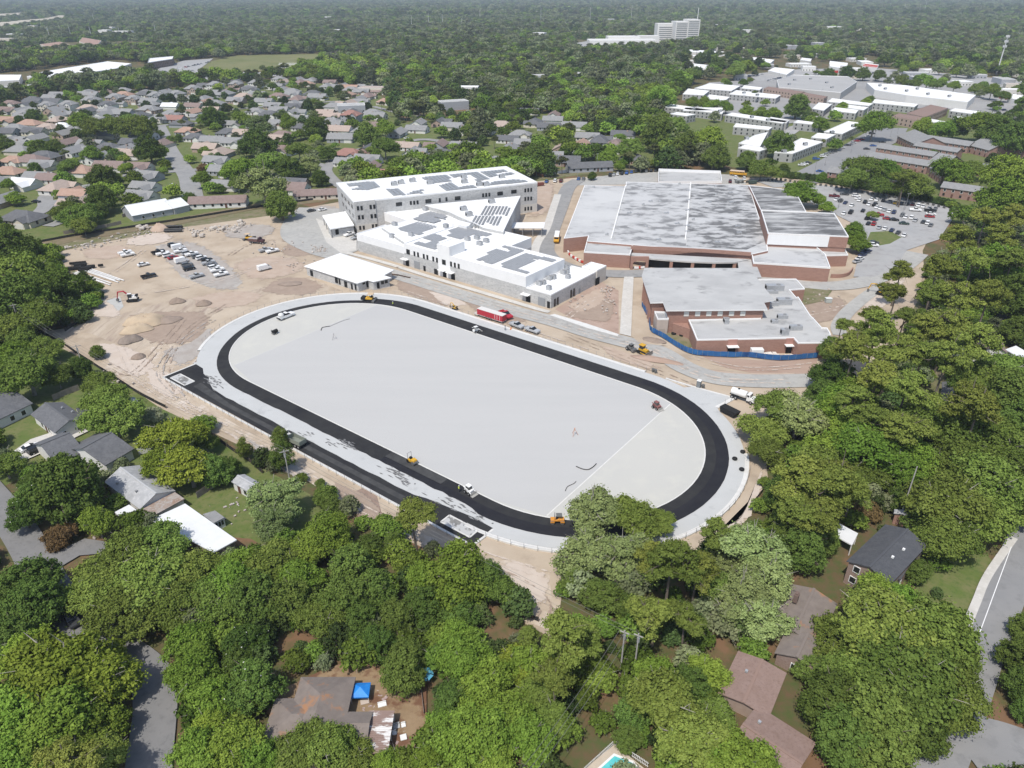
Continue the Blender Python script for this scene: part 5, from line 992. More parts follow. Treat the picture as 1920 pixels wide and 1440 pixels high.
# houses at the lower right
e,l,w=eave_house('brown_roofed_house','long rust-brown roofed house in two joined wings at the bottom right',(1346,1299),(1384,1220),(1474,1265),2.9,.15,ROOFM['x'],WALLM['b'],ov=.5); vents(e,((1,1.5),),3.1,w,.15)
e2,l,w=eave_house('brown_roofed_house','wing',(1420,1322),(1531,1393),(1476,1488),2.93,.15,ROOFM['x'],WALLM['b'],ov=.5); vents(e2,((-3,2),),3.1,w,.15); absorb(e,e2)
e,l,w=eave_house('grey_brown_house','grey-brown roofed house with a chimney between pale oak and big leafy tree',(1440,1172),(1480,1094),(1580,1108),3.0,.3,ROOFM['n'],WALLM['b'],ov=.5)
link('chimney',MB().box((0,0,0),(1.1,.8,1.8)).box((0,0,1.0),(.8,.5,.4)).mesh('chimney',M('chimney_brick',(.17,.12,.10))),e,(1.0,2.0,5.2))
e,l,w=eave_house('brick_cottage','small brick cottage with grey roof and white gable trim under the big leafy tree',(1474,1181),(1452,1224),(1532,1261),3.0,.42,ROOFM['n'],m_brickn,ov=.4,wins=(('e+',0,1.5),('e+',.55,1.4)))
e,l,w=eave_house('black_roofed_house','two-storey brick house with black shingle roof beside the right-hand road',(1660,983),(1587,1052),(1678,1087),5.6,.36,ROOFM['k'],m_brickn,ov=.4,wins=(('e+',-.55,4.6),('e+',-.6,1.8),('e+',.15,4.6),('e+',.1,1.8)))
vents(e,((-2,2),(2,1.6)),5.8,w,.36,m_trim)
flat_roof('side_porch','open white stair porch on the right side of the black-roofed house','1697,1048 1709,1052 1690,1086 1679,1084',3.2,ROOFM['k'],'porch')
flat_roof('white_awning','white panelled awning left of the black-roofed house','1563,1003 1573,981 1609,1000 1598,1022',3.0,ROOFM['w'],'awning')
eave_house('brick_shed','small red brick shed with white downpipe behind the black-roofed house',(1677,955),(1676,962),(1708,972),3.0,.3,ROOFM['m'],m_brick,cat='shed',ov=.3)
eave_house('brown_house','brown gabled house with white bargeboard near the right edge',(1832,625),(1845,655),(1888,658),3.0,.5,ROOFM['b'],WALLM['w'],ov=.5)
eave_house('grey_roofed_house','grey-roofed house between pines left of the brown gabled house',(1785,657),(1795,674),(1840,662),3.0,.4,ROOFM['d'],WALLM['w'])
eave_house('grey_roofed_house','grey-roofed house half hidden by trees below the brown gabled house',(1766,742),(1766,716),(1802,716),3.0,.4,ROOFM['d'],WALLM['w'])
eave_house('grey_roofed_house','grey house roof glimpsed through the dark pines at right',(1700,895),(1712,915),(1740,905),3.0,.4,ROOFM['g'],WALLM['w'])
flat_roof('white_house','bright white roof at the right edge beside the brown gabled house','1885,655 1905,648 1935,665 1915,672',3.2,ROOFM['w'],'house',WALLM['w'])
# metal-roofed pair beside the ditch
e,l,w=eave_house('metal_roofed_building','long white metal-roofed building beside the ditch',(247,405),(325,391),(318,376),3.2,.4,ROOFM['w'],WALLM['g'],cat='building',ov=.4,wins=(('s',-.5,1.5),('s',0,1.5),('s',.5,1.5)))
eave_house('metal_roofed_building','shorter white metal-roofed building right of the long one by the ditch',(325,391),(355,384),(346,372),3.4,.4,ROOFM['w'],WALLM['g'],cat='building',ov=.4)
# ---------------------------------------------------------------- apartments, shops, hospital
def block(name,px,z,wallm,roofm,phrase,cat,group,par=.5,win=2,storeys=2):
    P=[tuple(p) for p in GP(px,z)]; e=empty(name); flat_volume(e,P,z,wallm,roofm,par,trim=m_trim)
    n=len(P); c=np.mean(P,axis=0)
    for i in range(n):
        a,b=np.array(P[i]),np.array(P[(i+1)%n]); d=b-a; L=np.linalg.norm(d); d/=L; nr=np.array([d[1],-d[0]])
        if nr@(c-a)>0: nr=-nr
        if nr@(np.array([0,0])-a)<0 or L<5: continue
        k=int(L/ (4.2 if win else 1e9))
        for s in range(storeys):
            for j in range(k):
                p=a+d*L*(j+.5)/k+nr*.05; zz=1.6+s*(z-par)/storeys
                link('window',win_h,e,(p[0],p[1],zz),math.atan2(d[1],d[0]))
    auto(e,phrase,cat,group,c); return e
FLAT='1452,285 1487,287.5 1543,266 1502,258.5|1521,257 1551,260 1567,252 1533,249|1545,246.5 1580,250.5 1621,231 1590,227|1488,229 1535,234 1543,231 1495,225|1246,200 1354,213 1357,208.5 1260,195|1256,213 1288,217 1305,214 1268,210|1360,215 1468,231 1480,226 1372,211|1375,237 1442,243 1448,238 1380,231|1385,268 1425,275 1440,247 1415,253|1384,277 1425,283 1440,278 1396,271|1172,207 1205,218 1215,212 1190,203|1280,207 1353,207 1356,202 1285,201|1367,176 1455,184 1464,178 1380,169|1390,165 1425,168 1430,164 1395,160|1302,165 1372,170 1388,161 1330,156|1280,176 1320,178 1330,170 1290,166|1322,184 1360,188 1368,182 1330,177|1523,203 1545,207 1560,195 1535,192|1552,190 1630,198 1637,194 1560,184|1558,207 1605,212 1610,206 1565,201|1575,200 1620,206 1628,201 1580,195|1636,192 1715,200 1722,195 1640,186|1737,226 1770,233 1775,228 1742,222|1780,207 1830,214 1838,209 1790,203|1440,226 1475,230 1480,225 1445,219|1785,222 1820,226 1826,222 1790,217'
for s in FLAT.split('|'): block('apartment_block',s,6.2,M('apartment_wall',(.36,.36,.35),(.31,.31,.30),.5),m_wroof,'white flat-roofed apartment block','building','white flat-roofed apartment blocks')
for s in ('1432,166 1500,176 1510,172 1440,162','1700,212 1735,220 1778,203 1745,196','1672,218 1730,228 1745,222 1685,212','1500,178 1545,185 1552,181 1508,173'): block('apartment_block',s,6.4,WALLM['b'],ROOFM['x'],'brown-roofed apartment block','building','brown-roofed apartment blocks',0.02)
mall=block('shopping_centre','1457,150 1487,140 1590,143 1607,153 1577,173 1460,163',8,M('mall_wall',(.42,.41,.39)),M('mall_roof',(.40,.395,.385),(.36,.355,.345),.05),'','building','',.6,0)
AUTO.pop(); tag(mall,'large grey flat-roofed shopping centre among its car parks','building')
m2=block('shopping_centre','1625,155 1700,160 1830,178 1815,191 1700,178 1640,168',7.5,WALLM['w'],m_wroof,'','building','',.6,0); AUTO.pop(); tag(m2,'long bright white-roofed row of shops right of the grey shopping centre','building')
MI='1276,96 1360,101 1362,97 1280,92|1408,112 1445,118 1452,112 1412,107|1555,120 1588,124 1590,118 1556,114|1430,96 1440,100 1462,96 1445,91|1500,112 1520,115 1522,110 1504,108|1292,126 1340,130 1350,124 1300,119|1610,85 1632,88 1636,84 1612,82|1440,132 1475,140 1490,130 1452,126|1890,183 1920,190 1925,180 1900,176|1620,122 1645,126 1648,121 1622,118'
for s in MI.split('|'): block('shop',s,5,WALLM['w'],m_wroof,'small pale flat-roofed shop','shop','small shops among the trees',.4,0)
def far_shops():
    rr=random.Random(12); n=0; used=[]
    for _ in range(900):
        x,y=rr.uniform(1285,1915),0; y=rr.uniform(88+(x-1285)*.07,150+(x-1285)*.055)
        if y>146+max(0,(x-1500))*.05 and 1400<x<1860: continue
        p=G(x,y)
        if any(math.hypot(p[0]-q[0],p[1]-q[1])<q[2] for q in used) or any(math.hypot(p[0]-b[0],p[1]-b[1])<b[2]+18 for b in BUILT): continue
        used.append((p[0],p[1],52)); L,W_=rr.uniform(14,34),rr.uniform(10,18); a=rr.choice((-.15,1.4,-.3,.1)); ca,sa=math.cos(a),math.sin(a); z=rr.choice((4.5,5,6.5))
        q=[(p[0]+x_*ca-y_*sa,p[1]+x_*sa+y_*ca) for x_,y_ in ((-L/2,-W_/2),(L/2,-W_/2),(L/2,W_/2),(-L/2,W_/2))]
        e=empty('shop',(0,0,0)); c_=rr.choice(('white','white','grey','tan','white')); flat_volume(e,q,z,WALLM[{'white':'w','grey':'g','tan':'c'}[c_]],{'white':m_wroof,'grey':m_groof,'tan':ROOFM['t']}[c_],.3,trim=m_trim)
        pa,pb=np.array(q[0]),np.array(q[1]); d=(pb-pa)/np.linalg.norm(pb-pa)
        for k in range(int(L/4)): w_=pa+d*(2+4*k); link('window',win_h,e,(w_[0]+d[1]*.05,w_[1]-d[0]*.05,1.8),a)
        auto(e,'small far %s-roofed building'%c_,'shop','small buildings of the far shopping district',p); n+=1
        if n>=46: break
far_shops()
fs=block('fire_station','1556,124 1575,127 1576,121 1557,118',7,WALLM['w'],m_wroof,'','building','',.4,0); AUTO.pop(); tag(fs,'white building with red doors among far trees at upper right','building')
pA_,pB_=GP('1556,124 1575,127',7); link('door',pane_mesh(7,3.5,M('red_door',(.45,.05,.04)),'door'),fs,(pB_[0]-5,pB_[1]-.2,1.8))
rr_=block('restaurant','1617,124 1645,127 1647,122 1620,119',5,WALLM['w'],M('red_roof',(.45,.09,.07)),'','building','',.3,0); AUTO.pop(); tag(rr_,'low far building with a bright red roof right of the red-doored building','restaurant')
# brick terraces
def terrace(px0,px1,wid,phrase='red brick terrace with grey roof'):
    a,b=G(*px0),G(*px1); d=b-a; L=np.linalg.norm(d); d/=L; n=np.array([-d[1],d[0]]); c=a+d*L/2+n*wid/2; e=empty('brick_terrace',(c[0],c[1],0),math.atan2(d[1],d[0]))
    m=MB();r=MB(); wall_gable(m,0,0,L,wid,5.4,.42); roof_gable(r,0,0,L,wid,5.4,.42,.5); m.obj('wall',M('orange_brick',(.34,.215,.18),(.29,.18,.15),.6),e); r.obj('roof',ROOFM['g'],e)
    k=max(int(L/4),2)
    for i in range(k):
        x=-L/2+L*(i+.5)/k; put(win_h,'window',e,x,-wid/2-.03,4.0,0,True); put(door_h if i%2 else win_h,'door' if i%2 else 'window',e,x,-wid/2-.03,0 if i%2 else 1.5,0)
    auto(e,phrase,'building','brick terraces of the apartment estate',c); BUILT.append((c[0],c[1],L*.45))
for a,b,w in (((1716,273),(1812,288),11),((1710,287),(1790,300),9),((1640,291),(1745,308),10),((1620,308),(1735,327),11),((1548,338),(1600,346),11),((1618,350),(1690,358),9),((1760,368),(1855,382),10),((1878,290),(1930,300),10),((1830,330),(1880,338),9),((1740,330),(1762,345),9)): terrace(a,b,w)
for a,b in (((1812,286),(1850,296)),((1680,268),(1712,284)),((1575,330),(1612,340)),((1735,320),(1765,326))): terrace(a,b,22,'grey gabled roof end of the brick estate')
# hospital
hp=empty('hospital'); tag(hp,'multi-storey white hospital tower standing above the far trees','hospital')
def hb(x0,x1,yb,yt,dep,mat=None):
    a=G(x0,yb);b=G(x1,yb); z=2.0
    while proj(a[0],a[1],z)[1]>yt: z+=1
    c=(a+b)/2; w=abs(b[0]-a[0]); MB().box((c[0],c[1]+dep/2,z/2),(w,dep,z)).obj('tower' if z>14 else 'low_wing',mat or WALLM['w'],hp)
    k=int(z/4)
    if z>14:
        for i in range(1,k): link('window_band',pane_mesh(w*.82,1.5,M('hospital_glass',(.16,.17,.18)),'window_band',.5),hp,(c[0],c[1]-.1,4*i))
hb(1231,1264,78,45,40);hb(1264,1288,80,41,50);hb(1286,1309,80,37,50);hb(1105,1232,85,76,60);hb(1140,1200,82,70,50);hb(1190,1236,80,68,30)
p=G(1307,80); MB().tube([(p[0],p[1]+20,0),(p[0],p[1]+20,66)],.6,6).obj('mast',m_trim,hp)
for s,z,lab in (('50,143 85,146 215,129 246,119 200,115 85,133',7,'long white-roofed warehouse beside dark pines at upper left'),('-10,152 36,150 40,140 -10,140',7,'white-roofed warehouse cut by the left edge'),('0,172 62,164 60,158 0,163',5,'white roof glimpsed behind the dark pines at far left')):
    w_=block('warehouse',s,z,WALLM['w'],m_wroof,'','building','',.5,0); AUTO.pop(); tag(w_,lab,'building')
of=block('office_building','277,117 323,110 325,105 280,109',10,M('brown_office',(.20,.15,.13)),m_wroof,'','building','',.8,1,3); AUTO.pop(); tag(of,'three-storey brown office block with white roof beside a far car park','building')
for s,lab in (('75,83 105,93 140,86 112,78','far salmon-roofed apartment cluster at upper left'),('148,78 180,86 190,76 155,70','salmon-roofed apartments right of the first cluster')):
    w_=block('apartment_block',s,9,WALLM['c'],M('salmon_roof',(.36,.24,.19)),'','building','',.05,1,2); AUTO.pop(); tag(w_,lab,'building')
st=[G(x,y) for x,y in ((520,128),(552,124))]; gs=empty('bleachers',(*st[0],0)); tag(gs,'small white open grandstand beside the far green field','bleachers')
for i in range(4): link('bench',MB().box((0,0,0),(30,2,.5)).mesh('bench',m_trim),gs,(15,i*4,1+i*1.6))

for x,y in pts('1490,150 1520,148 1550,155 1480,158 1560,164 1660,166 1700,170 1740,176 1780,180 1650,160 1720,166 1350,208 1300,204 1410,219 1440,225 1420,178 1395,174 1470,284 1510,270 1560,248 1600,236 1400,259'): hvac(x,y,7.4 if y<190 else 6.0,(3.0,2.2,1.6),.3,'grey box on a far flat roof')

rr_=random.Random(5)
for x,y in pts('620,36 632,60 206,56 62,54 198,62 1012,68 976,26 1002,25 1066,46 1142,40 1402,62 1562,56 1626,60 1352,50 1092,36 30,70 12,78 232,64 1482,92 1532,88 1702,95 1762,108 1822,104 1884,110 455,92 448,88 700,175 880,178 1095,146 1004,150 660,210 850,205'):
    p=G(x,y); L=rr_.uniform(18,38)*(1.4 if y<80 else .8); W_=rr_.uniform(12,20); a=rr_.uniform(-.4,.4); ca,sa=math.cos(a),math.sin(a); z=rr_.uniform(6,9)
    q=[(p[0]+x_*ca-y_*sa,p[1]+x_*sa+y_*ca) for x_,y_ in ((-L/2,-W_/2),(L/2,-W_/2),(L/2,W_/2),(-L/2,W_/2))]
    e=empty('far_building'); c_=rr_.choice(('white','white','grey','tan')); flat_volume(e,q,z,WALLM[{'white':'w','grey':'g','tan':'c'}[c_]],{'white':m_wroof,'grey':m_groof,'tan':ROOFM['t']}[c_],.3,trim=m_trim)
    BUILT.append((p[0],p[1]-25,L*.6+(30 if y<80 else 6))); auto(e,'%s-roofed building among the far woods'%c_,'building','buildings among the far woods',p)
for px_ in ('300,26 420,22 430,27 310,32','1130,38 1180,36 1185,42 1140,44','1060,60 1130,56 1140,64 1070,68','880,58 930,55 935,60 885,63','1500,70 1580,66 1590,74 1510,78'): 
    P_=GP(px_); CLEAR.append(P_); FARC.append(P_); sheet('clearing',P_,m_field_green)
# ---------------------------------------------------------------- vehicles
def paint(n,c,r=.35): return M('paint_'+n,c,rough=r,spec=.5)
PAINT={'white':paint('white',(.80,.80,.79)),'black':paint('black',(.012,.012,.014)),'silver':paint('silver',(.42,.43,.44)),'grey':paint('grey',(.16,.165,.17)),'red':paint('red',(.33,.02,.025)),'maroon':paint('maroon',(.12,.015,.018)),
 'navy':paint('navy',(.03,.045,.11)),'blue':paint('blue',(.04,.11,.33)),'yellow':paint('yellow',(.70,.42,.03)),'green':paint('green',(.03,.06,.045)),'dark grey':paint('darkgrey',(.05,.052,.056))}
m_tyre=M('tyre',(.018,.018,.018)); m_rim=M('rim',(.45,.45,.46),rough=.4,metal=.5)
m_cg=M('car_glass',(.02,.024,.028),rough=.12,spec=.6)
wheel_me=MB().tube([(0,-.11,0),(0,.11,0)],.34,12).mesh('wheel',m_tyre); rim_me=MB().tube([(0,-.12,0),(0,.12,0)],.2,8).mesh('rim',m_rim)
def car_proto(kind):
    e=empty('car'); b=MB();g=MB()
    if kind=='sedan':  L,Wd=4.7,1.8; b.prism([(-2.35,.28),(2.3,.28),(2.35,.62),(2.2,.78),(1.15,.92),(-1.6,.95),(-2.3,.88)],-.9,.9); b.prism([(-1.05,1.38),(.15,1.4),(.2,1.46),(-1.0,1.45)],-.66,.66); cab=[(-1.75,.94),(1.2,.92),(.2,1.41),(-1.05,1.4)]
    elif kind=='suv':  L,Wd=4.8,1.9; b.prism([(-2.4,.35),(2.35,.35),(2.4,.75),(2.25,.95),(1.2,1.08),(-2.3,1.1)],-.95,.95); b.prism([(-2.1,1.66),(.25,1.68),(.3,1.76),(-2.0,1.75)],-.74,.74); cab=[(-2.3,1.08),(1.2,1.07),(.3,1.7),(-2.1,1.68)]
    elif kind=='pickup': L,Wd=5.8,2.0; b.prism([(-2.9,.45),(2.85,.45),(2.9,.9),(2.75,1.12),(1.25,1.2),(-.75,1.2),(-.8,.85),(-2.75,.85),(-2.8,1.2),(-2.9,1.2)],-1,1); b.prism([(-.8,.8),(-2.8,.8),(-2.8,1.2),(-.8,1.2)],-1.0,-.9); b.prism([(-.8,.8),(-2.8,.8),(-2.8,1.2),(-.8,1.2)],.9,1.0); b.prism([(-.6,1.78),(.35,1.8),(.4,1.88),(-.5,1.87)],-.8,.8); cab=[(-.75,1.18),(1.3,1.18),(.4,1.83),(-.6,1.82)]
    elif kind=='van': L,Wd=5.8,2.1; b.prism([(-2.9,.4),(2.7,.4),(2.9,.8),(2.6,1.15),(1.6,1.95),(1.2,2.3),(-2.85,2.35)],-1.02,1.02); cab=[(1.35,1.25),(2.35,1.2),(1.62,1.94),(1.3,1.96)]
    n=len(cab); w0=Wd/2-.06; w1=w0-.16 if kind!='van' else w0+.05
    V=[(x,-(w0 if i<2 else w1),z) for i,(x,z) in enumerate(cab)]+[(x,(w0 if i<2 else w1),z) for i,(x,z) in enumerate(cab)]
    g.add(V,[(0,1,2,3),(7,6,5,4),(0,4,5,1),(1,5,6,2),(2,6,7,3),(3,7,4,0)])
    b.obj('body',PAINT['white'],e,bev=.05); g.obj('window',m_cg,e)
    if kind=='van': MB().box((2.15,0,1.55),(.12,1.6,.7),0,-.72).obj('windscreen',m_cg,e)
    x1=L*.30
    for x in (-x1,x1):
        for y in (-Wd/2+.08,Wd/2-.08): w=link('wheel',wheel_me,e,(x,y,.34)); link('rim',rim_me,w)
    return e
CP={k:car_proto(k) for k in ('sedan','suv','pickup','van')}
CATN={'sedan':'car','suv':'car','pickup':'pickup truck','van':'van'}; NM={'sedan':'parked_car','suv':'parked_suv','pickup':'pickup_truck','van':'white_van'}
CW={'sedan':'saloon car','suv':'tall car','pickup':'pickup truck','van':'cargo van'}
def hd(p,q,z=0): a,b=G(*p),G(*q); return math.atan2(b[1]-a[1],b[0]-a[0])
CARPOS=[]
def car(x,y,col,kind,ang,grp,lab=None,z=None,sc=1.0):
    p=G(x,y,.5); zz=.36 if z is None else z; e=dup(CP[kind],(p[0],p[1],zz),ang+random.uniform(-.04,.04),sc,mats={'body':PAINT[col]}); e.name=NM[kind] if kind!='van' else 'cargo_van'
    if lab: tag(e,lab,CATN[kind],grp)
    else: auto(e,'%s %s'%(col,CW[kind]),CATN[kind],grp,p)
    return e
K4={'s':'sedan','u':'suv','p':'pickup','v':'van'}
def cars(s,ang,grp,**k):
    for t in s.replace('\n','').split(';'):
        x,y,c,kk=t.split(','); car(float(x),float(y),c.strip(),K4[kk.strip()],ang,grp,**k)
a0=hd((401,521),(429,514))
cars('325,461,black,u;335,466,white,v;297,474,black,p;306,477,white,p;316,480,white,u;325,484,red,s;339,472,white,p;341,491,white,v;351,476,silver,u;360,478,white,p;370,482,grey,u;378,485,white,u;388,489,black,u;391,494,silver,p;398,498,grey,s;402,503,white,u;408,508,white,p;415,516,white,p;355,505,black,u;351,498,grey,u;369,519,silver,p;240,479,white,p;235,475,white,p;269,497,white,s;279,519,black,p;497,470,silver,p;511,472,white,p;496,505,white,v;584,396,dark grey,s;605,394,white,s',a0,'vehicles parked on the dirt yard')
cars('655,441,white,p;668,447,silver,p',a0+.2,'vehicles parked on the dirt yard')
a1=hd((955,605),(1012,625)); cars('969,612,silver,p;998,621,silver,p',a1,'pickups beside the track')
def lot(s,ang,grp='cars in the school car park'): cars(s,ang,grp)
ax_=hd((1560,369),(1605,372)); 
lot('1564,369,maroon,p;1583,365,dark grey,s;1605,368,white,u;1743,407,red,s;1745,402,white,s;1744,396,black,p;1716,395,white,p;1646,404,red,p;1664,411,red,s;1676,413,black,s;1695,420,green,s;1638,456,dark grey,s;1637,461,white,u',ax_)
ay_=hd((1640,386),(1648,378)); lot('1607,372,white,s;1611,376,white,u;1622,380,black,u;1629,384,white,s;1640,385,black,p;1644,389,white,s;1651,391.5,white,s;1658,394,silver,s;1667,397,white,s;1676,399,navy,u;1634,374,white,s;1644,375.5,white,s;1656,377,black,s;1668,379,grey,s;1679,381,yellow,s;1690,382,dark grey,s;1700,383.5,black,s;1711,384,maroon,s;1722,386,white,u;1731,388,white,s;1742,391,silver,s;1754,392,grey,s;1568,375,white,s;1576,377.5,dark grey,u;1585,381,navy,s;1597,386,white,s;1582,401,white,s;1595,399,black,p;1618,396,black,s;1633,400,white,s;1692,404,grey,u;1698,408,white,s;1709,409,white,u;1716,414,silver,s;1731,417,dark grey,s;1739,419,white,u;1745,423,grey,s;1626,410,black,p;1628,420,black,s;1638,421,red,u;1648,427.5,silver,s;1659,429.6,white,s;1672,432.7,navy,s;1684,437,dark grey,s;1695,442,white,s',ay_)
az_=hd((1609,487),(1640,478)); lot('1622,465,navy,u;1626,472,navy,s;1617,479,navy,s;1612,486,white,s;1607,491,silver,s',az_)
ab_=hd((1144,333),(1150,322)); cars('1025,341,blue,s;1041,340,white,u;1052,340,maroon,u;1085,336,blue,s;1094,336,grey,s;1111,332,black,u;1144,329,black,p;1151,328,silver,s;1158,326.5,white,s;1166,326,black,u;1175,325,blue,p;1184,323,blue,s;1192,321,dark grey,s;1212,321,grey,s;1221,320.5,black,s;1229,320,dark grey,s;1369,341,maroon,u;1379,334,white,u;1395,336,white,u',ab_,'cars behind the old school')
ap_=hd((1503,310),(1518,305)); cars('1503,310,white,s;1509,308,white,s;1515,306,dark grey,s;1530,299,blue,u;1543,294,white,u;1549,290,silver,s;1557,287,grey,s;1563,285,dark grey,s;1578,278,silver,u;1589,273,dark grey,s;1600,269,silver,s;1607,265,red,s;1615,262,red,s;1627,256,white,s;1635,251,black,u;1637,274,blue,s;1625,280,dark grey,s;1537,322,blue,s;1654,267,black,s',ap_-.9,'cars at the apartment blocks')
cars('325,348,white,s;326,360,white,s',hd((310,345),(340,349)),'cars in the suburb'); cars('395,297,white,s;650,316,white,s;300,250,black,u;908,308,red,s;763,260,white,s;68,379,black,s',0,'cars in the suburb')
rs=random.Random(4); 
for (x0,y0,x1,y1,n) in ((300,137,392,117,16),(312,143,380,130,9),(1440,152,1466,146,8),(1500,128,1640,138,14),(1660,142,1760,152,9),(1870,183,1960,200,12),(1865,205,1920,212,7),(1395,145,1430,140,5),(1080,84,1220,90,14)):
    for i in range(n):
        t=(i+rs.uniform(-.3,.3))/max(n-1,1); car(x0+(x1-x0)*t,y0+(y1-y0)*t,rs.choice(['white','white','silver','black','grey','red','navy']),rs.choice(['sedan','suv']),.3,'cars in far car parks')
car(57,841,'white','sedan',hd((45,846),(70,836)),'cars on the driveway','white car on the driveway left of the white gabled house',sc=1.0)
car(72,845,'black','suv',hd((55,853),(88,838)),'cars on the driveway','black car beside the white car on the pale driveway')
car(134,1163,'dark grey','pickup',hd((124,1150),(143,1178)),None,'dark pickup in tree shade beside the grey lane bend')
# ---------------------------------------------------------------- site machines
YEL=M('machine_yellow',(.62,.36,.035),(.55,.31,.03),3,rough=.5,obj=True); ORG=M('machine_orange',(.62,.27,.045),rough=.5); REDM=M('machine_red',(.40,.03,.045),rough=.4); BLK=M('machine_black',(.02,.02,.02)); WHT=M('machine_white',(.74,.74,.72),rough=.4); GRM=M('machine_grey',(.14,.14,.135),rough=.6); STL=M('drum_steel',(.22,.22,.22),rough=.4,metal=.5)
def mach(name,px,py,ang,lab,cat,z=.0,group=None):
    p=G(px,py,z+.3); return tag(empty(name,(p[0],p[1],z),ang),lab,cat,group)
def wheels(e,xs,y,r,w=.4,mat=None):
    me=MB().tube([(0,-w/2,0),(0,w/2,0)],r,14).mesh('wheel',mat or m_tyre); rm=MB().tube([(0,-w/2-.02,0),(0,w/2+.02,0)],r*.5,10).mesh('rim',m_rim)
    for x in xs:
        for s in (-1,1): k=link('wheel',me,e,(x,s*y,r)); link('rim',rm,k)
def rail(e,name,ptsl,r,mat): return MB().tube(ptsl,r,6).obj(name,mat,e)
TZ=Z0+.07
# yellow roller with roll bar
e=mach('road_roller',773,866,hd((768,861),(785,871)),'small yellow road roller with roll bar on the near black lanes','roller',TZ)
MB().prism([(-1.1,.5),(.9,.5),(1.3,.9),(1.2,1.35),(.2,1.45),(-.2,1.1),(-1.1,1.15)],-.62,.62).obj('body',YEL,e,bev=.06); MB().box((-.45,0,1.35),(.6,.6,.5)).obj('seat',BLK,e); MB().tube([(.95,-.75,.52),(.95,.75,.52)],.52,16).obj('drum',STL,e); MB().tube([(-1.0,-.7,.45),(-1.0,.7,.45)],.45,14).obj('rear_tyres',m_tyre,e)
rail(e,'roll_bar',[(-.9,-.6,1.1),(-.95,-.6,2.7),(-.95,.6,2.7),(-.9,.6,1.1)],.06,GRM)
# tandem roller
e=mach('tandem_roller',1045,978,hd((1034,977),(1056,977)),'orange tandem roller on the black lanes left of the big grey oak','roller',TZ)
MB().prism([(-1.5,.75),(1.5,.75),(1.5,1.25),(.3,1.35),(-.3,1.1),(-1.5,1.2)],-.55,.55).obj('body',ORG,e,bev=.05)
for x in (-1.1,1.1): MB().tube([(x,-.7,.5),(x,.7,.5)],.5,16).obj('drum',STL,e); MB().box((x,-.8,.75),(.9,.12,.35)).box((x,.8,.75),(.9,.12,.35)).obj('yoke',ORG,e)
MB().box((-.1,0,1.35),(.5,.6,.5)).obj('seat',BLK,e); rail(e,'roll_bar',[(-.6,-.5,1.2),(-.6,-.5,2.5),(-.6,.5,2.5),(-.6,.5,1.2)],.06,GRM); MB().box((.35,0,2.2),(1.3,1.2,.1)).obj('canopy',GRM,e); rail(e,'canopy_post',[(.8,0,1.3),(.8,0,2.2)],.05,GRM)
# pavers
def paver(x,y,ang,lab,z):
    e=mach('asphalt_paver',x,y,ang,lab,'paver',z); MB().box((0,0,.95),(2.6,2.2,.9)).obj('body',YEL,e,bev=.08); MB().prism([(1.3,.5),(3.0,.7),(3.0,1.5),(1.3,1.3)],-1.4,1.4).obj('hopper',BLK,e); MB().box((0,-.95,.4),(2.8,.4,.8)).obj('track',m_tyre,e); MB().box((0,.95,.4),(2.8,.4,.8)).obj('track',m_tyre,e)
    MB().box((-1.9,0,.35),(.9,4.2,.55)).obj('screed',GRM,e); MB().box((-.6,0,2.75),(2.2,2.2,.12)).obj('canopy',M('tan_canopy',(.55,.42,.28)),e)
    for sx in (-1.5,.3):
        for sy in (-.95,.95): MB().tube([(sx,sy,1.4),(sx,sy,2.7)],.05,6).obj('post',BLK,e)
    MB().box((-.9,-.5,1.7),(.5,.5,.6)).box((-.9,.5,1.7),(.5,.5,.6)).obj('seat',BLK,e); return e
paver(693,562,hd((702,562),(684,561)),'yellow asphalt paver on the far bend of the track',TZ)
paver(467,448,hd((458,447),(478,449)),'yellow machine beside a dark truck at the back of the dirt yard',.36)
# skid steers
def skid(x,y,ang,lab,col,z,bucket=True):
    e=mach('skid_steer',x,y,ang,lab,'skid steer',z); MB().box((-.1,0,.75),(2.2,1.1,.8)).obj('body',col,e,bev=.06); MB().box((-.15,0,1.55),(1.2,1.0,1.0)).obj('cab',M('cab_cage',(.10,.10,.10),rough=.4),e); MB().box((-.15,0,2.08),(1.3,1.08,.1)).obj('roof',col,e)
    for s in (-1,1): MB().tube([(-1.2,s*.72,1.7),(.2,s*.72,1.35),(1.3,s*.72,.6)],.11,6).obj('arm',col,e)
    MB().prism([(1.35,.1),(2.1,.08),(2.1,.14),(1.5,.2),(1.42,.8),(1.35,.8)],-.95,.95).obj('bucket',M('bucket_steel',(.36,.35,.32),rough=.5),e); wheels(e,(-.7,.65),.75,.42,.34); return e
skid(880,922,hd((866,913),(897,932)),'white skid steer loader with bucket beside a worker in yellow','WHT' and WHT,TZ)
skid(893,621,hd((890,622),(900,619)),'small white skid steer on the far straight of the black lanes',WHT,TZ)
e=skid(1231,764,hd((1222,758),(1246,771)),'dull red tracked loader parked on the grey field near the end line',M('faded_red',(.27,.09,.085),(.20,.12,.11),2,obj=True),TZ)
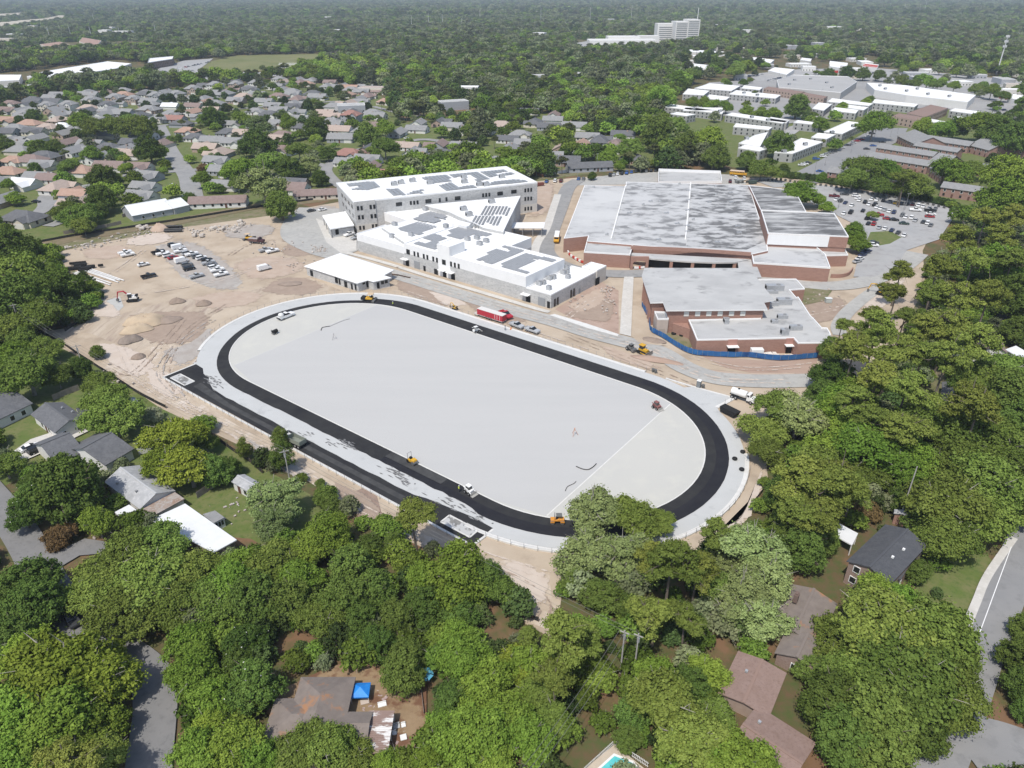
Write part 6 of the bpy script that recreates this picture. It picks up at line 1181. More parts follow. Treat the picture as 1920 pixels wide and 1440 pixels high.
# bulldozer and the compactor behind it
def dozer(x,y,ang,lab,c):
    e=mach('bulldozer',x,y,ang,lab,'bulldozer',.36)
    for s in (-1,1): MB().prism([(-1.7,.0),(1.5,.0),(1.8,.45),(1.5,.85),(-1.6,.85),(-1.9,.45)],s*1.0-.28,s*1.0+.28).obj('track',BLK,e)
    MB().prism([(-1.6,.6),(1.7,.6),(1.7,1.55),(.4,1.6),(-1.6,1.4)],-.62,.62).obj('body',c,e,bev=.05); MB().box((-.5,0,2.1),(1.5,1.4,1.1)).obj('cab',m_cg,e); MB().box((-.5,0,2.72),(1.9,1.7,.14)).obj('roof',c,e)
    MB().tube([(1.0,.3,1.5),(1.0,.3,2.4)],.08,6).obj('exhaust',BLK,e); MB().prism([(2.3,.1),(2.55,.0),(2.45,.6),(2.5,1.15),(2.3,1.15),(2.22,.6)],-1.75,1.75).obj('blade',M('blade_steel',(.20,.18,.16),rough=.5),e)
    for s in (-1,1): MB().tube([(-.2,s*1.32,.4),(2.3,s*1.32,.4)],.12,6).obj('push_arm',c,e)
    return e
dozer(1206,660,hd((1194,656),(1222,668)),'yellow bulldozer grading dirt beside the grey service road',YEL)
e=mach('soil_compactor',1183,655,hd((1176,652),(1192,660)),'dark grey towed machine directly behind the yellow bulldozer','machine',.36); MB().box((-.3,0,1.0),(2.0,1.5,.8)).obj('body',GRM,e,bev=.05); MB().box((0,0,1.7),(1.0,1.2,.8)).obj('cab',m_cg,e); MB().box((0,0,2.15),(1.2,1.4,.1)).obj('roof',GRM,e); MB().tube([(1.3,-.8,.6),(1.3,.8,.6)],.6,14).obj('drum',STL,e); wheels(e,(-1.0,),.8,.6,.4)
# excavators
def excav(x,y,ang,lab,c,cc,sc=1.0):
    e=mach('excavator',x,y,ang,lab,'excavator',.36); e.scale=(sc,)*3
    for s in (-1,1): MB().prism([(-1.8,.0),(1.8,.0),(2.05,.4),(1.8,.8),(-1.8,.8),(-2.05,.4)],s*1.15-.3,s*1.15+.3).obj('track',BLK,e)
    MB().box((-.5,0,1.5),(2.8,2.4,1.0)).obj('body',cc,e,bev=.1); MB().box((-1.6,0,1.9),(.8,2.3,.8)).obj('counterweight',BLK,e,bev=.1); MB().box((.5,.75,2.3),(1.4,.95,1.5)).obj('cab',m_cg,e); MB().box((.5,.75,3.08),(1.5,1.0,.1)).obj('cab_roof',cc,e)
    MB().tube([(.7,-.2,1.8),(2.6,-.2,3.9),(4.6,-.2,3.7)],[.28,.3,.22],6).obj('boom',c,e); MB().tube([(4.6,-.2,3.7),(5.3,-.2,1.2)],[.24,.16],6).obj('stick',c,e); MB().prism([(5.0,.2),(5.6,.25),(5.7,1.1),(5.2,1.2),(4.85,.7)],-.7,.4).obj('bucket',GRM,e); return e
excav(249,562,hd((256,561),(230,563)),'red excavator with white cab digging at the pale pit',REDM,WHT)
excav(1652,550,hd((1660,552),(1640,548)),'yellow excavator working among the pines right of the brick wing',YEL,YEL,.9)
excav(853,578,hd((858,580),(848,576)),'mini yellow excavator on dirt beside the far track kerb',YEL,YEL,.5)
# trucks
def bigtruck(e,c,x0):
    MB().prism([(x0,.7),(x0+2.4,.7),(x0+2.5,1.3),(x0+2.4,1.7),(x0+1.1,1.85),(x0+.9,2.75),(x0,2.8)],-1.1,1.1).obj('cab',c,e,bev=.08); MB().box((x0+1.02,0,2.25),(.1,1.8,.75),0,-.2).obj('windscreen',m_cg,e)
    for s in (-1,1): link('side_window',pane_mesh(.6,.6,m_cg,'side_window',.06),e,(x0+.45,s*1.1,2.3))
e=mach('tank_truck',1393,748,hd((1378,743),(1410,754)),'white water tank truck beside the trees right of the track','truck',.36); bigtruck(e,WHT,1.3); MB().tube([(-3.6,0,1.95),(-3.5,0,1.95),(.9,0,1.95),(1.0,0,1.95)],[.8,1.05,1.05,.8],16).obj('tank',WHT,e,smooth=False); MB().box((-1.2,0,.85),(5.4,.9,.25)).obj('chassis',BLK,e); MB().tube([(-1.6,0,2.95),(-1.6,0,3.2)],.3,10).obj('hatch',BLK,e); wheels(e,(-2.9,-1.8),.95,.52,.45); wheels(e,(2.7,),.95,.52,.35)
e=mach('dump_truck',552,830,hd((542,823),(575,838)),'white-cabbed tipper truck half under a young tree on black asphalt','truck',TZ); bigtruck(e,WHT,-4.0); e.children[0]; MB().prism([(-1.2,1.1),(3.4,1.1),(3.6,2.3),(-1.3,2.3)],-1.2,-1.1).prism([(-1.2,1.1),(3.4,1.1),(3.6,2.3),(-1.3,2.3)],1.1,1.2).box((1.1,0,1.1),(4.6,2.3,.1)).box((-1.25,0,1.8),(.1,2.3,1.3)).box((3.45,0,1.7),(.12,2.3,1.2)).obj('tipper_body',M('tipper_green',(.22,.24,.20),rough=.6),e); wheels(e,(1.6,2.8),.95,.52,.45); wheels(e,(-3.0,),.95,.52,.35); MB().box((0,0,.85),(6,.9,.25)).obj('chassis',BLK,e)
e=mach('red_trailer',922,596,hd((900,590),(945,604)),'long red enclosed trailer with pale roof beside the track','trailer',.36); MB().box((0,0,1.75),(11.5,2.5,2.1)).obj('body',REDM,e); MB().box((0,0,2.86),(11.5,2.5,.12)).obj('roof',M('trailer_roof',(.62,.60,.57)),e); MB().box((0,0,.62),(11.4,2.45,.2)).obj('skirt',M('trailer_skirt',(.60,.57,.53)),e); wheels(e,(-1.6,-.5,.6),1.1,.42,.3)
for x in (2.4,3.4,4.6): link('side_stripe',MB().box((0,0,0),(.12,.05,1.6)).mesh('side_stripe',m_trim),e,(x,-1.27,1.8))
MB().tube([(5.7,0,.6),(6.6,0,.55)],.08,6).obj('drawbar',BLK,e); MB().box((-6.6,0,.35),(1.9,2.3,.08),0,.25).obj('ramp',M('ramp',(.5,.47,.43)),e)
e=mach('red_truck',948,592,hd((940,588),(956,598)),'bright red pickup truck parked behind the red trailer','truck',.36)
for c in CP['pickup'].children:
    k=c.copy(); COL.objects.link(k); k.parent=e
    for g in c.children: q=g.copy(); COL.objects.link(q); q.parent=k
    remat(k,{'body':REDM})
e.scale=(1.15,)*3
e=mach('tank_pickup',537,594,hd((522,599),(552,587)),'white pickup with a white tank in its bed on the inner field','pickup truck',TZ)
for c in CP['pickup'].children:
    k=c.copy(); COL.objects.link(k); k.parent=e
    for g in c.children: q=g.copy(); COL.objects.link(q); q.parent=k
MB().sphere((-1.9,0,1.55),.95,12,8,.8).obj('tank',M('tank_plastic',(.66,.66,.64),rough=.4),e); MB().box((-2.9,0,.7),(.5,1.9,.3)).obj('bumper',BLK,e); e.scale=(1.1,)*3
e=mach('tar_wagon',516,624,hd((510,627),(526,620)),'small black tank trailer standing alone on the inner field','trailer',TZ); MB().tube([(-.9,0,.95),(.9,0,.95)],.6,14).obj('tank',BLK,e); MB().tube([(.9,0,.5),(2.2,0,.45)],.05,6).obj('drawbar',GRM,e); MB().box((-.2,0,.45),(2.0,1.3,.15)).obj('chassis',GRM,e); wheels(e,(-.2,),.75,.35,.25); MB().box((-1.1,.4,1.3),(.15,.15,.9)).obj('stack',GRM,e)
e=mach('flatbed_truck',481,454,hd((470,453),(495,455)),'dark maroon truck beside the yellow machine at the yard back','truck',.36); bigtruck(e,M('dark_maroon',(.07,.03,.035),rough=.4),1.5); MB().box((-1.2,0,1.4),(5,2.3,1.3)).obj('dump_body',M('dump_dark',(.13,.075,.07)),e); MB().box((-1.2,0,2.06),(4.8,2.1,.1)).obj('load',M('load',(.36,.32,.30)),e); wheels(e,(-2.6,-1.4),.95,.5,.45); wheels(e,(2.8,),.95,.5,.35)
def bus(x,y,ang,lab,roof):
    e=mach('school_bus',x,y,ang,lab,'bus',.36); c=M('bus_yellow',(.62,.33,.03),rough=.4); MB().prism([(-5.2,.6),(5.1,.6),(5.2,1.4),(3.9,1.6),(3.7,2.6),(-5.2,2.6)],-1.2,1.2).obj('body',c,e,bev=.06); MB().prism([(-5.2,2.62),(3.7,2.62),(3.5,3.0),(-5.0,3.05)],-1.1,1.1).obj('roof',roof,e)
    for s in (-1,1):
        for i in range(9): link('window',pane_mesh(.75,.65,m_cg,'window',.06),e,(-4.6+i*.95,s*1.2,2.2))
    MB().box((3.83,0,2.1),(.1,2.0,.8),0,-.15).obj('windscreen',m_cg,e); MB().box((0,0,.95),(10.2,2.44,.1)).obj('black_stripe',BLK,e); wheels(e,(-3.2,3.6),1.05,.5,.3)
bus(1044,449,hd((1046,437),(1041,462)),'yellow school bus with white roof on the lane beside the old school',WHT)
bus(1384,328,hd((1366,326),(1402,329)),'orange school bus parked behind the old school roof',M('bus_cream',(.62,.5,.4)))
for x,y,c,lab in ((1012,347,M('rust_skip',(.17,.06,.045)),'rusty brown skip at the end of the row of parked cars'),(1411,343,M('green_skip',(.06,.085,.07)),'dark green skip behind the right end of the old school'),(1386,341,M('grey_skip',(.30,.31,.30)),'grey skip between the maroon and white cars behind the school'),(1368,774,BLK,'black tipping skip beside the trees below the tank truck')):
    e=mach('skip',x,y,.3 if y<500 else hd((1358,770),(1374,778)),lab,'skip',.36); MB().prism([(-2.4,.2),(2.2,.2),(2.7,1.6),(-2.7,1.6)],-1.1,1.1).obj('body',c,e); MB().box((0,0,1.62),(5.3,2.3,.08)).obj('rim',c,e)
e=mach('portable_toilet',1310,724,hd((1300,722),(1320,727)),'grey portable toilet with white roof beside the service road','portable toilet',.36); MB().box((0,0,1.15),(1.2,1.2,2.1)).obj('cabin',M('toilet_grey',(.16,.17,.175)),e); MB().box((0,0,2.25),(1.3,1.3,.25)).obj('roof',WHT,e,bev=.06); link('door',pane_mesh(.75,1.8,M('toilet_door',(.20,.21,.215)),'door',.06),e,(0,-.6,1.1))
e=mach('storage_trailer',1418,665,0,'small white box trailer behind the blue screen fence','trailer',.36); MB().box((0,0,1.5),(3.9,2.0,2.0)).obj('body',WHT,e,bev=.06); link('door',pane_mesh(1.0,1.4,m_plastic,'door',.06),e,(1.0,-1.03,1.3)); wheels(e,(-.2,),1.0,.34,.22); 
for x,y,lab in ((1263,628,'nearest left of three black tyres lying in the fenced grass'),(1279,624,'rearmost of three black tyres lying in the fenced grass'),(1278,631,'largest front one of three black tyres in the fenced grass')):
    p=G(x,y); o=MB().tube([(0,0,0),(0,0,.45)],.85,16).obj('tyre',m_tyre); o.location=(p[0],p[1],.36); tag(o,lab,'tyre','tyres in the fenced grass')
e=mach('traffic_cone',958,616,0,'orange cone beside the silver pickups at the track edge','cone',.36); MB().tube([(0,0,.05),(0,0,.9)],[.3,.06],10).obj('cone',M('cone_orange',(.75,.22,.03)),e); MB().box((0,0,.03),(.7,.7,.06)).obj('base',BLK,e)
# red and white barriers along the bus lane
bm_r=MB().box((0,0,.45),(1.9,.5,.9)).mesh('barrier',M('barrier_red',(.5,.06,.04))); bm_w=MB().box((0,0,.45),(1.9,.5,.9)).mesh('barrier',M('barrier_white',(.75,.74,.72)))
BL=smooth_line([G(x,y) for x,y in ((1062,468),(1068,480),(1080,488),(1092,494),(1108,499))],6)
for i in range(0,len(BL)-1,2):
    q=BL[i]; d=BL[i+1]-q; o=link('water_barrier',bm_r if (i//2)%2 else bm_w,None,(q[0],q[1],.36),math.atan2(d[1],d[0])); auto(o,('red' if (i//2)%2 else 'white')+' water-filled barrier','barrier','red and white barriers beside the bus lane',q)
for x,y,c in ((1193,505,bm_w),(1196.5,504.7,bm_r),(1200,504.5,bm_r),(1204,504.5,bm_w),(1067,468,bm_r)):
    q=G(x,y); o=link('water_barrier',c,None,(q[0],q[1],.36),0); auto(o,('red' if c is bm_r else 'white')+' water-filled barrier','barrier','red and white barriers beside the bus lane',q)
# ---------------------------------------------------------------- heaps, pipes, rubble
def heap(name,px,py,rx,ry,h,ang,mat,lab,seed=0,flat=.0,cat='heap'):
    p=G(px,py); rng=np.random.default_rng(seed); n,mr=28,9; m=MB(); V=[];Fs=[]; ph=rng.uniform(0,6.28,4)
    for j in range(mr+1):
        t=j/mr
        for i in range(n):
            a=2*math.pi*i/n; k=1+.10*math.sin(2*a+ph[0])+.07*math.sin(3*a+ph[1])+.05*math.sin(5*a+ph[2]); r=t*k; z=h*(1-max(0,(t-flat)/(1-flat+1e-6))**1.7); z+=0 if j in (0,mr) else h*.07*rng.normal(); V.append((rx*r*math.cos(a),ry*r*math.sin(a),max(z,0) if j<mr else -.05))
    for j in range(mr):
        for i in range(n): Fs.append((j*n+i,(j+1)*n+i,(j+1)*n+(i+1)%n,j*n+(i+1)%n))
    m.add(V,Fs); o=m.obj(name,mat,smooth=True); o.location=(p[0],p[1],.34); o.rotation_euler=(0,0,ang); return tag(o,lab,cat,'heaps of soil on the dirt yard')
m_sand=M('tan_sand',(.50,.40,.28),(.43,.34,.245),.4); m_gsoil=M('grey_soil',(.27,.225,.19),(.22,.18,.15),.9,bump=.2); m_bsoil=M('brown_soil',(.245,.19,.15),(.29,.23,.185),.8,bump=.2)
heap('sand_pile',274,606,7,4.5,2.6,.5,m_sand,'big tan sand pile on the dirt yard left of the track',1,.45); heap('sand_pile',258,620,5,3.6,2.0,.4,m_sand,'lower front lobe of the tan sand pile nearest the track',11,.3); heap('soil_mound',312,602,5,3.5,1.1,.3,m_gsoil if False else M('taupe_soil',(.31,.245,.20),(.26,.205,.165),.6),'low taupe mound on the right side of the sand pile',12,.2)
heap('soil_pile',244,640,3.6,2.8,1.7,.6,m_gsoil,'rough dark grey soil pile in front of the sand pile',2,.3); heap('soil_pile',332,567,2.9,2.3,1.5,0,m_bsoil,'round brown soil pile nearer the red excavator',3); heap('soil_pile',383,571,2.9,2.3,1.4,0,m_bsoil,'round brown soil pile nearer the parked cars',4); heap('soil_pile',260,671,2.4,1.7,1.2,.5,m_bsoil,'small dark brown soil pile below the sand pile',5); heap('soil_pile',300,432,4.6,3.6,3.2,.2,M('pink_sand',(.47,.36,.28),(.41,.31,.24),.5),'pointed pinkish sand pile by the black pipes at the yard back',6)
heap('soil_pile',545,533,5,2.2,.6,.2,M('taupe_soil',(.31,.245,.20)),'low brown soil mound left of the white-roofed site building',7); heap('soil_pile',1226,640,3.8,2.2,.9,-.4,m_bsoil,'small flat brown soil pile left of the blue screen fence',8); heap('soil_pile',1231,676,9,1.8,.8,-.42,M('red_dirt',(.33,.235,.18)),'long ridge of brown dirt pushed up by the bulldozer',9)
pm=M('black_pipe',(.02,.02,.022),rough=.45)
for i,(x,y,z) in enumerate(((326,433,.36),(325,436,.36),(327,429.5,.36),(326,431,1.3))):
    p=G(x,y); a=hd((312,433),(340,432)); d=np.array([math.cos(a),math.sin(a)])*4.2; o=MB().tube([(p[0]-d[0],p[1]-d[1],z+.55),(p[0]+d[0],p[1]+d[1],z+.55)],.55,14).obj('drain_pipe',pm); tag(o,['third black drain pipe counted from the front of the stack','front black drain pipe of the stack beside the sand pile','rear black drain pipe of the stack beside the rubble','black drain pipe resting on top of the stack'][i],'pipe','black pipes at the yard back')
wp=M('white_pvc',(.72,.72,.71),rough=.4)
for i in range(7):
    a_,b_=G(168,505),G(233,528); q_=(b_-a_)/np.linalg.norm(b_-a_); q_=np.array([q_[1],-q_[0]])*(i*.95+(1.2 if i>3 else 0)); a_=a_+q_;b_=b_+q_*.85-(b_-a_)*.06*(i%3); m=MB().tube([(a_[0],a_[1],.5),(b_[0],b_[1],.5)],.24,8); o=m.obj('plastic_pipe',wp); auto(o,'long white plastic pipe','pipe','white pipes laid side by side',(a_+b_)/2+np.array([0,i*.01]))
for i,(x,y,l,w) in enumerate(((140,506,7,3),(152,500,6,2.5),(163,507,5,2.2),(172,503,3.5,2),(147,497,8,1.2),(190,502,2.4,1.2),(158,510,5,1.6))):
    p=G(x,y); o=MB().box((0,0,.6+.1*(i%3)),(l*.8,w*.7,1.0),.3).box((.4,0,1.2),(l*.5,.2,.3),.3).obj('steel_plate_stack',BLK,bev=.08); o.location=(p[0],p[1],.3); auto(o,'dark stacked formwork bundle','formwork','dark bundles at the yard edge',p)
def rubble(name,regions,n,smin,smax,mat,kind='stuff',seed=0,zb=.36):
    rng=np.random.default_rng(seed); m=MB()
    for _ in range(n):
        r=regions[rng.integers(len(regions))]; x=rng.normal(r[0],r[2]);y=rng.normal(r[1],r[3]); p=G(x,y); s=rng.uniform(smin,smax); m.box((p[0],p[1],zb+s*.2),(s*rng.uniform(.8,1.8),s*rng.uniform(.6,1.2),s*rng.uniform(.3,.8)),rng.uniform(0,3),rng.uniform(-.3,.3))
    o=m.obj(name,mat); o['kind']='stuff'; return o
m_rub=M('pale_rubble',(.55,.51,.46),(.44,.385,.33),.5)
rubble('concrete_rubble',[(215,452,16,4),(250,440,16,3),(285,432,10,3),(352,433,14,3),(375,437,8,3),(405,432,8,2),(455,422,8,3),(440,432,6,2),(170,462,14,2),(130,465,14,2),(425,427,8,2)],230,.25,1.0,m_rub,seed=1)
rubble('scattered_debris',[(520,465,25,6),(560,500,20,6),(600,470,8,4),(480,455,10,3),(1085,565,25,8),(1140,570,10,10),(1140,545,8,4),(640,505,40,2),(1500,600,20,12),(1540,560,20,10),(200,700,20,12)],260,.2,.7,M('debris',(.36,.30,.25),(.55,.50,.45),1.0),seed=2)
for i,(x,y) in enumerate(((450,418),(452,424),(403,430),(418,432),(365,444),(378,445),(440,436),(261,428),(267,431),(274,428))):
    p=G(x,y); o=MB().box((0,0,.5),(2.6,1.8,1.0),.4*i).box((.4,.3,1.1),(1.4,1.1,.5),.3+i).obj('concrete_lump',m_rub,bev=.12); o.location=(p[0],p[1],.36); auto(o,'big pale broken concrete lump','concrete','broken concrete along the yard back',p)
rubble('pallets',[(1440,668,6,1.5),(1475,671,7,1.5)],40,.5,1.4,M('pale_board',(.66,.63,.58)),seed=5)
rubble('yard_clutter',[(178,1020-10,1,1),(170,985,1,1),(420,965,14,12),(440,945,14,8),(405,995,8,8)],34,.15,.5,M('clutter',(.5,.47,.44),(.3,.22,.2),1.2),seed=6,zb=.1)
# ---------------------------------------------------------------- fences
m_silt=M('silt_fabric',(.03,.03,.03)); m_stake=M('wood_stake',(.22,.16,.11))
def silt(px,lab,h=.9):
    L=smooth_line([G(x,y) for x,y in pts(px)],4); e=empty('silt_fence',(L[0][0],L[0][1],0)); m=MB(); L=L-L[0]
    for i in range(len(L)-1):
        j=rag.uniform(-.12,.12); m.add([(*L[i],.0),(*L[i+1],.0),(*L[i+1],h+j+.3),(*L[i],h+.3+j*.6),(L[i][0]+.03,L[i][1]+.03,0),(L[i+1][0]+.03,L[i+1][1]+.03,0),(L[i+1][0]+.03,L[i+1][1]+.03,h+j+.3),(L[i][0]+.03,L[i][1]+.03,h+.3+j*.6)],[(0,1,2,3),(7,6,5,4),(3,2,6,7)])
    m.obj('fabric',m_silt,e); s=MB()
    for q in L[::2]: s.box((q[0],q[1],.75),(.07,.07,1.5))
    o=s.obj('stakes',m_stake,e); o['kind']='stuff'; tag(e,lab,'fence','black silt fences round the site')
silt('60,618 110,641 150,668 205,703 262,740 312,766','black silt fence along the left edge of the dirt beside houses'); silt('385,806 412,828 440,848 470,868 492,888','black silt fence between the tall yellow-green tree and the track'); silt('28,464 140,443 240,428 300,419 345,412 400,403 480,390 560,379 622,370','long black silt fence along the top of the ditch bank'); silt('122,622 140,610 160,597','short black silt fence piece by the big left oak'); silt('966,1143 985,1155 1010,1166','short black silt fence piece on the sandy gap at bottom'); silt('1686,618 1705,598 1722,583','black silt fence beside the pines at right'); silt('1410,948 1424,930 1438,912','short black silt fence outside the right bend of the track'); silt('1714,560 1724,540 1732,515 1735,500','black silt fence along the tree line at the far right')
L=[G(x,y) for x,y in pts('1203,575 1210,588 1216,600 1218,620 1229,628 1241,634.5 1262,647.7 1275,656 1289,663 1307,667.5 1326,669 1350,670.5 1378,671.5 1402,671 1433,675 1462,677.5 1491,676 1512,674 1532,672.5')]
e=empty('screen_fence',(*L[0],.36)); tag(e,'long blue fabric screen fence in front of the brick wing','fence'); m_blue=M('blue_screen',(.025,.10,.26),(.035,.14,.34),.6,rough=.7,c3=(.018,.06,.19),s3=.25)
L=smooth_line(L,2)
for i in range(len(L)-1):
    a,b=L[i]-L[0],L[i+1]-L[0]; d=b-a; l=np.linalg.norm(d); c=(a+b)/2; o=MB().box((0,0,.95+rag.uniform(-.06,.06)),(l*.995,.05,1.75),0).obj('screen_panel',m_blue,e); o.location=(c[0],c[1],0); o.rotation_euler=(rag.uniform(-.08,.08),0,math.atan2(d[1],d[0])); link('post',pane_mesh(.07,2.0,m_steel,'post',.07),e,(a[0],a[1],1.0))
# chain link posts round the track kerb
def postrow(name,line,lab,step=3.0,h=1.25,rails=True):
    line=np.asarray(line); seg=np.linalg.norm(np.diff(line,axis=0),axis=1); S=np.r_[0,np.cumsum(seg)]; n=int(S[-1]/step); e=empty(name,(*line[0],0)); me=pane_mesh(.07,h+.45,m_steel,'post',.07); rl=[]
    for k in range(n+1):
        s=k*step; x=np.interp(s,S,line[:,0]);y=np.interp(s,S,line[:,1]); link('post',me,e,(x-line[0][0],y-line[0][1],(h+.45)/2)); rl.append((x-line[0][0],y-line[0][1],h+.4))
    if rails and len(rl)>1: MB().tube(rl,.022,4).obj('top_rail',m_steel,e)
    tag(e,lab,'fence','post fences round the track')
po_=np.array(stad(11.1)[0]); PP=stad(11.1)[1]
right=[po_[i] for i,(s,u) in enumerate(PP) if s=='R' and u<20]; top_=[po_[i] for i,(s,u) in enumerate(PP) if s=='B']; left_=[po_[i] for i,(s,u) in enumerate(PP) if s=='L' and u<222]
postrow('chain_link_fence',right,'thin post fence round the lower right bend of the track'); postrow('chain_link_fence',top_,'thin post fence along the far straight of the track'); postrow('chain_link_fence',left_,'thin post fence round the upper left bend of the track'); postrow('chain_link_fence',[T(-70.6,-48.6),T(-20,-48.9),T(53,-48.9)],'thin post fence along the near black runway',3.0); postrow('chain_link_fence',[T(73.6,45.6),T(72.8,41),T(71.7,37.2)],'row of bare posts on the right corner of the track apron',3,1.6,False)
# boundary fences
def panel_fence(px,lab,h,mat,step=2.4,gap=.97):
    L=smooth_line([G(x,y) for x,y in pts(px)],1); seg=np.linalg.norm(np.diff(L,axis=0),axis=1); S=np.r_[0,np.cumsum(seg)]; n=max(int(S[-1]/step),1); e=empty('panel_fence',(*L[0],0)); e['n']=n; del e['n']; me=pane_mesh(step*gap,h,mat,'panel',.06)
    for k in range(n):
        s=(k+.5)*step; x=np.interp(s,S,L[:,0]);y=np.interp(s,S,L[:,1]); x2=np.interp(s+.5,S,L[:,0]);y2=np.interp(s+.5,S,L[:,1]); link('panel',me,e,(x-L[0][0],y-L[0][1],h/2),math.atan2(y2-y,x2-x))
    tag(e,lab,'fence')
m_vinyl=M('white_vinyl',(.62,.62,.60)); m_wood=M('weathered_wood',(.27,.235,.205),(.21,.18,.155),1.0); m_cedar=M('cedar_fence',(.36,.20,.12),(.30,.165,.10),1.0)
panel_fence('1020,330 1060,324 1100,319 1132,315','white panel fence above the grass bank behind the school',1.9,m_vinyl); panel_fence('975,322 998,327 1020,333','orange-brown cedar fence left of the white panel fence',1.9,m_cedar); panel_fence('640,365 690,348 730,340','grey wooden fence behind the three-storey block',1.9,m_wood)
panel_fence('100,751 128,739 153,730','grey wooden garden fence above the white gabled house',1.8,m_wood,1.9); panel_fence('370,935 400,915 430,898','grey wooden fence left of the white garden shed',1.8,m_wood,1.9); panel_fence('120,440 200,427 230,420','grey wooden fence along the lawn above the ditch',1.8,m_wood); panel_fence('230,408 250,402','weathered fence left of the long white metal-roofed building',1.8,m_wood)
panel_fence('790,1296 795,1340 795,1356','low grey fence beside the bright trees right of the brown house',1.0,m_wood); panel_fence('1380,345 1460,338 1500,345 1560,352 1640,366 1720,380 1780,394','dark chain fence along the far side of the school car park',1.6,M('dark_mesh',(.09,.09,.085)),3.0,.5)
# hedge behind the car park
hm=[]; rng=np.random.default_rng(31)
HL=smooth_line([G(x,y) for x,y in pts('1405,318 1450,326 1480,333 1530,340 1600,352 1660,362 1730,376 1790,390')],10)
HP2=np.concatenate([np.repeat(HL,3,axis=0)+rng.normal(0,1.2,(len(HL)*3,2))]); gn_scatter('hedge',np.column_stack([HP2,np.full(len(HP2),-.8)]),rng.uniform(1.6,2.8,len(HP2)),rng.choice([0,2,3,2],len(HP2)),rng.uniform(0,6.28,len(HP2)))
# ---------------------------------------------------------------- poles and wires
m_pole=M('utility_pole',(.42,.40,.37),(.34,.32,.30),1.0)
def upole(px,py,h,lab,arm=2.4,ang=0.0,grp='utility poles'):
    p=G(px,py); e=empty('utility_pole',(p[0],p[1],0),ang); MB().tube([(0,0,0),(0,0,h)],[.17,.11],8).obj('pole',m_pole,e)
    if arm: MB().box((0,0,h-.5),(arm,.14,.16)).obj('crossarm',m_pole,e); MB().tube([(0,.2,h-2.2),(0,.2,h-1.2)],.25,8).obj('transformer',m_metal,e)
    tag(e,lab,'utility pole',grp); return np.array([p[0],p[1],h-.4])
w1=upole(163,710,11.5,'grey utility pole rising from the dark tree beside the dirt yard',2.6,.5); w0=upole(44,625,11,'utility pole with crossarm beside the big left oak',2.6,.5); w2=upole(546,915,11,'utility pole among trees left of the young tree and tipper',2.2,.5)
w3=upole(1163,1262,10.5,'left of two linked white-armed poles in the brush at bottom centre',1.6,-.5); w4=upole(1188,1268,10.5,'right of two linked white-armed poles in the brush at bottom centre',1.6,-.5); MB().tube([tuple(w3),tuple(w4)],.14,6).obj('linking_beam',m_trim) if False else None
upole(1685,978,15,'tall bare grey pole behind the black-roofed house',0)
upole(752,465-135,9,'utility pole behind the roof of the three-storey block',0)
def wires(a,b,lab,n=3,sag=1.2):
    e=empty('power_lines',tuple((a+b)/2)); d=b-a; 
    s=np.array([-d[1],d[0],0]); s/=np.linalg.norm(s)
    for k in range(n):
        o=(k-(n-1)/2)*.9; P=[]
        for t in np.linspace(0,1,13): q=a+d*t+s*o-(a+b)/2; P.append((q[0],q[1],q[2]-sag*4*t*(1-t)))
        MB().tube(P,.03,4).obj('wire',M('wire',(.16,.16,.15)),e)
    tag(e,lab,'power line','power lines')
wires(w0,w1,'power lines sagging between the two left utility poles'); wires(w1,w2,'power lines running from the left pole past the tall yellow-green tree'); wz=np.array([*G(985,1530),10.0]); m_wy=None
wires(w3,wz,'yellowish power lines running from the twin poles to the bottom edge',3); wires(w2,w4,'power lines crossing behind the lone pine above the sand',2)
lightpole=[]
def lamp(px,py,h,lab=None):
    p=G(px,py); e=empty('light_pole',(p[0],p[1],0)); MB().tube([(0,0,0),(0,0,h)],[.12,.08],6).obj('pole',m_steel,e); MB().box((0,0,h),(1.8,.35,.15)).obj('lamp_head',m_steel,e); auto(e,'slim grey car-park light pole','light pole','light poles',p)
for x,y,h in ((1526,330,9),(1546,312,9),(1595,288,9),(1637,268,9),(1669,258,9),(1682,252,9),(1571,392,9),(1696,395,9),(1689,412,8),(1083,337,12),(1279,306,12),(1119,318,10),(814,325,9),(1398,140,9),(1460,146,9),(1700,172,8),(1760,183,8),(1540,182,8)): lamp(x,y,h)
# far tall poles
for i,(x,y0,y1) in enumerate(((91,62,52),(95,70,50),(134,65,50),(173,68,50),(177,36,25),(225,60,52),(293,60,47),(402,55,47),(772,42,28),(804,43,24),(830,43,27),(866,45,34),(900,32,20),(1014,38,15),(1106,37,14),(1183,37,10),(1270,15,2),(1359,22,3),(1528,15,2),(1668,12,6),(1694,20,6),(1722,22,8),(1732,20,2))):
    p=G(x,y0+6); h=5
    while proj(p[0],p[1],h)[1]>y1 and h<90: h+=1
    o=MB().tube([(0,0,0),(0,0,h)],[.55,.35],6).obj('transmission_pole',M('far_pole',(.66,.66,.66))); o.location=(p[0],p[1],0); auto(o,'tall slender white transmission pole','pole','tall white poles above the far woods',p)
p=G(1868,140); e=empty('cell_tower',(*p,0)); h=10
while proj(p[0],p[1],h)[1]>66: h+=1
MB().tube([(0,0,0),(0,0,h)],[.9,.5],8).obj('mast',M('far_pole',(.66,.66,.66)),e)
for k in (0,1,2):
    m=MB()
    for a in range(9): m.box((2.0*math.cos(a*.7),2.0*math.sin(a*.7),0),(.5,.5,2.6))
    o=m.obj('antenna_ring',M('far_pole',(.66,.66,.66)),e); o.location=(0,0,h-1.5-k*6)
tag(e,'cell tower mast with three rings of white antennas at upper right','tower')
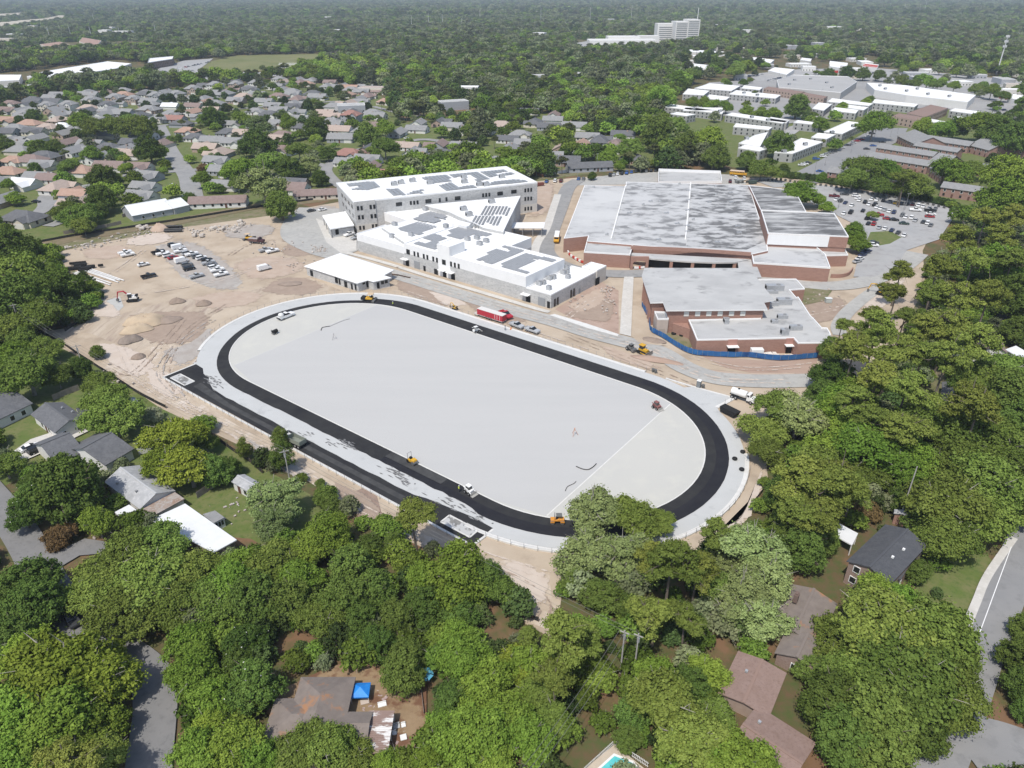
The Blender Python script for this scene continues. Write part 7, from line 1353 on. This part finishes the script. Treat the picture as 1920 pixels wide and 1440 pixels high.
# ---------------------------------------------------------------- gardens, pool, people
p=G(676,1293,2.3); e=empty('canopy_tent',(p[0],p[1],0),.05); tag(e,'bright blue pop-up canopy tent beside the brown hip-roofed house','tent'); m_bt=M('blue_tarp',(.02,.20,.62),(.03,.26,.72),1.2,rough=.5)
MB().add([(-1.5,-1.4,2.2),(1.5,-1.4,2.2),(1.5,1.4,2.2),(-1.5,1.4,2.2),(0,0,3.0),(-1.5,-1.4,1.95),(1.5,-1.4,1.95),(1.5,1.4,1.95),(-1.5,1.4,1.95)],[(0,1,4),(1,2,4),(2,3,4),(3,0,4),(5,6,1,0),(6,7,2,1),(7,8,3,2),(8,5,0,3)]).obj('canopy',m_bt,e)
for x in (-1.4,1.4):
    for y in (-1.3,1.3): link('leg',pane_mesh(.06,2.0,m_trim,'leg',.06),e,(x,y,1.0))
p=G(797,1264,2.0); e=empty('patio_umbrella',(p[0],p[1],0)); tag(e,'torn teal patio umbrella beside the dark tree right of the blue tent','umbrella'); um=M('teal_cloth',(.10,.33,.46),rough=.7)
for k in range(6):
    a0_,a1_=k*math.pi/3,(k+.86)*math.pi/3; MB().add([(0,0,2.5),(1.5*math.cos(a0_),1.5*math.sin(a0_),2.0),(1.5*math.cos(a1_),1.5*math.sin(a1_),2.0)],[(0,1,2)]).obj('panel',um,e)
MB().tube([(0,0,0),(0,0,2.5)],.04,6).obj('pole',m_trim,e)
for nm,x,y,s,mt,lab,cat in (('rug',708,1307,(1.7,1.3,.06),M('maroon_rug',(.20,.03,.035)),'dark red rug lying on the yard right of the blue tent','rug'),('rug',727,1304,(1.0,1.5,.06),MAT['maroon_rug'],'dark red rug with white edge nearest the dark tree','rug'),('lawn_mat',745,1388,(2.2,3.2,.05),M('green_turf',(.04,.16,.05)),'green artificial turf mat beside the striped carport','mat'),('garden_table',684,1319,(1.3,1.1,.75),M('pale_table',(.52,.44,.38)),'pale patio table just below the blue tent','table'),('garden_sofa',717,1325,(1.4,.8,.7),WHT,'white slatted bench below the dark red rugs','bench'),('garden_chair',744,1366,(1.1,.8,.8),M('grey_cushion',(.45,.45,.44)),'grey cushioned seat beside the top right of the carport','chair'),('garden_chair',757,1364,(.7,.7,.8),WHT,'white seat rightmost beside the striped carport','chair'),('garden_chair',740,1378,(.7,.7,.7),WHT,'white seat on the left edge of the turf mat','chair'),('parasol_base',757,1387,(1.0,1.0,.9),WHT,'round white table on the turf mat','table')):
    p=G(x,y); e=empty(nm,(p[0],p[1],.1),.3)
    if s[2]<.1: MB().box((0,0,s[2]/2),s).obj('mat',mt,e)
    else:
        MB().box((0,0,s[2]*.6),(s[0],s[1],.12)).obj('top' if 'table' in nm or 'base' in nm else 'seat',mt,e)
        for a in (-1,1):
            for b in (-1,1): link('leg',pane_mesh(.07,s[2]*.6,m_trim,'leg',.07),e,(a*s[0]*.42,b*s[1]*.42,s[2]*.3))
        if 'table' not in nm and 'base' not in nm: MB().box((0,s[1]*.45,s[2]*.85),(s[0],.1,s[2]*.5)).obj('backrest',mt,e)
    tag(e,lab,cat,'garden furniture by the brown house')
rubble('patio_clutter',[(690,1325,8,5),(720,1312,8,5),(745,1410,6,8),(800,1276,5,4),(755,1372,5,5)],60,.2,.6,M('patio_items',(.5,.45,.42),(.25,.12,.11),2.0),seed=9,zb=.15)
sheet('yard',GP('600,1262 660,1240 800,1268 800,1430 735,1430 660,1430 590,1420 500,1340 520,1300'),M('sandy_yard',(.24,.165,.095),(.30,.215,.13),.4,c3=(.16,.085,.05),s3=.25,lo3=.5,hi3=.6))
pd=GP('1152,1399 1090,1450 1060,1475 1180,1520 1240,1470'); sheet('pool_deck',pd,M('pool_deck',(.52,.45,.36),(.47,.40,.32),.8))
p=G(1165,1452); e=empty('swimming_pool',(p[0],p[1],0)); tag(e,'turquoise swimming pool cut by the bottom edge','pool'); W_=[tuple(np.array(q)-p) for q in GP('1152,1421 1118,1452 1150,1490 1210,1470 1185,1434')]
MB().sheet(W_,LAYER[0]+.03).obj('water',M('pool_water',(.10,.50,.52),(.14,.58,.58),1.5,rough=.08,spec=.5),e); parapet(e,W_,.0,LAYER[0]+.08,-.35,m_trim,'coping')
def picket(px,lab):
    L=[G(x,y) for x,y in pts(px)]; e=empty('picket_fence',(*L[0],0)); me=MB().box((0,0,.65),(.09,.03,1.3)).mesh('picket',m_trim); a,b=L; d=b-a; l=np.linalg.norm(d); n=int(l/.28); rz=math.atan2(d[1],d[0])
    for k in range(n): q=d*(k+.5)/n; link('picket',me,e,(q[0],q[1],.05),rz)
    for z in (.35,1.1): MB().box((0,0,0),(l,.05,.08)).obj('rail',m_trim,e).location=(d[0]/2,d[1]/2,z); e.children[-1].rotation_euler=(0,0,rz)
    tag(e,lab,'fence','white pool fences')
picket('1151,1397 1215,1440','white picket fence on the right side of the swimming pool'); picket('1066,1475 1151,1397','white picket fence on the left side of the swimming pool')
def person(px,py,ang,vest,lab,z):
    p=G(px,py,z); e=empty('person',(p[0],p[1],z),ang); tag(e,lab,'person')
    J=[(0,0,.98),(0,0,1.2),(0,0,1.42),(.0,0,1.54),(0.02,0,1.66),(0.02,0,1.76),(0,.1,.92),(.12,.12,.5),(.02,.12,.07),(.16,.12,.03),(0,-.1,.92),(-.08,-.12,.5),(-.18,-.12,.07),(-.04,-.12,.03),(0,.2,1.4),(.08,.27,1.13),(.24,.22,.95),(0,-.2,1.4),(.05,-.27,1.13),(.22,-.24,.95)]
    E=[(0,1),(1,2),(2,3),(3,4),(4,5),(0,6),(6,7),(7,8),(8,9),(0,10),(10,11),(11,12),(12,13),(2,14),(14,15),(15,16),(2,17),(17,18),(18,19)]
    rad=[.15,.15,.16,.06,.11,.09,.11,.075,.05,.04,.11,.075,.05,.04,.08,.05,.04,.08,.05,.04]
    me=D.meshes.new('body'); me.from_pydata(J,E,[]); o=link('body',me,e); md=o.modifiers.new('skin','SKIN'); sv=me.skin_vertices[0].data
    for i,r in enumerate(rad): sv[i].radius=(r,r)
    sv[0].use_root=True; o.modifiers.new('sub','SUBSURF').levels=1; o.modifiers['sub'].render_levels=1
    m=M('work_clothes',(.035,.04,.055)); me.materials.append(m)
    MB().tube([(0,0,.98),(0,0,1.2),(0,0,1.47)],[.2,.2,.21],10).obj('vest',vest,e); MB().sphere((.02,0,1.74),.14,10,6,.8).obj('hard_hat',WHT if vest is not WHT else GRM,e); MB().sphere((.04,0,1.64),.105,8,6).obj('face',M('skin',(.42,.27,.2)),e)
hv=M('hi_vis',(.62,.72,.10))
person(861,922,.6,hv,'worker in a yellow vest walking behind the white skid steer',TZ); person(737,574,0,hv,'worker in a yellow vest on the far bend of the black lanes',TZ); person(947,619,1,WHT,'worker in pale clothes at the kerb near the red trailer',Z0+.05)
# small things on the field
m_hose=M('black_hose',(.06,.06,.06))
def hose(px,lab,r=.12):
    L=smooth_line([G(x,y,.4) for x,y in pts(px)],5); o=MB().tube([(q[0],q[1],Z0+.05+r) for q in L],r,6).obj('drain_hose',m_hose); tag(o,lab,'hose','black hoses on the field')
hose('1080,875 1092,880 1103,881 1112,876 1118,870','curled black hose on the field near the right end line'); hose('602,620 604,615 612,613 619,612','curled black hose on the field near the left end line'); hose('1060,921 1064,913 1076,907 1080,903','black hose beside the right end line near the big grey oak',.08); hose('619,612 630,607 645,601 656,598','thin flat hose lying along the left end line',.05)
def goal(x,y,lab,c):
    p=G(x,y); e=empty('survey_tripod',(*p,Z0+.05)); tag(e,lab,'tripod','tripods on the field')
    for k in range(3): a=k*2.09; MB().tube([(0,0,1.9),(1.0*math.cos(a),1.0*math.sin(a),0)],.06,5).obj('leg',c,e)
    MB().box((0,0,2.0),(.3,.3,.3)).obj('head',c,e)
goal(1077,818,'orange-white tripod standing on the right half of the field',M('tripod_orange',(.55,.30,.20))); goal(627,638,'pale grey tripod on the left part of the field',M('tripod_grey',(.42,.40,.39)))
for x,y,lab in ((1392,851,'upper of two black bags on the right kerb'),(1390,884,'lower of two black bags on the right kerb'),(1377,864,'black bag on dirt just outside the right kerb') ):
    p=G(x,y); o=MB().sphere((0,0,.35),.7,10,6,.6).obj('sandbag',BLK); o.location=(p[0],p[1],Z0); tag(o,lab,'bag','black bags on the track kerb')
for x,y,lab in ((1224,698,'left of two small grey buckets beyond the far kerb'),(1229,700,'right of two small grey buckets beyond the far kerb'),(1318,728,'dark bucket beside the portable toilet')):
    p=G(x,y); o=MB().tube([(0,0,0),(0,0,.9)],[.4,.5],10).obj('bucket',GRM); o.location=(p[0],p[1],.36); tag(o,lab,'bucket','buckets beside the track')
# steel beams lying by the service road
p=G(757,520); o=MB().box((0,0,.2),(7,.3,.3),-.55).box((-4,1.8,.2),(3,.4,.4),-.3).obj('steel_beam',m_bsoil if False else M('rusty_beam',(.10,.065,.05))); o.location=(p[0],p[1],.36); tag(o,'dark rusty beam lying beside the gravel service road','beam')
# utility box and small shrubs near brick wing
p=G(1552,568); e=empty('utility_cabinet',(p[0],p[1],.3)); tag(e,'pale green utility cabinet on rough grass behind the brick wing','cabinet'); MB().box((0,0,.8),(2.2,1.6,1.6)).obj('cabinet',M('pale_green',(.42,.45,.42)),e,bev=.05); MB().box((0,0,1.65),(2.4,1.8,.12)).obj('lid',M('lid_grey',(.6,.61,.59)),e)
# signpost-like field marker posts in the dirt by the sandpile handled by fences
# ---------------------------------------------------------------- far woods, air, labels
for s,w in (('297,236 306,255 320,285 338,310 352,330 358,352 362,372',5),('230,330 300,324 350,320 470,312 560,300',4),('-20,415 60,404 85,388 90,366 150,352',5),('640,285 720,275 800,262 890,282 935,316',4.5),('1050,280 1100,288 1130,285',7),('628,300 612,318 640,350',5),('-20,255 220,222 440,205 640,190',3.5),('200,250 300,236 420,228',3.5),('1620,280 1680,250 1730,244',8),('-20,330 80,318 260,300',3.5)):
    ROADS.append((smooth_line([G(x,y) for x,y in pts(s)],8),w))
for s in ('-30,915 20,975 50,1020 85,1085 130,1150 190,1200 250,1240 285,1275 292,1320 288,1370 280,1440 276,1500','1934,990 1912,1040 1890,1100 1866,1160 1845,1210 1825,1270 1800,1340 1760,1440 1730,1510','1800,1400 1860,1395 1940,1420 2000,1450','130,1040 160,1022 190,1035','1900,1010 1852,1080 1830,1130 1812,1175'):
    MROADS.append((smooth_line([G(x,y) for x,y in pts(s)],14),5.2))
scatter()
if HAZE>0:
    hb_=MB().box((0,6750,66),(17990,14490,134)); hb_.v=[(x*.999,y,z) for x,y,z in hb_.v]
    hz=D.meshes.new('haze'); hz.from_pydata([(x*1.12,(y-6750)*1.05+6750,z) for x,y,z in hb_.v],[],hb_.f); ho=link('haze',hz); ho['kind']='stuff'
    mh=D.materials.new('haze'); mh.use_nodes=True; t=mh.node_tree; t.nodes.clear(); o=t.nodes.new('ShaderNodeOutputMaterial'); v=t.nodes.new('ShaderNodeVolumePrincipled'); v.inputs['Color'].default_value=(.76,.87,1,1); v.inputs['Density'].default_value=HAZE; v.inputs['Anisotropy'].default_value=.0
    t.links.new(v.outputs[0],o.inputs['Volume']); hz.materials.append(mh)
for k in list(HP_.values())+list(CP.values()):   # the first of each kind stays only as mesh data
    for c in list(k.children):
        for g in list(c.children): D.objects.remove(g)
        D.objects.remove(c)
    D.objects.remove(k)
LM=[('the blue canopy tent',676,1293),('the swimming pool',1160,1430),('the black-roofed brick house',1650,1040),('the striped carport',707,1373),('the long white flat-roofed house',365,990),('the white gabled house',105,795),('the twin linked poles',1175,1262),
('the tan sand pile',265,612),('the red excavator',245,560),('the white-roofed site building',655,515),('the three-storey school block',820,365),('the yellow school bus',1044,447),('the blue screen fence',1330,667),('the white tank truck',1395,747),('the orange tandem roller',1045,976),('the white-fronted gym',1500,448),
('the red trailer',922,596),('the orange school bus',1384,328),('the cell tower',1868,140),('the hospital tower',1275,80),('the far green field',550,115),('the grey shopping centre',1530,160),('the long white metal-roofed building',285,397),('the suburb road junction',340,325),('the brown gabled house at right',1865,645),
('the lower right road junction',1830,1400),('the white garden shed',461,915),('the black drain pipes',326,434),('the grey lane bend',290,1300),('the left bend of the track',372,690),('the portable toilet',1310,726),('the yellow bulldozer',1206,662),('the white panel fence',1080,322),('the walkway canopy',990,424),('the far office block',300,117),
('the wide cul-de-sac',1100,288),('the brick hall',1330,592),('the rusty skip',1012,347),('the left edge utility pole',44,625),('the red-doored building',1566,126),('the rust-brown roofs',1440,1335),('the pale chimney roof',1510,1140),('the yellow roller',773,866),('the tipper truck',552,830),('the lone tall bare pole',1685,978),('the yellow paver on the track',693,562),('the long white shop row',1730,172),('the white warehouse',150,133)]
LMX=np.array([G(x,y) for _,x,y in LM])
ORD=['nearest','second nearest','third nearest','fourth nearest','fifth nearest','sixth nearest','seventh nearest','eighth nearest','ninth nearest','tenth nearest']
def ordn(i):
    if i<10: return ORD[i]
    n=i+1; return '%d%s nearest'%(n,'th' if 10<=n%100<=20 else {1:'st',2:'nd',3:'rd'}.get(n%10,'th'))
byp={}
for a in AUTO: byp.setdefault(a[1],[]).append(a)
for ph,L in byp.items():
    X=np.array([a[4] for a in L]); DD=np.hypot(X[:,None,0]-LMX[None,:,0],X[:,None,1]-LMX[None,:,1]); rk=DD.argsort(0).argsort(0)
    for i,(o,_,cat,grp,_x) in enumerate(L):
        near=np.argsort(DD[i])[:5]; j=min(near,key=lambda q:(rk[i,q]*40+DD[i,q])); r=rk[i,j]
        lab='%s %s to %s'%(ph,ordn(r),LM[j][0]); tag(o,lab,cat,grp)
